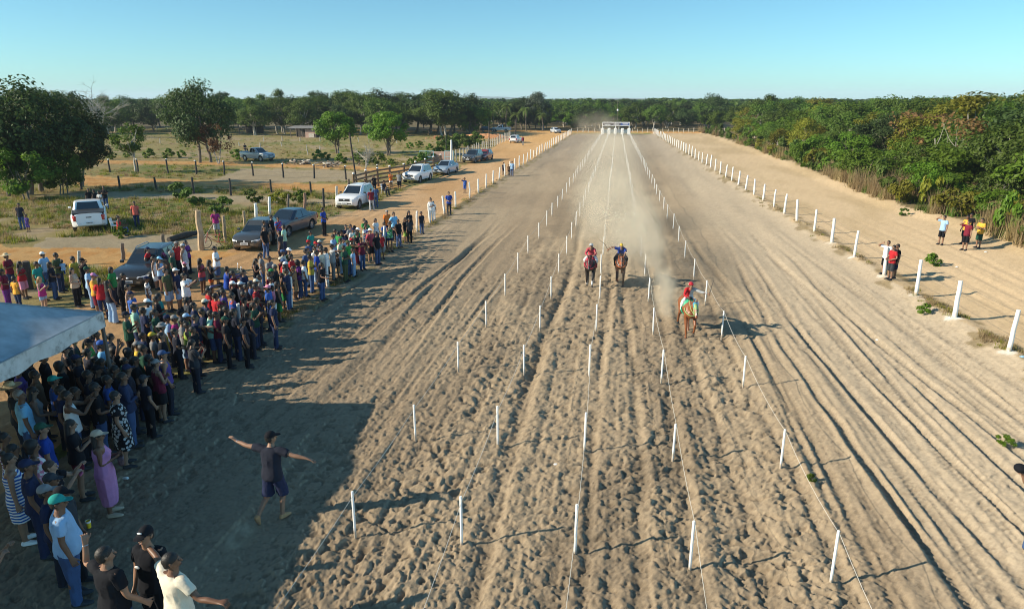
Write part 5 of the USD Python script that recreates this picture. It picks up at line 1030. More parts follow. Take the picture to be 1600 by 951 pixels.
def yard():
    clay = mat('clay_block', (.46, .20, .11), .9, noise=.2, scale=3); rendr = mat('pink_render', (.40, .27, .22), .9, noise=.15, scale=2); bluem = mat('faded_blue', (.25, .46, .52), .6, noise=.15, scale=3); tin = mat('old_tin', (.22, .21, .20), .6, noise=.3, scale=2); thatch = mat('dark_thatch', (.10, .085, .07), .95, noise=.4, scale=4, bump=.6)
    c = at3(688, 254); t = thing('wall', 'low pinkish rendered wall behind the pale blue sedan', 'wall', c); part('panel', bx(3.6, .18, 1.5, (0, 0, .72)), rendr, t); part('pier', bx(.3, .3, 1.6, (1.75, 0, .78)), dark_wood, t)
    for px, lb in ((667, 'light blue frame gate left of the pinkish wall'), (702, 'light blue frame gate between the pinkish wall and the white pole')):
        g = thing('gate', lb, 'gate', at3(px, 255)); w = 1.9 if px < 680 else 1.2
        for s in (-1, 1): part('stile', bx(.07, .06, 1.6, (s * w / 2, 0, .82)), bluem, g)
        for z in (.2, .8, 1.58): part('rail', bx(w, .05, .06, (0, 0, z)), bluem, g)
        part('mesh_panel', cat_mesh([bx(.012, .012, 1.38, (-w / 2 + w * k / 11, 0, .89)) for k in range(1, 11)]), bluem, g, kind='stuff')
    c = at3(690, 217); R = np.random.default_rng(4); bl = [bx(.30, .2, .2, (R.normal(0, 1.3), R.normal(0, .6), .1), rz=R.uniform(0, 3)) for _ in range(60)] + [bx(.30, .2, .2, (-1.6 + .31 * (k % 10), (k // 10 % 3) * .22, .1 + .21 * (k // 30))) for k in range(90)]
    t = thing('brick_pile', 'heap of orange clay blocks dumped in the left field', 'brick pile', c); part('block', cat_mesh(bl), clay, t, kind='stuff')
    c = at3(758, 216); t = thing('earth_heap', 'long low mound of orange earth left of the pale posts', 'mound', c); v = trimesh.creation.icosphere(4); q = np.array(v.vertices) * [5.5, 1.8, 1.0]; q[:, 2] += .35 * (vn(q[:, 0] * 1.7, q[:, 1] * 1.7, 3) - .5); part('mound', (q, np.array(v.faces)), mat('orange_earth', (.46, .22, .10), .95, noise=.25, scale=2), t, smooth=True)
    # open shed and thatched shelter at the back of the field
    c = at3(474, 215); t = thing('shed', 'low open shed with a tin roof under the dark trees behind the field', 'shed', c)
    for x in (-3, -.2, 3):
        for y in (0, 3): part('post', tube([(x, y, -.1), (x, y, 2.2)], .08, 6), old_wood, t)
    part('roof', bx(7.2, 4.2, .07, (0, 1.5, 2.3), rx=.10), tin, t); part('wall', bx(2.6, .1, 1.8, (1.8, .1, .9)), rendr, t); part('wall', bx(6.2, .1, 2.0, (0, 3.1, 1.0)), dark_wood, t); part('white_board', bx(1.3, .06, .9, (2.0, -.05, .5)), pale_wood, t)
    c = at3(388, 209); t = thing('shelter', 'small dark thatched shelter behind the silver pickup', 'shed', c)
    for x in (-2.4, 2.4):
        for y in (0, 3.4): part('post', tube([(x, y, -.1), (x, y, 2.3)], .09, 6), old_wood, t)
    part('roof', trimesh.convex.convex_hull(np.array([(x, y, z) for x, y, z in [(-3.4, -.8, 2.2), (3.4, -.8, 2.2), (-3.4, 4.2, 2.2), (3.4, 4.2, 2.2), (-1.6, 1.7, 3.7), (1.6, 1.7, 3.7)]])), thatch, t); part('wall', bx(4.8, .1, 1.9, (0, 3.4, .95)), dark_wood, t)
    for (px, py, lb, s) in ((466, 257, 'heap of cut branches beside the silver pickup', 1.0), (517, 262, 'heap of old stumps and roots on the dirt path', 1.0)):
        c = at3(px, py); t = thing('wood_pile', lb, 'wood pile', c); R = np.random.default_rng(int(px))
        for k in range(26):
            a = R.uniform(0, 3.14); l = R.uniform(.5, 1.5); p = np.array([R.normal(0, .9), R.normal(0, .35), R.uniform(.08, .6)]); d = np.array([math.cos(a), math.sin(a) * .4, R.normal(0, .25)]) * l / 2
            part('branch', tube([p - d, p + R.normal(0, .05, 3), p + d], R.uniform(.04, .13), 6), old_wood if k % 3 else pale_wood, t)
yard()
# ------------------------------------------------------------ the starting gate
def start_gate():
    pad = mat('gate_pad', (.82, .82, .80), .5); steel = mat('gate_steel', (.55, .58, .60), .4, metal=.3); ban = mat('banner_dark', (.06, .055, .09), .6); ban2 = mat('banner_blue', (.05, .10, .30), .6); whitel = mat('banner_white', (.72, .72, .72), .6); bluep = mat('gate_blue', (.40, .54, .60), .5)
    t = thing('starting_gate', 'white padded starting gate with overhead banner at the far end of the track', 'starting gate', (-.6, 174.2, zg(-.6, 174.2)))
    xs = [-3.2, -1.6, -.1, 1.6, 3.2]
    for i, x in enumerate(xs):
        part('stall_pad', bx(.70, 1.9, 1.5, (x, 0, .92), ch=.08), pad, t); part('stall_skid', bx(.12, 2.0, .25, (x, 0, .12)), steel, t)
        if i in (0, 2, 4): part('upright', tube([(x, -.6, .1), (x, -.6, 3.0)], .10, 6), pad, t)
    part('upright', tube([(.75, -.5, .1), (.75, -.5, 3.0)], .05, 6), pad, t)
    for i in range(4): part('stall_door', bx((xs[i + 1] - xs[i]) * .72, .06, .95, ((xs[i] + xs[i + 1]) / 2, .3, .85), ch=.01), bluep, t)
    part('beam', bx(6.6, .12, .16, (0, -.6, 3.05)), pad, t); part('beam', bx(6.6, .12, .16, (0, -.6, 2.28)), pad, t)
    for i, (x, m) in enumerate(((-2.15, ban), (0, ban), (2.15, ban2))):
        b = part('banner', bx(2.1, .03, .6, (x, -.67, 2.65)), m, t); part('lettering', bx(1.35, .012, .17, (x + .1, -.693, 2.56 + .05 * i)), whitel, b)
    m_ = thing('mast', 'thin tall mast with a white lamp behind the starting gate', 'pole', (-.35, 178, zg(-.35, 178))); part('pole', tube([(0, 0, 0), (0, 0, 8.2)], .06, 6), old_wood, m_); part('lamp', hull(ell((0, -.1, 5.9), (.22, .14, .3))), whitel, m_, smooth=True)
start_gate()
# ------------------------------------------------------------ the canopy tent at the left edge
def tent():
    vinyl = mat('canopy_vinyl', (.40, .45, .48), .6, noise=.26, scale=2.3, bump=.15, bscale=3); val_m = usdkit.material(stage, '/World/Looks/valance_vinyl', {'tc': ('texture_coordinate', {}), 'n': ('noise_texture', {'scale': 2.2, 'detail': 7.0, 'roughness': .7}), 'r': ('rgb_ramp', {'ramp': [(.36, (.20, .19, .17)), (.50, (.50, .50, .48)), (.7, (.62, .62, .60))]}), 'p': ('principled_bsdf', {'roughness': .6})}, [('tc.object', 'n.vector'), ('n.fac', 'r.fac'), ('r.color', 'p.base_color')], surface='p.BSDF')
    steel = mat('tent_steel', (.10, .10, .10), .5, metal=.5)
    A = np.array([-12.1, 14.07]); e1 = unit([.13, -.99]); e2 = unit([-.99, -.13]); S, h0, rise, vd = 10.0, 3.12, 2.75, .36
    t = thing('canopy_tent', 'pale canvas canopy tent with dirty valance at the left edge, shading the crowd', 'tent', (*A, 0))
    cor = [np.zeros(2), e1 * S, (e1 + e2) * S, e2 * S]; apex = (e1 + e2) * S / 2; n = 14
    for k in range(4):
        a, b = cor[k], cor[(k + 1) % 4]; vs = []; idx = {}
        for i in range(n + 1):
            for j in range(n + 1 - i):
                u, w = i / n, j / n; p = a * (1 - u - w) + b * u + apex * w; sag = -.16 * math.sin(PI * w) - .10 * math.sin(PI * u) * (1 - w) * (w > 0) + .03 * (vn(p[0] * 1.1 + 9, p[1] * 1.1, 8) - .5)
                idx[i, j] = len(vs); vs.append((p[0], p[1], h0 + rise * w + sag * (w > 0)))
        fs = []
        for i in range(n):
            for j in range(n - i):
                fs.append([idx[i, j], idx[i + 1, j], idx[i, j + 1]])
                if i + j < n - 1: fs.append([idx[i + 1, j], idx[i + 1, j + 1], idx[i, j + 1]])
        part('roof_panel', (np.array(vs), np.array(fs)[:, ::-1]), vinyl, t, smooth=True)
        m = 40; d = unit(b - a); out = np.array([d[1], -d[0]]); out = out if out @ ((a + b) / 2 - apex) > 0 else -out; q = np.linspace(0, 1, m + 1); top = a + (b - a) * q[:, None] + out * .012
        wv = (.03 * np.sin(q * 46) + .02 * np.sin(q * 19 + k))[:, None] * out
        V = np.vstack([np.c_[top, np.full(m + 1, h0 + .02)], np.c_[top + wv * .5, np.full(m + 1, h0 - vd / 2)], np.c_[top + wv, np.full(m + 1, h0 - vd) + .02 * np.sin(q * 60)]])
        f = []
        for r in range(2):
            for i in range(m): o = r * (m + 1) + i; f += [[o, o + 1, o + m + 2], [o, o + m + 2, o + m + 1]]
        for w0, nm in ((0, 'hem_seam'), (1, 'hip_seam')):
            q2 = np.linspace(0, 1, 15); e = np.array([a * (1 - s_) + (b if w0 == 0 else apex) * s_ for s_ in q2]); zz = h0 + (rise * q2 - .16 * np.sin(PI * q2) if w0 else 0 * q2)
            part(nm, tube(np.c_[e, zz + .012], .016, 5), mat('seam_tape', (.20, .25, .28), .7), t)
        for f_k in (.33, .67):
            ww = np.linspace(0, .97, 12); pa = a + (b - a) * f_k; e = np.array([pa * (1 - s_) + apex * s_ for s_ in ww]); u_k = f_k * (1 - ww)
            part('panel_seam', tube(np.c_[e, h0 + rise * ww - .16 * np.sin(PI * ww) - .10 * np.sin(PI * u_k) * (1 - ww) * (ww > 0) + .022], .010, 4), mat('seam_tape', (.20, .25, .28), .7), t)
        part('valance', (V, np.array(f)), val_m, t, smooth=True)
        part('pole', tube([(*(a * .992 + apex * .008), zg(*(A + a)) - .1), (*(a * .992 + apex * .008), h0 - .02)], .045, 8), steel, t, smooth=40)
        part('frame_bar', tube([(*(a * .99 + apex * .01), h0 - .06), (*(b * .99 + apex * .01), h0 - .06)], .03, 6), steel, t)
tent()
# ------------------------------------------------------------ race horses
def horse_mesh(legs, neck=0.0):
    E = ell; ms = [hull(E((0, -.62, 1.32), (.26, .28, .27)), E((0, -.25, 1.33), (.245, .25, .24))), hull(E((0, -.25, 1.32), (.245, .25, .25)), E((0, .08, 1.23), (.27, .3, .30))), hull(E((0, .08, 1.23), (.27, .3, .30)), E((0, .42, 1.20), (.23, .24, .31))),
        hull(E((0, .0, 1.44), (.10, .2, .08)), E((0, .38, 1.49), (.075, .18, .08)), E((0, .45, 1.3), (.15, .15, .15))), hull(E((0, .42, 1.18), (.22, .22, .28)), E((0, .64, 1.10), (.18, .13, .19))),
        hull(E((0, .52, 1.33), (.14, .2, .24)), E((0, .86, 1.58 + neck), (.09, .12, .16))), hull(E((0, .86, 1.58 + neck), (.09, .12, .16)), E((0, 1.12, 1.78 + neck), (.075, .10, .10))),
        hull(E((0, 1.13, 1.79 + neck), (.08, .09, .09)), E((0, 1.22, 1.66 + neck), (.068, .09, .12))), hull(E((0, 1.21, 1.68 + neck), (.066, .08, .10)), E((0, 1.44, 1.40 + neck), (.05, .06, .055))), hull(E((0, 1.44, 1.40 + neck), (.052, .05, .052)), E((0, 1.47, 1.37 + neck), (.048, .045, .045)))]
    for s in (1, -1): ms.append(hull(E((s * .05, 1.07, 1.86 + neck), (.03, .02, .03)), E((s * .06, 1.08, 2.0 + neck), (.008, .008, .02))))
    hoofs = []
    for s, (fk, ff, fh), (st, hk, hf, hh) in legs:
        P = lambda x, q: (s * x, q[0], q[1])
        ms += [hull(E((s * .14, .48, 1.14), (.10, .16, .20)), E((s * .15, .42, .90), (.075, .095, .11))), hull(E((s * .15, .43, .92), (.075, .095, .10)), E(P(.135, fk), (.047, .052, .06))), hull(E(P(.135, fk), (.046, .05, .055)), E(P(.13, ff), (.033, .036, .04))), hull(E(P(.13, ff), (.036, .04, .042)), E(P(.13, fh), (.042, .048, .03))),
               hull(E((s * .13, -.68, 1.26), (.14, .22, .22)), E(P(.15, st), (.095, .13, .13))), hull(E(P(.15, st), (.09, .12, .12)), E(P(.13, hk), (.046, .06, .06))), hull(E(P(.13, hk), (.045, .06, .055)), E(P(.125, hf), (.034, .038, .04))), hull(E(P(.125, hf), (.037, .041, .042)), E(P(.125, hh), (.043, .05, .03)))]
        for q, x in ((fh, .13), (hh, .125)): hoofs.append(hull(E((s * x, q[0], q[1] + .01), (.045, .052, .03)), E((s * x, q[0] + .012, q[1] - .035), (.055, .062, .012))))
    return soften(union(ms), .045, 9), hoofs
LEGS = {'a': [(1, ((.54, .50), (.56, .18), (.58, .06)), ((-.55, .90), (-1.02, .62), (-1.16, .30), (-1.24, .20))), (-1, ((.70, .66), (.60, .36), (.50, .28)), ((-.36, .90), (-.58, .50), (-.44, .16), (-.38, .05)))],
        'b': [(1, ((.78, .76), (.86, .44), (.80, .34)), ((-.40, .90), (-.66, .52), (-.56, .17), (-.50, .05))), (-1, ((.56, .48), (.52, .16), (.54, .05)), ((-.62, .92), (-1.08, .68), (-1.24, .38), (-1.32, .28)))],
        'c': [(1, ((.50, .48), (.38, .20), (.34, .10)), ((-.34, .92), (-.46, .52), (-.24, .22), (-.16, .14))), (-1, ((.74, .60), (.86, .28), (.92, .18)), ((-.42, .90), (-.70, .52), (-.62, .17), (-.56, .05)))]}
hoof_m = mat('hoof', (.05, .04, .03), .7)
def hide(n, c): return mat('hide_' + n, c, .42, noise=.18, scale=3.5, spec=.5)
def horse(loc, heading, label, gait, coat, mane_c, gear, neck=0.0, blaze=False, hood=False, socks=False, s=1.0):
    t = thing('horse', label, 'horse', loc, math.radians(heading - 90), None, (s * 1.16, s, s)); cm = hide(*coat); E = ell
    body, hoofs = horse_mesh(LEGS[gait], neck); part('body', body, cm, t, smooth=True)
    for h in hoofs: part('hoof', h, hoof_m, t, smooth=40)
    mm = mat('mane_' + coat[0], mane_c, .6, noise=.3, scale=30, bump=.6, bscale=60); R = np.random.default_rng(5)
    part('mane', soften(union([hull(E((.03, .50, 1.52), (.03, .10, .10)), E((.03, .80, 1.72 + neck), (.025, .08, .08))), hull(E((.03, .80, 1.72 + neck), (.025, .08, .08)), E((0, 1.10, 1.88 + neck), (.03, .06, .04)))]), .05, 1), mm, t, smooth=True)
    part('tail', soften(union([hull(E((0, -.88, 1.46), (.05, .06, .05)), E((0, -1.18, 1.34), (.07, .10, .08))), hull(E((0, -1.18, 1.34), (.07, .10, .08)), E((.03, -1.55, 1.12), (.04, .14, .06)))]), .05, 1), mm, t, smooth=True)
    gm = mat('tack_' + gear[0], gear[1], .6); g2 = mat('tack_' + gear[2], gear[3], .6)
    part('saddle_cloth', soften(hull(E((0, -.15, 1.42), (.262, .22, .17)), E((0, .14, 1.36), (.275, .20, .20))), .06, 1), gm, t, smooth=True); part('saddle', hull(E((0, -.16, 1.60), (.13, .16, .05)), E((0, .10, 1.60), (.10, .10, .06))), plastic, t, smooth=True)
    ring = lambda c, rx, rz, tl: tube([(rx * math.cos(a), c[1] + tl * math.sin(a), c[2] + rz * math.sin(a)) for a in np.linspace(0, 2 * PI, 17)], .016, 5, caps=False)
    part('breast_collar', tube([(.235 * math.cos(a), .50 + .30 * math.sin(a), 1.30 - .22 * math.sin(a)) for a in np.linspace(-.1, PI + .1, 14)], .015, 6), g2, t); part('girth', tube([(.285 * math.cos(a), .16, 1.22 + .315 * math.sin(a)) for a in np.linspace(PI * .95, PI * 2.05, 14)], .03, 6), gm, t)
    part('bridle', cat_mesh([tube([(x * .074, 1.17 + .04 * z, 1.73 + neck + z * .11) for x, z in [(math.cos(a), math.sin(a)) for a in np.linspace(0, 2 * PI, 13)]], .014, 4), tube([(x * .063, 1.36 + .03 * z, 1.50 + neck + z * .075) for x, z in [(math.cos(a), math.sin(a)) for a in np.linspace(0, 2 * PI, 13)]], .014, 4)] + [tube([(s_ * .075, 1.20, 1.70 + neck), (s_ * .06, 1.38, 1.46 + neck)], .013, 4) for s_ in (1, -1)]), g2, t)
    part('reins', cat_mesh([tube([(s_ * .06, 1.40, 1.44 + neck), (s_ * .12, 1.0, 1.50 + neck * .5), (s_ * .10, .55, 1.66)], .010, 4) for s_ in (1, -1)]), g2, t, kind='stuff')
    if hood: part('hood', soften(hull(E((0, 1.11, 1.82 + neck), (.088, .085, .085)), E((0, 1.20, 1.70 + neck), (.079, .08, .10))), .04, 1), mat('hood_blue', (.04, .25, .38), .7), t, smooth=True); part('hood_trim', hull(E((0, 1.18, 1.80 + neck), (.06, .06, .02)), E((0, 1.30, 1.66 + neck), (.05, .03, .05))), g2, t, smooth=True)
    if blaze: part('blaze', hull(E((0, 1.285, 1.66 + neck), (.022, .02, .05)), E((0, 1.44, 1.455 + neck), (.034, .03, .02))), mat('blaze_white', (.70, .68, .64), .6), t, smooth=True)
    for s_ in (1, -1): part('eye', hull(E((s_ * .066, 1.22, 1.71 + neck), (.014, .02, .018))), eye_m, t)
    if socks:
        for s_, (fk, ff, fh), _ in LEGS[gait]: part('leg_wrap', hull(E((s_ * .131, ff[0], ff[1] + .13), (.043, .045, .06)), E((s_ * .13, ff[0], ff[1]), (.044, .047, .04))), mat('blaze_white', (.70, .68, .64), .6), t, smooth=True)
    return t
RIDE = dict(R=((.34, .75, -.75), (-.30, .90, -.05)), L=((-.34, .75, -.75), (.30, .90, -.05)), curlR=70, curlL=70, thR=(.52, .72, -.42), shR=(-.10, -.62, -.85), thL=(-.52, .72, -.42), shL=(.10, -.62, -.85), lean=73, head=(0, 12), ftR=-10, ftL=-10)
def race_pair(px, py, heading, hl, jl, gait, coat, mane_c, gear, jk, up=1.52, **k):
    x, y = gp(px, py); z = zg(x, y) - .02; horse((x, y, z), heading, hl, gait, coat, mane_c, gear, **k)
    s = k.get('s', 1.0); a = math.radians(heading)
    jk = dict(jk); return person(jl, x - .12 * math.cos(a) * s, y - .12 * math.sin(a) * s, heading, z=z + up * s, seat=.84, h=1.50, near=True, jit=2, **jk)
ja = race_pair(1073, 519, -84, 'chestnut racehorse with white blaze and green bridle, galloping ahead of the other two', 'jockey in red and white with a red helmet on the chestnut horse', 'a', ('chestnut', (.22, .075, .028)), (.16, .055, .025), ('green', (.05, .42, .22), 'lime', (.30, .45, .16)),
    dict(pose={**RIDE, 'lean': 54, 'L': ((-.95, .45, -.30), (-.90, .35, -.12)), 'head': (4, 6)}, top='long_sleeve', tc='lightgrey', tpat='half_red', low='trousers', lc='white', head=['helmet:red', 'hair_short', 'glasses'], shoes='boot:black', skin=2), blaze=True, hood=True, neck=-.14, s=.88)
jb = race_pair(968, 444, -88, 'dark bay racehorse with orange noseband, galloping in the middle of the three', 'jockey in blue with a yellow cap on the middle bay horse', 'b', ('bay', (.075, .030, .016)), (.012, .010, .009), ('black', (.02, .02, .02), 'orange', (.65, .16, .04)),
    dict(pose={**RIDE, 'R': ((.85, .15, .25), (.80, -.25, -.45)), 'head': (-4, 4)}, top='shirt', tc='royal', low='trousers', lc='dark', head=['cap:yellow', 'hair_short'], shoes='boot:black', skin=2), neck=-.10, s=.86)
jc = race_pair(922, 447, -92, 'black racehorse with white leg wraps, galloping on the left of the three', 'jockey in red with a white and blue helmet on the black horse', 'c', ('black', (.022, .016, .014)), (.010, .009, .009), ('crimson', (.45, .03, .05), 'crimson', (.45, .03, .05)),
    dict(pose={**RIDE, 'lean': 62}, top='long_sleeve', tc='pinkred', low='trousers', lc='white', head=['helmet:lightgrey', 'hair_short', 'glasses'], shoes='boot:black', skin=2), neck=-.16, socks=True, s=.85)
def held(name, label, cat, jr, side, mesh, mt, along=.07):
    p, a, R = jr[1](side, along); t = thing(name, label, cat, p); v, f = cat_mesh([mesh]); part({'whip': 'shaft', 'phone': 'case', 'cup': 'body', 'cap': 'crown'}.get(name, 'body'), (v @ R.T, f), mt, t); return t
held('whip', 'short dark riding whip in the outstretched hand of the red and white jockey', 'whip', ja, 'L', tube([(0, .06, 0), (0, -.25, -.02), (0, -.62, -.10)], [.012, .010, .005], 5), plastic)
held('whip', 'thin curved whip in the raised hand of the blue jockey', 'whip', jb, 'R', tube([(0, .05, 0), (.05, -.3, -.05), (.25, -.6, -.10)], [.012, .010, .005], 5), plastic)
part('collar', hull(ell((0, -.005, 1.47), (.075, .078, .035))), cloth('white'), ja[0], smooth=True)
# ------------------------------------------------------------ dust
def dust(key, dens, nscale, stretch=(1, 1, 1), lo=.40, hi=.75):
    return usdkit.material(stage, '/World/Looks/' + key, {'tc': ('texture_coordinate', {}), 'g': ('geometry', {}), 'len': ('vector_math', {'math_type': 'length'}), 'fall': ('map_range', {'range_type': 'smoothstep', 'from_min': .15, 'from_max': 1.0, 'to_min': 1.0, 'to_max': 0.0}),
        'mp': ('mapping', {'scale': stretch}), 'n': ('noise_texture', {'scale': nscale, 'detail': 4.0, 'roughness': .6}), 'c': ('map_range', {'range_type': 'smoothstep', 'from_min': lo, 'from_max': hi, 'to_min': 0.0, 'to_max': 1.0}), 'm': ('math', {'math_type': 'multiply'}), 'd': ('math', {'math_type': 'multiply', 'value2': dens}),
        'v': ('principled_volume', {'color': (1.0, .82, .60), 'anisotropy': -.2})}, [('tc.object', 'len.vector1'), ('len.value', 'fall.value'), ('g.position', 'mp.vector'), ('mp.vector', 'n.vector'), ('n.fac', 'c.value'), ('fall.result', 'm.value1'), ('c.result', 'm.value2'), ('m.value', 'd.value1'), ('d.value', 'v.density')], volume='v.volume')
def puff(c, r, m, name='dust'):
    x = thing(name, loc=c, scale=r, kind='stuff'); part('cloud', _ico2, m, x)
def dust_clouds():
    thick, mid, thin, veil = dust('dust_thick', 2.3, 1.3, lo=.36, hi=.66), dust('dust_mid', .55, .7, (1, .6, 1)), dust('dust_thin', .21, .35, (1, .4, 1), .28, .70), dust('dust_veil', .07, .16, (1, .3, 1), .25, .8)
    puff((2.05, 25.6, 1.0), (.62, 1.3, 1.25), thick); puff((1.75, 28.6, 1.7), (.9, 3.2, 1.9), mid); puff((1.2, 36, 1.8), (1.7, 8, 2.2), thin); puff((-.45, 35.5, 1.3), (1.9, 5.5, 1.9), mid); puff((-.3, 46, 1.7), (3.2, 15, 2.8), thin); puff((1.0, 31.5, 1.5), (1.3, 5, 2.0), thin); puff((-.8, 90, 1.6), (5.5, 52, 3.2), veil); puff((-5.0, 166, 2.6), (7, 16, 4.2), dust('dust_far', .045, .2, (1, .5, 1), .3, .7))
    puff((-6.72, 10.2, .12), (.28, .5, .30), dust('dust_step', 2.2, 3.0, lo=.35, hi=.6))
dust_clouds()

haze_m = usdkit.material(stage, '/World/Looks/air_haze', {'v': ('principled_volume', {'color': (.80, .90, 1.0), 'density': .00015, 'anisotropy': .0})}, volume='v.volume')
single('haze', bx(15000, 15000, 90, (0, 0, 90 / 2 - 2.0)), haze_m, kind='stuff')
# ------------------------------------------------------------ the crowd
HORSES = np.array([0.4, 29.0])
CROWD = []
def P(hx, hy, label, **k):
    """hx, hy: where the top of the head shows in the survey photograph"""
    h = k.get('h', 1.62 if k.get('sex') == 'f' else 1.70); h = h * (1 + .13 * float(np.clip((hy - 500) / 120, 0, 1))) if hx < 700 and 'z' not in k else h; k['h'] = h; hat = any(str(q).startswith(('cap', 'straw', 'bucket')) for q in ([k['head']] if isinstance(k.get('head'), str) else k.get('head') or []))
    x, y = gp(hx, hy, h * .985 + .02 * hat) if 'z' not in k else gp(hx, hy, k['hz'])
    k.pop('hz', None); z0 = 0 if 'z' in k else zg(x, y)
    if 'face' not in k: k['face'] = math.degrees(math.atan2(HORSES[1] - y, HORSES[0] - x)) + np.random.default_rng(len(CROWD)).normal(0, 12)
    r = person(label, x, y, **k); CROWD.append((x, y)); return r
m_, f_s = dict(sex='m'), dict(sex='f')
def M(hx, hy, label, tc, lc='denim', head='hair_short', pose='idle', low='trousers', **k): return P(hx, hy, label, tc=tc, lc=lc, head=head, pose=pose, low=low, **k)
def Fm(hx, hy, label, tc, lc='denim', head='hair_long', pose='idle', low='trousers', top='tank', **k): return P(hx, hy, label, sex='f', tc=tc, lc=lc, head=head, pose=pose, low=low, top=top, **k)
# far left group by the charred stump and the orange path
M(9, 397, 'man in straw hat and maroon shirt with folded arms at the far left', 'maroon', 'darkdenim', ['straw_hat'], 'cross')
Fm(2, 421, 'person with dark hair and burgundy top cut off by the left edge above the tent', 'burgundy', 'purple', pose='clasp', top='shirt')
Fm(29, 409, 'woman in red off-shoulder top and pink shorts behind the boy in yellow', 'red', 'pink', pose='cross', top='tank', low='shorts', skin=1, fat=1.12)
M(21, 433, 'boy in a yellow shirt seen from behind at the far left', 'amber', 'darkdenim', h=1.38, face=80)
M(56, 410, 'man in teal shirt and jeans left of the woman with long black hair', 'teal', 'denim', pose='pocket')
M(66, 394, 'man with a white cap and light blue shirt by the orange path', 'lightblue', 'denim', ['cap:white'])
Fm(77, 410, 'woman with long black hair and dark top clasping her hands', 'dark', 'denim', pose='clasp', top='shirt')
A8 = M(86, 396, 'man in olive shirt and dark jeans carrying a small child', 'olive', 'darkdenim', pose='hold', h=1.76)
P(95, 399, 'small child in white and blue on the arm of the man in olive', z=zg(*gp(95, 399, 1.7)) + .98, hz=1.66, h=.86, tc='lightblue', low='trousers', lc='blue', pose='sit', seat=.80, shoes='white', face=150)
Fm(61, 434, 'girl with long fair hair and magenta top in light shorts', 'magenta', 'lightdenim', 'hair_long:blond', 'phone', 'short_shorts', h=1.5, skin=3)
Fm(112, 420, 'woman in beige sleeveless top and black trousers by the man in mustard', 'beige', 'black', pose='clasp', skin=3)
M(113, 402, 'man in mustard shirt in front of the pale post', 'mustard', 'black', h=1.76)
M(127, 404, 'man in black with a black cap next to the pale post', 'black', 'black', ['cap:black'], 'shade')
M(135, 418, 'man with green cap, sunglasses and light blue shirt', 'lightblue', 'lightdenim', ['cap:darkgreen', 'glasses'])
M(144, 428, 'man in amber polo and maroon shorts with a pinkish cap', 'amber', 'maroon', ['cap:mauve'], 'phone', 'shorts', fat=1.1, skin=2)
Fm(154, 436, 'woman in red shirt and jeans with black ponytail, back to the camera', 'red', 'darkdenim', 'hair_pony', 'clasp', top='shirt', face=120, skin=2)
Fm(173, 419, 'woman in green top bending beside the nose of the black station wagon', 'green', 'dark', 'hair_long', 'relaxed', top='shirt')
M(184, 428, 'man in dark jacket stooping in front of the black station wagon', 'black', 'black', top='long_sleeve', pose={**POSES['idle'], 'lean': 28})
Fm(167, 441, 'woman with waist-long hair and wide pale jeans', 'dark', 'lightdenim', 'hair_long', 'relaxed', 'wide_trousers', face=70)
M(199, 446, 'man in grey vest and yellow shorts behind the pointing man in blue', 'lightgrey', 'yellow', pose='idle', low='shorts', top='tank', skin=2)
M(204, 457, 'man with navy cap and blue shirt pointing to the right', 'blue', 'navy', ['cap:navy'], 'point', face=10, skin=2)
M(208, 477, 'man in mint shirt and dark shorts standing with hands down', 'mint', 'darkdenim', low='shorts', skin=1, h=1.76)
M(229, 469, 'man with white cap and white T-shirt in light jeans', 'white', 'lightdenim', ['cap:white'], 'clasp', skin=0, h=1.75)
M(247, 460, 'man in bright teal polo leaning behind the men in caps', 'teal', 'dark', skin=1, fat=1.08)
Fm(230, 387, 'woman in maroon top and white shorts leaning on the black station wagon', 'red', 'white', ['cap:navy', 'hair_pony'], 'onehip', 'short_shorts', top='shirt', skin=2)
Fm(239, 402, 'girl in a white dress beside the black station wagon', 'white', None, 'hair_pony', 'idle', None, top='dress', h=1.5, skin=2)
Fm(248, 402, 'woman in pale blue top and dark denim shorts by the black station wagon', 'lightblue', 'navy', ['cap:skyblue', 'hair_pony'], 'phone', 'short_shorts', skin=2)
M(228, 434, 'boy in blue and white sash shirt with dark cap in front of the station wagon', 'white', 'denim', ['cap:navy'], tpat='split_navy', h=1.4)
M(258, 421, 'man in olive T-shirt and light blue patterned shorts', 'olive', 'lightdenim', low='shorts', skin=2, h=1.76, fat=1.08)
M(274, 420, 'man with white and red cap, navy shirt and blue shorts', 'navy', 'lightdenim', ['cap:white'], low='shorts', skin=2)
M(267, 393, 'grey-haired man in dark green T-shirt by the rear door of the wagon', 'darkgreen', 'navy', hc='greyhair', skin=2, fat=1.1)
M(275, 378, 'man with grey cap and red shirt shading his eyes behind the station wagon', 'red', 'dark', ['cap:grey'], 'shade')
M(285, 382, 'man with light grey cap and grey vest in white shorts', 'lightgrey', 'white', ['cap:lightgrey'], low='shorts', top='tank', fat=1.15, skin=2)
Fm(290, 377, 'woman in purple shirt behind the man in the grey vest', 'purple', 'dark', 'hair_pony', 'cross', top='shirt', skin=2)
M(288, 411, 'small child with a pink cap beside the man in the grey vest', 'dark', 'dark', ['cap:pink'], h=1.2)
FIL = M(287, 429, 'man in white T-shirt and black shorts filming with raised hands', 'white', 'black', pose='film', low='shorts', h=1.78, skin=2, fat=1.05)
Fm(312, 405, 'girl in red top and denim shorts beside the girl in orange shorts', 'pinkred', 'denim', pose='cross', low='short_shorts', skin=0, h=1.6)
Fm(326, 408, 'girl in black top and bright orange shorts', 'black', 'orange', pose='phone', low='short_shorts', skin=1, h=1.6)
M(335, 386, 'man in white T-shirt and blue shorts with folded arms alone on the road', 'white', 'denim', pose='cross', low='shorts', h=1.8, fat=1.1, skin=2, face=20)
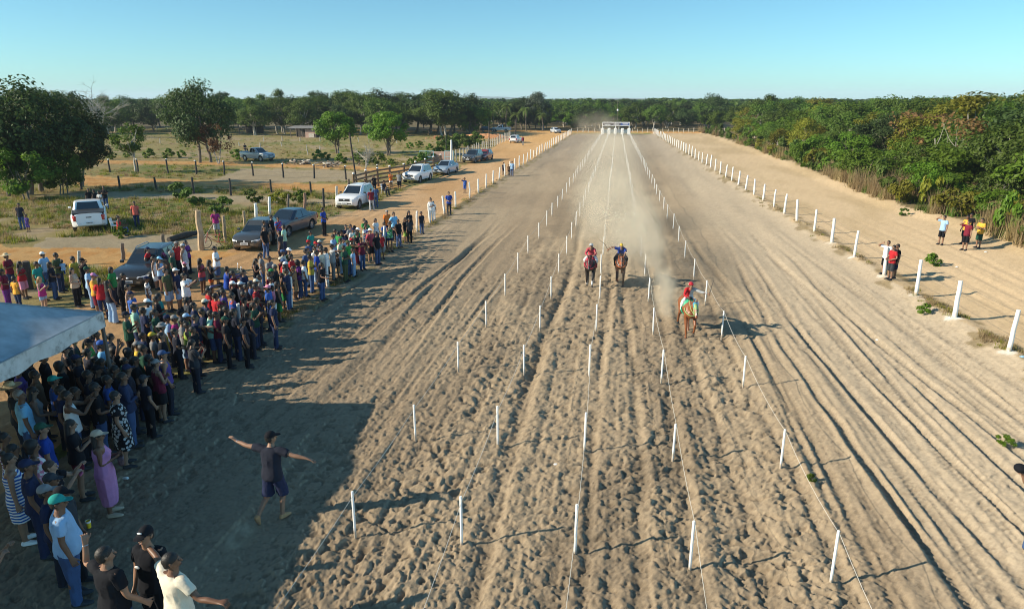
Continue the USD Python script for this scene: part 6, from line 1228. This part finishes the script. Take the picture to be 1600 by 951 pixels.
P(352, 420, 'rider in royal blue jersey sitting on the motorcycle', z=MB[2] + .84, hz=1.66, h=1.72, tc='royal', low='trousers', lc='denim', seat=.83, face=40, pose={**POSES['sit'], 'R': ((.3, .7, -.6), (.1, 1, .1)), 'L': ((-.3, .7, -.6), (-.1, 1, .1)), 'thR': (.35, .9, -.35), 'thL': (-.35, .9, -.35), 'shR': (.1, -.1, -1), 'shL': (-.1, -.1, -1)})
# dense middle of the crowd, from the tent pole up to the second white post
M(363, 440, 'man with white cap and black shirt left of the other white cap', 'black', 'dark', ['cap:white'])
M(375, 441, 'man with white cap facing the track beside the motorcycle', 'dark', 'denim', ['cap:white'], face=50)
M(384, 448, 'dark-haired man in charcoal shirt behind the pointing man in red', 'charcoal', 'black')
M(391, 442, 'man in grey-blue shirt behind the black and red jersey', 'denim', 'black')
M(320, 468, 'man with cream cap and dark blue shirt behind the red-shirted man', 'navy', 'dark', ['cap:cream'])
M(336, 459, 'man in plain bright red shirt seen from behind', 'red', 'dark', face=60, fat=1.08)
M(348, 454, 'dark-haired man in violet-blue shirt beside the red-shirted man', 'violet', 'dark')
M(344, 473, 'man with maroon cap in black shirt', 'black', 'darkdenim', ['cap:maroon'], 'clasp')
M(362, 460, 'man in blue and orange football shirt and pale jeans holding a phone', 'blue', 'lightdenim', pose='phone', tpat='split_coral', h=1.76, skin=2)
M(380, 459, 'man in red jersey pointing to the track with a straight arm', 'red', 'dark', pose='point', tpat='split_red', face=12, skin=1)
M(281, 485, 'man with black cap in dark green beside the white and blue cap', 'darkgreen', 'dark', ['cap:black'])
M(290, 491, 'man with white and blue cap in lime shirt', 'lime', 'magenta', ['cap:lightblue'])
M(283, 499, 'man in grey T-shirt and pale shorts with dark hair', 'grey', 'lightdenim', pose='cross', low='shorts', skin=2)
M(260, 493, 'man with navy cap and light blue shirt behind the grey T-shirt', 'lightblue', 'dark', ['cap:navy'])
M(271, 493, 'man with grey cap and magenta shirt', 'magenta', 'dark', ['cap:grey'])
M(252, 506, 'man with grey bucket hat and bare shoulders', 'mustard', 'dark', ['bucket_hat:grey'], top='tank', skin=2)
M(237, 520, 'boy with bright yellow cap in grey-purple shirt', 'grey', 'dark', ['cap:yellow'], h=1.6)
M(222, 521, 'dark-haired man in white-collared navy shirt left of the yellow cap', 'navy', 'lightdenim', h=1.6)
M(251, 521, 'dark-haired man in black T-shirt right of the yellow cap', 'black', 'dark', skin=2, h=1.66)
Fm(291, 506, 'woman in lime green top and purple trousers', 'lime', 'purple', 'hair_bun', 'phone', h=1.6)
M(304, 493, 'man in navy shirt stretching his arm to the right with a phone', 'navy', 'red', pose='point', low='shorts', face=15, skin=2)
M(327, 487, 'man in pale mint shirt and denim shorts at the front line', 'mint', 'denim', pose='hips', low='shorts', h=1.74)
M(336, 489, 'man in burgundy shirt and black jeans at the front line', 'burgundy', 'darkdenim', pose='clasp')
M(315, 484, 'man in navy shirt right behind the pale mint shirt', 'navy', 'dark')
M(352, 482, 'man in black shirt and black jeans at the front line', 'black', 'darkdenim', pose='idle')
M(399, 448, 'man in black and red striped jersey and black shorts', 'black', 'black', pose='clasp', low='shorts', tpat='stripes_red', h=1.74)
M(418, 448, 'man in blue shirt with white print stretching his arm, pink cap', 'blue', 'darkdenim', ['cap:pink'], 'point', face=190)
Fm(398, 405, 'girl in black top and pale denim shorts with long hair on the road', 'black', 'lightdenim', pose='phone', low='short_shorts', skin=2, h=1.6)
Fm(407, 396, 'woman in grey top and blue jeans beside the girl in pale shorts', 'grey', 'denim', 'hair_pony', top='shirt', skin=2)
M(424, 421, 'man with bright green cap in black shirt', 'black', 'dark', ['cap:green'])
M(429, 414, 'grey-haired man in charcoal shirt behind the green cap', 'charcoal', 'dark', hc='greyhair')
M(442, 406, 'man with navy cap and bright red T-shirt near the second white post', 'red', 'coral', ['cap:denim'], low='shorts', h=1.74)
M(458, 418, 'short-haired boy in tan clothes right behind the second white post', 'tan', 'tan', h=1.45, low='shorts')
M(447, 424, 'man in navy shirt leaning on the second white post', 'navy', 'denim')
M(440, 430, 'boy in orange-brown vest left of the second white post', 'tan', 'green', h=1.5, low='shorts', top='tank')
M(421, 427, 'man in maroon shirt beneath the green cap', 'maroon', 'dark')
M(423, 437, 'boy in white shirt beneath the maroon shirt', 'white', 'dark', h=1.55)
Fm(433, 444, 'girl with long black hair and green shorts at the fence line', 'charcoal', 'green', low='shorts', h=1.55)
M(426, 452, 'small boy in white shorts at the fence line', 'pink', 'white', h=1.25, low='shorts')
Fm(466, 409, 'woman in bright purple top and wide jeans right of the second white post', 'purple', 'denim', 'hair_curly', 'clasp', 'wide_trousers', top='shirt', skin=0)
M(474, 410, 'boy in white shirt between the purple top and the yellow shirt', 'white', 'denim', h=1.6)
Fm(484, 402, 'woman in mustard yellow shirt and blue jeans', 'mustard', 'denim', 'hair_short', 'cross', top='shirt', h=1.68)
M(494, 394, 'man in royal blue shirt behind the yellow shirt', 'royal', 'dark')
M(502, 392, 'man in cream shirt beside the royal blue shirt', 'cream', 'dark')
Fm(500, 414, 'woman dressed in black with a bag leaning over the fence line', 'black', 'denim', 'hair_pony', 'lean', top='shirt')
M(509, 390, 'man in white T-shirt and black shorts left of the third white post', 'white', 'black', low='shorts', skin=0)
M(518, 384, 'man in pale grey-blue shirt pointing right by the third white post', 'lightgrey', 'grey', pose='point', face=20)
# around the parked cars
M(504, 325, 'man in blue T-shirt and black trousers standing alone at the road edge', 'royal', 'black', pose='clasp', h=1.76, face=-10)
M(485, 362, 'boy in green shirt and blue shorts alone on the road', 'teal', 'denim', h=1.5, low='shorts', face=-20)
M(412, 354, 'man in black T-shirt and blue jeans in front of the grey hatchback', 'black', 'denim', pose='relaxed', skin=2, h=1.76)
M(423, 338, 'man in black shirt with red collar between the two dark cars', 'black', 'black', skin=2)
M(434, 340, 'man in blue and red shirt beside the dark blue sedan', 'blue', 'dark', tpat='split_red')
M(436, 362, 'man in dark uniform with a light shoulder patch by the dark sedan', 'charcoal', 'dark', skin=2, h=1.75, face=180)
M(442, 352, 'man in pale green T-shirt and dark jeans with a black bag', 'mint', 'darkdenim', skin=2, face=190)
M(412, 345, 'man in dark grey shirt leaning on the grey hatchback', 'charcoal', 'dark')
BK = M(335, 328, 'man in purple shirt and pale shorts holding the red bicycle', 'magenta', 'lightgrey', pose='lean', low='shorts', face=-60, skin=2)
M(28, 318, 'man in dark shirt and jeans walking with a small girl in the field', 'dark', 'denim', face=-70)
Fm(40, 336, 'little girl in purple beside the man in dark shirt in the field', 'violet', 'violet', 'hair_bun', h=1.08, low='shorts', top='shirt', face=-80)
M(209, 316, 'man in coral shirt and dark jeans right of the white pickup', 'coral', 'darkdenim', face=-60)
P(183, 338, 'woman in red top and jeans sitting beside the white pickup', sex='f', z=CH3[2] + .44, hz=1.25, h=1.62, tc='red', top='tank', low='trousers', lc='blue', head='hair_bun', seat=.83, face=20, pose='sit')
M(137, 295, 'man in black on the left of the group beyond the white pickup', 'black', 'dark', face=-50)
Fm(146, 297, 'woman in black with jeans in the group beyond the white pickup', 'black', 'denim', top='shirt', face=-60)
Fm(154, 299, 'woman in grey top in the group beyond the white pickup', 'lightgrey', 'dark', top='shirt', face=-100, pose='cross')
M(161, 291, 'man in black with blue jeans, tallest of the group beyond the white pickup', 'black', 'denim', face=-80, h=1.8, pose='cross')
P(382, 226, 'man sitting on the side of the silver pickup bed', z=1.30, hz=2.0, h=1.7, tc='charcoal', low='trousers', lc='dark', seat=.83, face=-30, pose='sit')
M(579, 295, 'man in red shirt leaning on the side of the white roadside car', 'maroon', 'lightgrey', pose='relaxed', face=120)
M(586, 291, 'man in grey and blue beside the red shirt at the white roadside car', 'denim', 'denim', face=110)
M(570, 281, 'man in black cap sitting behind the white roadside car', 'black', 'dark', ['cap:black'], 'clasp', h=1.5)
Fm(578, 284, 'woman in black behind the white roadside car', 'black', 'dark', 'hair_pony', 'phone', h=1.5, top='shirt')
Fm(584, 274, 'woman all in black standing at the brown rail fence', 'black', 'black', 'hair_long', top='shirt')
P(599, 283, 'man with dark cap and dark clothes sitting on a white chair by the rail fence', z=CH1[2] + .44, hz=1.28, h=1.7, tc='dark', low='trousers', lc='dark', head=['cap:black'], seat=.83, face=-20, pose='sit', top='long_sleeve')
Fm(610, 269, 'woman in orange top and white shorts by the brown rail fence', 'orange', 'white', 'hair_short', 'phone', 'short_shorts', top='shirt', skin=2, face=-70)
M(623, 269, 'man in grey-green T-shirt and dark shorts by the brown rail fence', 'grey', 'black', low='shorts', face=-80, fat=1.1)
# upper end of the crowd, third white post and beyond
M(523, 359, 'man in grey-green shirt left of the green shirt on the road', 'grey', 'grey')
M(529, 362, 'man in bright green shirt on the road', 'green', 'lightgrey', face=70)
M(533, 360, 'man in black T-shirt with cap right of the green shirt', 'black', 'dark', ['cap:black'])
M(554, 353, 'boy in slate shirt with a black cap standing behind the line', 'charcoal', 'lightdenim', ['cap:black'], h=1.5, face=60)
M(556, 366, 'man in black T-shirt reaching forward behind the fourth white post', 'black', 'maroon', pose='lean')
Fm(571, 352, 'woman in white and purple top with brown hair on the road', 'white', 'white', 'hair_long:brownhair', 'phone', tpat='split_purple', top='shirt', low='skirt', skin=2)
M(549, 374, 'man with red cap in brown shirt', 'brown', 'burgundy', ['cap:red'], 'point', face=15)
M(543, 377, 'man with camouflage cap and bright green shirt at the fence line', 'brightgreen', 'denim', ['cap:olive'], 'relaxed')
M(537, 386, 'man in dark green and black shirt at the fence line', 'darkgreen', 'olive', pose='cross')
Fm(564, 374, 'woman in maroon top and jeans right of the fourth white post', 'burgundy', 'denim', 'hair_pony', 'film', top='shirt')
M(578, 359, 'man with white cap, pinkish red T-shirt and black shorts', 'pinkred', 'black', ['cap:white'], 'relaxed', 'shorts', skin=2, fat=1.12, h=1.76)
M(588, 364, 'man in black T-shirt and jeans beside the white cap', 'black', 'denim', pose='pocket')
M(595, 366, 'boy in red T-shirt and grey shorts by the white post', 'red', 'grey', h=1.4, low='shorts')
M(600, 351, 'boy in blue behind the white post near the woman taking pictures', 'blue', 'dark', h=1.5)
Fm(608, 350, 'woman in green print top and navy shorts taking a picture', 'green', 'navy', 'hair_short', 'film', 'short_shorts', top='tank', skin=2, tpat='floral_mint')
M(604, 329, 'grey-haired man in orange T-shirt on the road', 'orange', 'dark', hc='greyhair', skin=2, fat=1.15, h=1.76, face=-40)
M(615, 334, 'man in light blue T-shirt with hands on hips', 'skyblue', 'dark', pose='hips', skin=2, fat=1.1, h=1.74, face=-30)
M(622, 344, 'boy in black T-shirt and blue jeans swinging his arms', 'black', 'denim', pose='relaxed', h=1.62)
Fm(639, 331, 'woman in black at the top end of the crowd', 'black', 'dark', 'hair_pony', top='shirt', skin=2)
Fm(633, 341, 'girl in white and lime shorts at the top end of the crowd', 'black', 'lime', h=1.5, low='shorts', top='shirt')
M(639, 341, 'boy in charcoal at the top end of the crowd', 'charcoal', 'black', h=1.5)
M(527, 399, 'small boy in black vest and tan shorts beside the third white post', 'black', 'tan', h=1.15, low='shorts', top='tank')
M(551, 391, 'boy in pale blue clothes left of the fourth white post', 'lightblue', 'lightdenim', h=1.35, skin=2)
M(658, 331, 'boy in dark clothes leaning behind a white post above the crowd', 'dark', 'denim', h=1.4)
Fm(673, 311, 'woman in long white clothes with a child by the left fence', 'white', 'white', 'hair_bun', 'hold', top='shirt', skin=1)
M(677, 316, 'child in white in front of the woman in white', 'white', 'white', h=1.3)
M(701, 300, 'man in blue shirt and dark trousers behind the left fence', 'royal', 'charcoal', pose='clasp', skin=2)
M(726, 278, 'boy in blue clothes standing on the dirt road', 'blue', 'blue', h=1.35, low='shorts', pose='shade', face=-90)
M(787, 256, 'small figure in dark clothes by the far part of the left fence', 'dark', 'dark', h=1.4)
M(795, 258, 'small figure in brown leaning on the far part of the left fence', 'brown', 'dark', h=1.2)
M(800, 251, 'man in grey-blue farthest along the left fence', 'lightblue', 'denim', h=1.7)
M(817, 213, 'man in dark red by the far white car at the end of the posts', 'maroon', 'grey')
# right-hand fence
M(1388, 381, 'boy in white T-shirt and black shorts leaning on the right fence', 'white', 'black', pose='shade', low='shorts', face=215, h=1.62, skin=2)
M(1397, 388, 'boy in red T-shirt and dark shorts at the right fence', 'red', 'charcoal', pose='clasp', low='shorts', face=200, h=1.62, skin=2)
M(1403, 386, 'boy in black beside the red T-shirt at the right fence', 'black', 'navy', low='shorts', face=190, h=1.62)
M(1477, 338, 'man in pale grey T-shirt shading his eyes near the right wood', 'lightblue', 'black', pose='shade', low='shorts', face=215, skin=2)
M(1515, 344, 'man in maroon T-shirt and black shorts near the right wood', 'maroon', 'black', pose='shade', low='shorts', face=210, skin=2)
M(1513, 337, 'man in orange shirt behind the maroon T-shirt', 'amber', 'dark', low='shorts', face=200)
M(1519, 334, 'man in black behind the maroon T-shirt near the right wood', 'black', 'dark', low='shorts', face=210)
M(1536, 342, 'man in yellow-orange T-shirt and dark green shorts near the right wood', 'amber', 'darkgreen', pose='cross', low='shorts', face=205, skin=2)
# in the shade of the tent
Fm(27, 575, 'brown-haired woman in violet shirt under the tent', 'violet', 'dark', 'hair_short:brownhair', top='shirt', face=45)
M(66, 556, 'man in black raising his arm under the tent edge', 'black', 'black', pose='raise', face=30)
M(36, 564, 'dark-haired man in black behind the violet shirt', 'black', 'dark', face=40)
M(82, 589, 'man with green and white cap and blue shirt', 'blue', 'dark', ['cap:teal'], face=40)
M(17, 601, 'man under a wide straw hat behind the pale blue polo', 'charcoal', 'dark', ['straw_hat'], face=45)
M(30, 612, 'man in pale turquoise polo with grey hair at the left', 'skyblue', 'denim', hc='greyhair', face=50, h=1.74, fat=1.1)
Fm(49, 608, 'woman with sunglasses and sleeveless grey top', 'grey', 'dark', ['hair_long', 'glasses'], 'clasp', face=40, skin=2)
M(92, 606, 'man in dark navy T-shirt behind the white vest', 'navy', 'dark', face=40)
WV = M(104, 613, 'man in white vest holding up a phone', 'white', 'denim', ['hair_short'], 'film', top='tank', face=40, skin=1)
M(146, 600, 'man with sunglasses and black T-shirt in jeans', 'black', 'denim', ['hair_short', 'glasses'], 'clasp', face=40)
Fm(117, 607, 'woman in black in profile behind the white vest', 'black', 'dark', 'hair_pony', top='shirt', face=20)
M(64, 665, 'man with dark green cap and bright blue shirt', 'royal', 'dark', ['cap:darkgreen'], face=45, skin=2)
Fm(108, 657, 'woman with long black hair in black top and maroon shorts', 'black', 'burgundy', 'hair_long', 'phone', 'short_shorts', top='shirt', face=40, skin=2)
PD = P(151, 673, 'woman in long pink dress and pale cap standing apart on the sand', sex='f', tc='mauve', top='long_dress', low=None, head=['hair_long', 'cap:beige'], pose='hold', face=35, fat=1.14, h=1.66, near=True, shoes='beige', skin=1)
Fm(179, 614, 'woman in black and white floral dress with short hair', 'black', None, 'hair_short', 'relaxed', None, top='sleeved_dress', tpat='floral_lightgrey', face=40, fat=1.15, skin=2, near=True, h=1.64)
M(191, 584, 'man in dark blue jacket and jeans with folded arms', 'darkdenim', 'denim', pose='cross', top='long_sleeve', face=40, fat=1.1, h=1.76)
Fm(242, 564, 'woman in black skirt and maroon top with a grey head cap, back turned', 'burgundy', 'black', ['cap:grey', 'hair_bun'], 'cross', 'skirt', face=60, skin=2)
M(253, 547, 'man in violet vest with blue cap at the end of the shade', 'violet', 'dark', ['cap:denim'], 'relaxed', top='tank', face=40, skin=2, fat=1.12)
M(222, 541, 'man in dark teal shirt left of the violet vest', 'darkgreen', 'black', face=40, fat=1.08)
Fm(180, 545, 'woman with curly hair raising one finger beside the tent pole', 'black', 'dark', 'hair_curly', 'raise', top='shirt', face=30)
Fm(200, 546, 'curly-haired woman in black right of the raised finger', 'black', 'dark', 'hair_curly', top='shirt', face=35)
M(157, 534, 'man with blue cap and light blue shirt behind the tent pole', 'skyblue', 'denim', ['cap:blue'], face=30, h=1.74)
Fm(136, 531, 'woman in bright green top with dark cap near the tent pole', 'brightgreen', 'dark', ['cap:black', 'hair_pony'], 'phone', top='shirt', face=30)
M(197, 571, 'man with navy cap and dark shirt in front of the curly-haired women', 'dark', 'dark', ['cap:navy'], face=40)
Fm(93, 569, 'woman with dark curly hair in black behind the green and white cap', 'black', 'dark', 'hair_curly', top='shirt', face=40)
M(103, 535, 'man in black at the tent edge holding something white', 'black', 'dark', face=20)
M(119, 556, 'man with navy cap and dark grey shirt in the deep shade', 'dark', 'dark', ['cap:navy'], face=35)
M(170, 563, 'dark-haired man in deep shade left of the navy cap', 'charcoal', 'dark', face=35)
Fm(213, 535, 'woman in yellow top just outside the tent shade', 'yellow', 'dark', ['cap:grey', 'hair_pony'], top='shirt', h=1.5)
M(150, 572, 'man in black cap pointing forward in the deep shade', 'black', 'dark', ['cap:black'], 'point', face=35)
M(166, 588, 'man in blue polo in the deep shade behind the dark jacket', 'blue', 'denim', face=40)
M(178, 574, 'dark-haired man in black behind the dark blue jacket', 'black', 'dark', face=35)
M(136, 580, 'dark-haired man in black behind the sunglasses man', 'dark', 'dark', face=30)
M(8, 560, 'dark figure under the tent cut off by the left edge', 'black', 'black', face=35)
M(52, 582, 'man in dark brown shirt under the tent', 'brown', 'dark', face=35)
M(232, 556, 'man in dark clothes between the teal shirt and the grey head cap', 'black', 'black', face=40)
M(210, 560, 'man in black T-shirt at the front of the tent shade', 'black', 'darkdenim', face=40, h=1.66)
Fm(12, 711, 'woman in white dress with fine blue stripes at the left edge', 'white', None, 'hair_bun', 'idle', None, top='dress', tpat='stripes_blue', face=40, fat=1.15, shoes='white', skin=2, near=True, h=1.66)
M(39, 719, 'man in navy T-shirt and navy cap beside the striped dress', 'navy', 'navy', ['cap:navy'], face=45, h=1.74, near=True)
Fm(50, 692, 'woman with curly hair in pink and white top', 'pink', 'red', 'hair_curly', top='tank', face=40, tpat='split_white', low='short_shorts')
BR = Fm(77, 722, 'brown-haired woman holding up a phone in both hands', 'black', 'dark', 'hair_short:brownhair', 'film', top='shirt', face=30, skin=3)
M(78, 741, 'man with black and grey cap behind the green cap', 'black', 'dark', ['cap:charcoal'], face=40)
M(70, 758, 'man with grey cap and navy shirt left of the green cap', 'navy', 'dark', ['cap:grey'], face=30, near=True)
M(94, 764, 'man with black cap and blue badge half hidden by the green cap', 'charcoal', 'black', ['cap:black'], face=10, near=True)
GC_ = M(88, 777, 'stout man with bright green cap and pale checked shirt in jeans', 'lightblue', 'denim', ['cap:teal', 'hair_short'], 'idle', face=40, fat=1.2, belly=.05, h=1.78, near=True, skin=1)
Fm(4, 678, 'woman in purple and white striped vest at the left edge', 'purple', 'dark', 'hair_bun', top='tank', tpat='stripes_white', face=40)
Fm(20, 698, 'woman with dark hair in black behind the striped dress', 'black', 'dark', 'hair_long', top='shirt', face=35)
# packed spectators that nothing tells apart
def packed(n, box, cols, lows, label, group, seed, hats):
    R = np.random.default_rng(seed); k = 0
    for _ in range(4000):
        x = R.uniform(box[0], box[1]); y = R.uniform(box[2], box[3])
        if k >= n: break
        if min((x - a) ** 2 + (y - b) ** 2 for a, b in CROWD) < .40 ** 2: continue
        fm = R.random() < .3
        person(label, x, y, math.degrees(math.atan2(HORSES[1] - y, HORSES[0] - x)) + R.normal(0, 14), 'f' if fm else 'm', h=R.uniform(1.58, 1.76), tc=cols[R.integers(len(cols))], lc=lows[R.integers(len(lows))], head=['hair_pony' if fm else 'hair_short'] if R.random() > hats else ['cap:' + cols[R.integers(len(cols))]], pose=['idle', 'clasp', 'cross', 'phone', 'pocket'][R.integers(5)], skin=int(R.integers(1, 3)), group=group)
        CROWD.append((x, y)); k += 1
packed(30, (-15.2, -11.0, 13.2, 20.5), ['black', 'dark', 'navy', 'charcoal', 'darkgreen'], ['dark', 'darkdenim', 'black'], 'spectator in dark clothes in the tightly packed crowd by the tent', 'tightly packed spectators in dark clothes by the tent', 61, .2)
packed(22, (-14.6, -12.75, 20.5, 30.5), ['navy', 'grey', 'maroon', 'white', 'denim', 'olive', 'red', 'cream'], ['denim', 'dark', 'darkdenim', 'lightdenim'], 'spectator in everyday clothes in the packed line behind the left fence', 'packed line of spectators behind the left fence', 62, .35)
packed(10, (-14.2, -12.8, 30.5, 37), ['navy', 'grey', 'green', 'white', 'black', 'lightblue'], ['denim', 'dark', 'grey'], 'spectator in the thinning upper end of the line behind the left fence', 'spectators at the upper end of the line', 63, .3)
# open-armed runner and the three men in the foreground
RUN = dict(R=((.92, .02, -.24), (.95, .18, -.20)), L=((-.95, -.10, .10), (-.97, .08, .20)), curlR=4, curlL=6, wristL=-14, wristR=8, thR=(.04, .24, -1), shR=(.03, -.22, -1), thL=(-.04, -.10, -1), shL=(-.03, -.80, -.72), ftL=-58, ftR=-6, lean=9, twist=6, head=(-30, -4))
person('man in black T-shirt and navy shorts running with both arms spread wide', *gp(433, 808), 83, h=1.88, tc='dark', low='shorts', lc='navy', head=['cap:black', 'hair_short', 'watch'], pose=RUN, near=True, jit=0, skin=2, fat=1.08, shoes='tan', extra=())
WB = M(163, 861, 'man in black T-shirt seen from behind, raising a clenched fist', 'black', 'denim', ['hair_short', 'watch'], {**POSES['idle'], 'L': ((-.92, .15, -.15), (-.12, .15, 1)), 'R': ((.35, .05, -.95), (.25, .55, -.7)), 'curlL': 75, 'curlR': 45, 'head': (-20, 0)}, face=75, h=1.78, near=True, jit=1, skin=2, fat=1.12)
BC = M(226, 829, 'man in black cap and black T-shirt with a white badge, facing the camera', 'black', 'black', ['cap:black', 'hair_short'], 'idle', face=-92, h=1.78, near=True, jit=2, skin=2, fat=1.08)
CT = M(266, 865, 'man in cream T-shirt pointing left with his other hand held out', 'cream', 'denim', ['hair_short'], {**POSES['idle'], 'L': ((-.88, .30, .22), (-.97, .18, .22)), 'R': ((.70, .15, -.62), (.95, .28, -.05)), 'curlL': 30, 'curlR': 40, 'head': (-35, 0)}, face=70, h=1.78, near=True, jit=1, skin=1, fat=1.1)
# things in hands
dark_p = mat('phone_black', (.015, .015, .018), .2)
held('phone', 'dark phone held up by the man in the white T-shirt', 'phone', FIL, 'R', bx(.075, .15, .012), dark_p)
held('phone', 'dark phone held up by the man in the white vest', 'phone', WV, 'R', bx(.075, .15, .012), dark_p)
held('phone', 'phone with a pink case held up by the brown-haired woman', 'phone', BR, 'R', bx(.075, .15, .012), mat('phone_pink', (.5, .12, .25), .4))
px_, py_ = gp(139, 822, 1.0); t = thing('cup', 'yellow plastic cup held out beside the man with the green cap', 'cup', (px_, py_, .98)); part('cup_wall', trimesh.creation.revolve(np.array([(.0, 0), (.032, 0), (.042, .13), (.038, .13), (.030, .01), (0, .01)]), sections=20), mat('cup_yellow', (.75, .55, .03), .35), t, smooth=40); part('cup_band', trimesh.creation.annulus(.041, .0415 + .002, .035, sections=20).apply_translation((0, 0, .118)), mat('cup_white', (.75, .75, .72), .4), t)
_p, _a, _R = PD[1]('R', .03); x_, y_, z_ = _p + .10 * np.array([math.cos(math.radians(20)), math.sin(math.radians(20)), 0]) - [0, 0, .10]
t = thing('handbag', 'small brown handbag at the waist of the woman in the pink dress', 'handbag', (x_, y_, z_), -.9); part('pouch', bx(.24, .10, .15, ch=.03), mat('bag_leather', (.085, .045, .05), .5), t, smooth=30); part('flap', bx(.245, .11, .06, (0, 0, .055), ch=.02), mat('bag_leather', (.085, .045, .05), .5), t)
# the spectator at the right edge, only the arm with the cap is in the picture
WAVE = {**POSES['idle'], 'R': ((.99, .10, .16), (.62, .10, .80)), 'curlR': 60}
def hand_at(pose, side, face, h): G = TEMPL['m'].pose(pose); v = rotm('z', face - 90) @ G['ha' + side][1] * (h / 1.742); return v
_h = hand_at(WAVE, 'R', -75, 1.74); ax, ay = gp(1597, 742, _h[2])
RA = person('spectator at the right edge waving a black cap overhead, mostly outside the photo', ax - _h[0], ay - _h[1], -75, h=1.74, tc='white', low='trousers', lc='denim', head=['hair_short'], pose=WAVE, near=True, jit=0, skin=2)
p_, a_, R_ = RA[1]('R', .09); t = thing('cap', 'black cap waved in the raised hand at the right edge', 'cap', p_ + [0, 0, .05]); part('crown', hull(ell((0, 0, .04), (.10, .11, .085))), cloth('black'), t, smooth=True); part('brim', hull(ell((.05, -.10, .0), (.06, .07, .012))), cloth('black'), t, smooth=True); part('clasp', bx(.05, .012, .03, (.0, .105, .02)), mat('cup_white', (.75, .75, .72), .4), t)

part('badge', hull(ell((.075, .143, 1.25), (.036, .012, .026))), mat('cup_white', (.75, .75, .72), .4), BC[0], smooth=True)
part('cap_print', hull(ell((0, .092, 1.72), (.034, .014, .012))), mat('cup_white', (.75, .75, .72), .4), BC[0], smooth=True)
Fm(-52, 850, 'person at the bottom left corner holding up a phone, mostly outside the photo', 'burgundy', 'dark', 'hair_long', 'film', top='shirt', face=30, near=True, skin=2)
for px, py, s, lb in [(1495, 417, .07, 'white plastic cup lying on the sand beyond the right fence'), (1540, 394, .08, 'pale scrap lying near the right wood'), (1371, 528, .06, 'whitish scrap on the sand inside the right fence'), (1596, 566, .09, 'pale blue scrap beside the nearest right fence post'), (1279, 355, .05, 'dark chip of wood on the smooth sand right of the lanes'), (868, 725, .05, 'small white scrap between the second and third lane fences'), (196, 745, .07, 'pale straw-like scrap on the sand behind the woman in pink')]:
    q = at_px(px, py); R = np.random.default_rng(px); v = trimesh.creation.icosphere(2); w = np.array(v.vertices) * [s, s * .7, s * .45]; w += .25 * s * (np.stack([vn(w[:, i] * 40 + px, w[:, (i + 1) % 3] * 40, i) for i in range(3)], 1) - .5)
    single('litter', (w + np.array(q) + [0, 0, s * .3], np.array(v.faces)), mat('scrap_white', (.7, .69, .66), .6) if 'dark' not in lb and 'blue' not in lb else (dark_wood if 'dark' in lb else mat('scrap_blue', (.25, .42, .55), .5)), lb, 'litter')
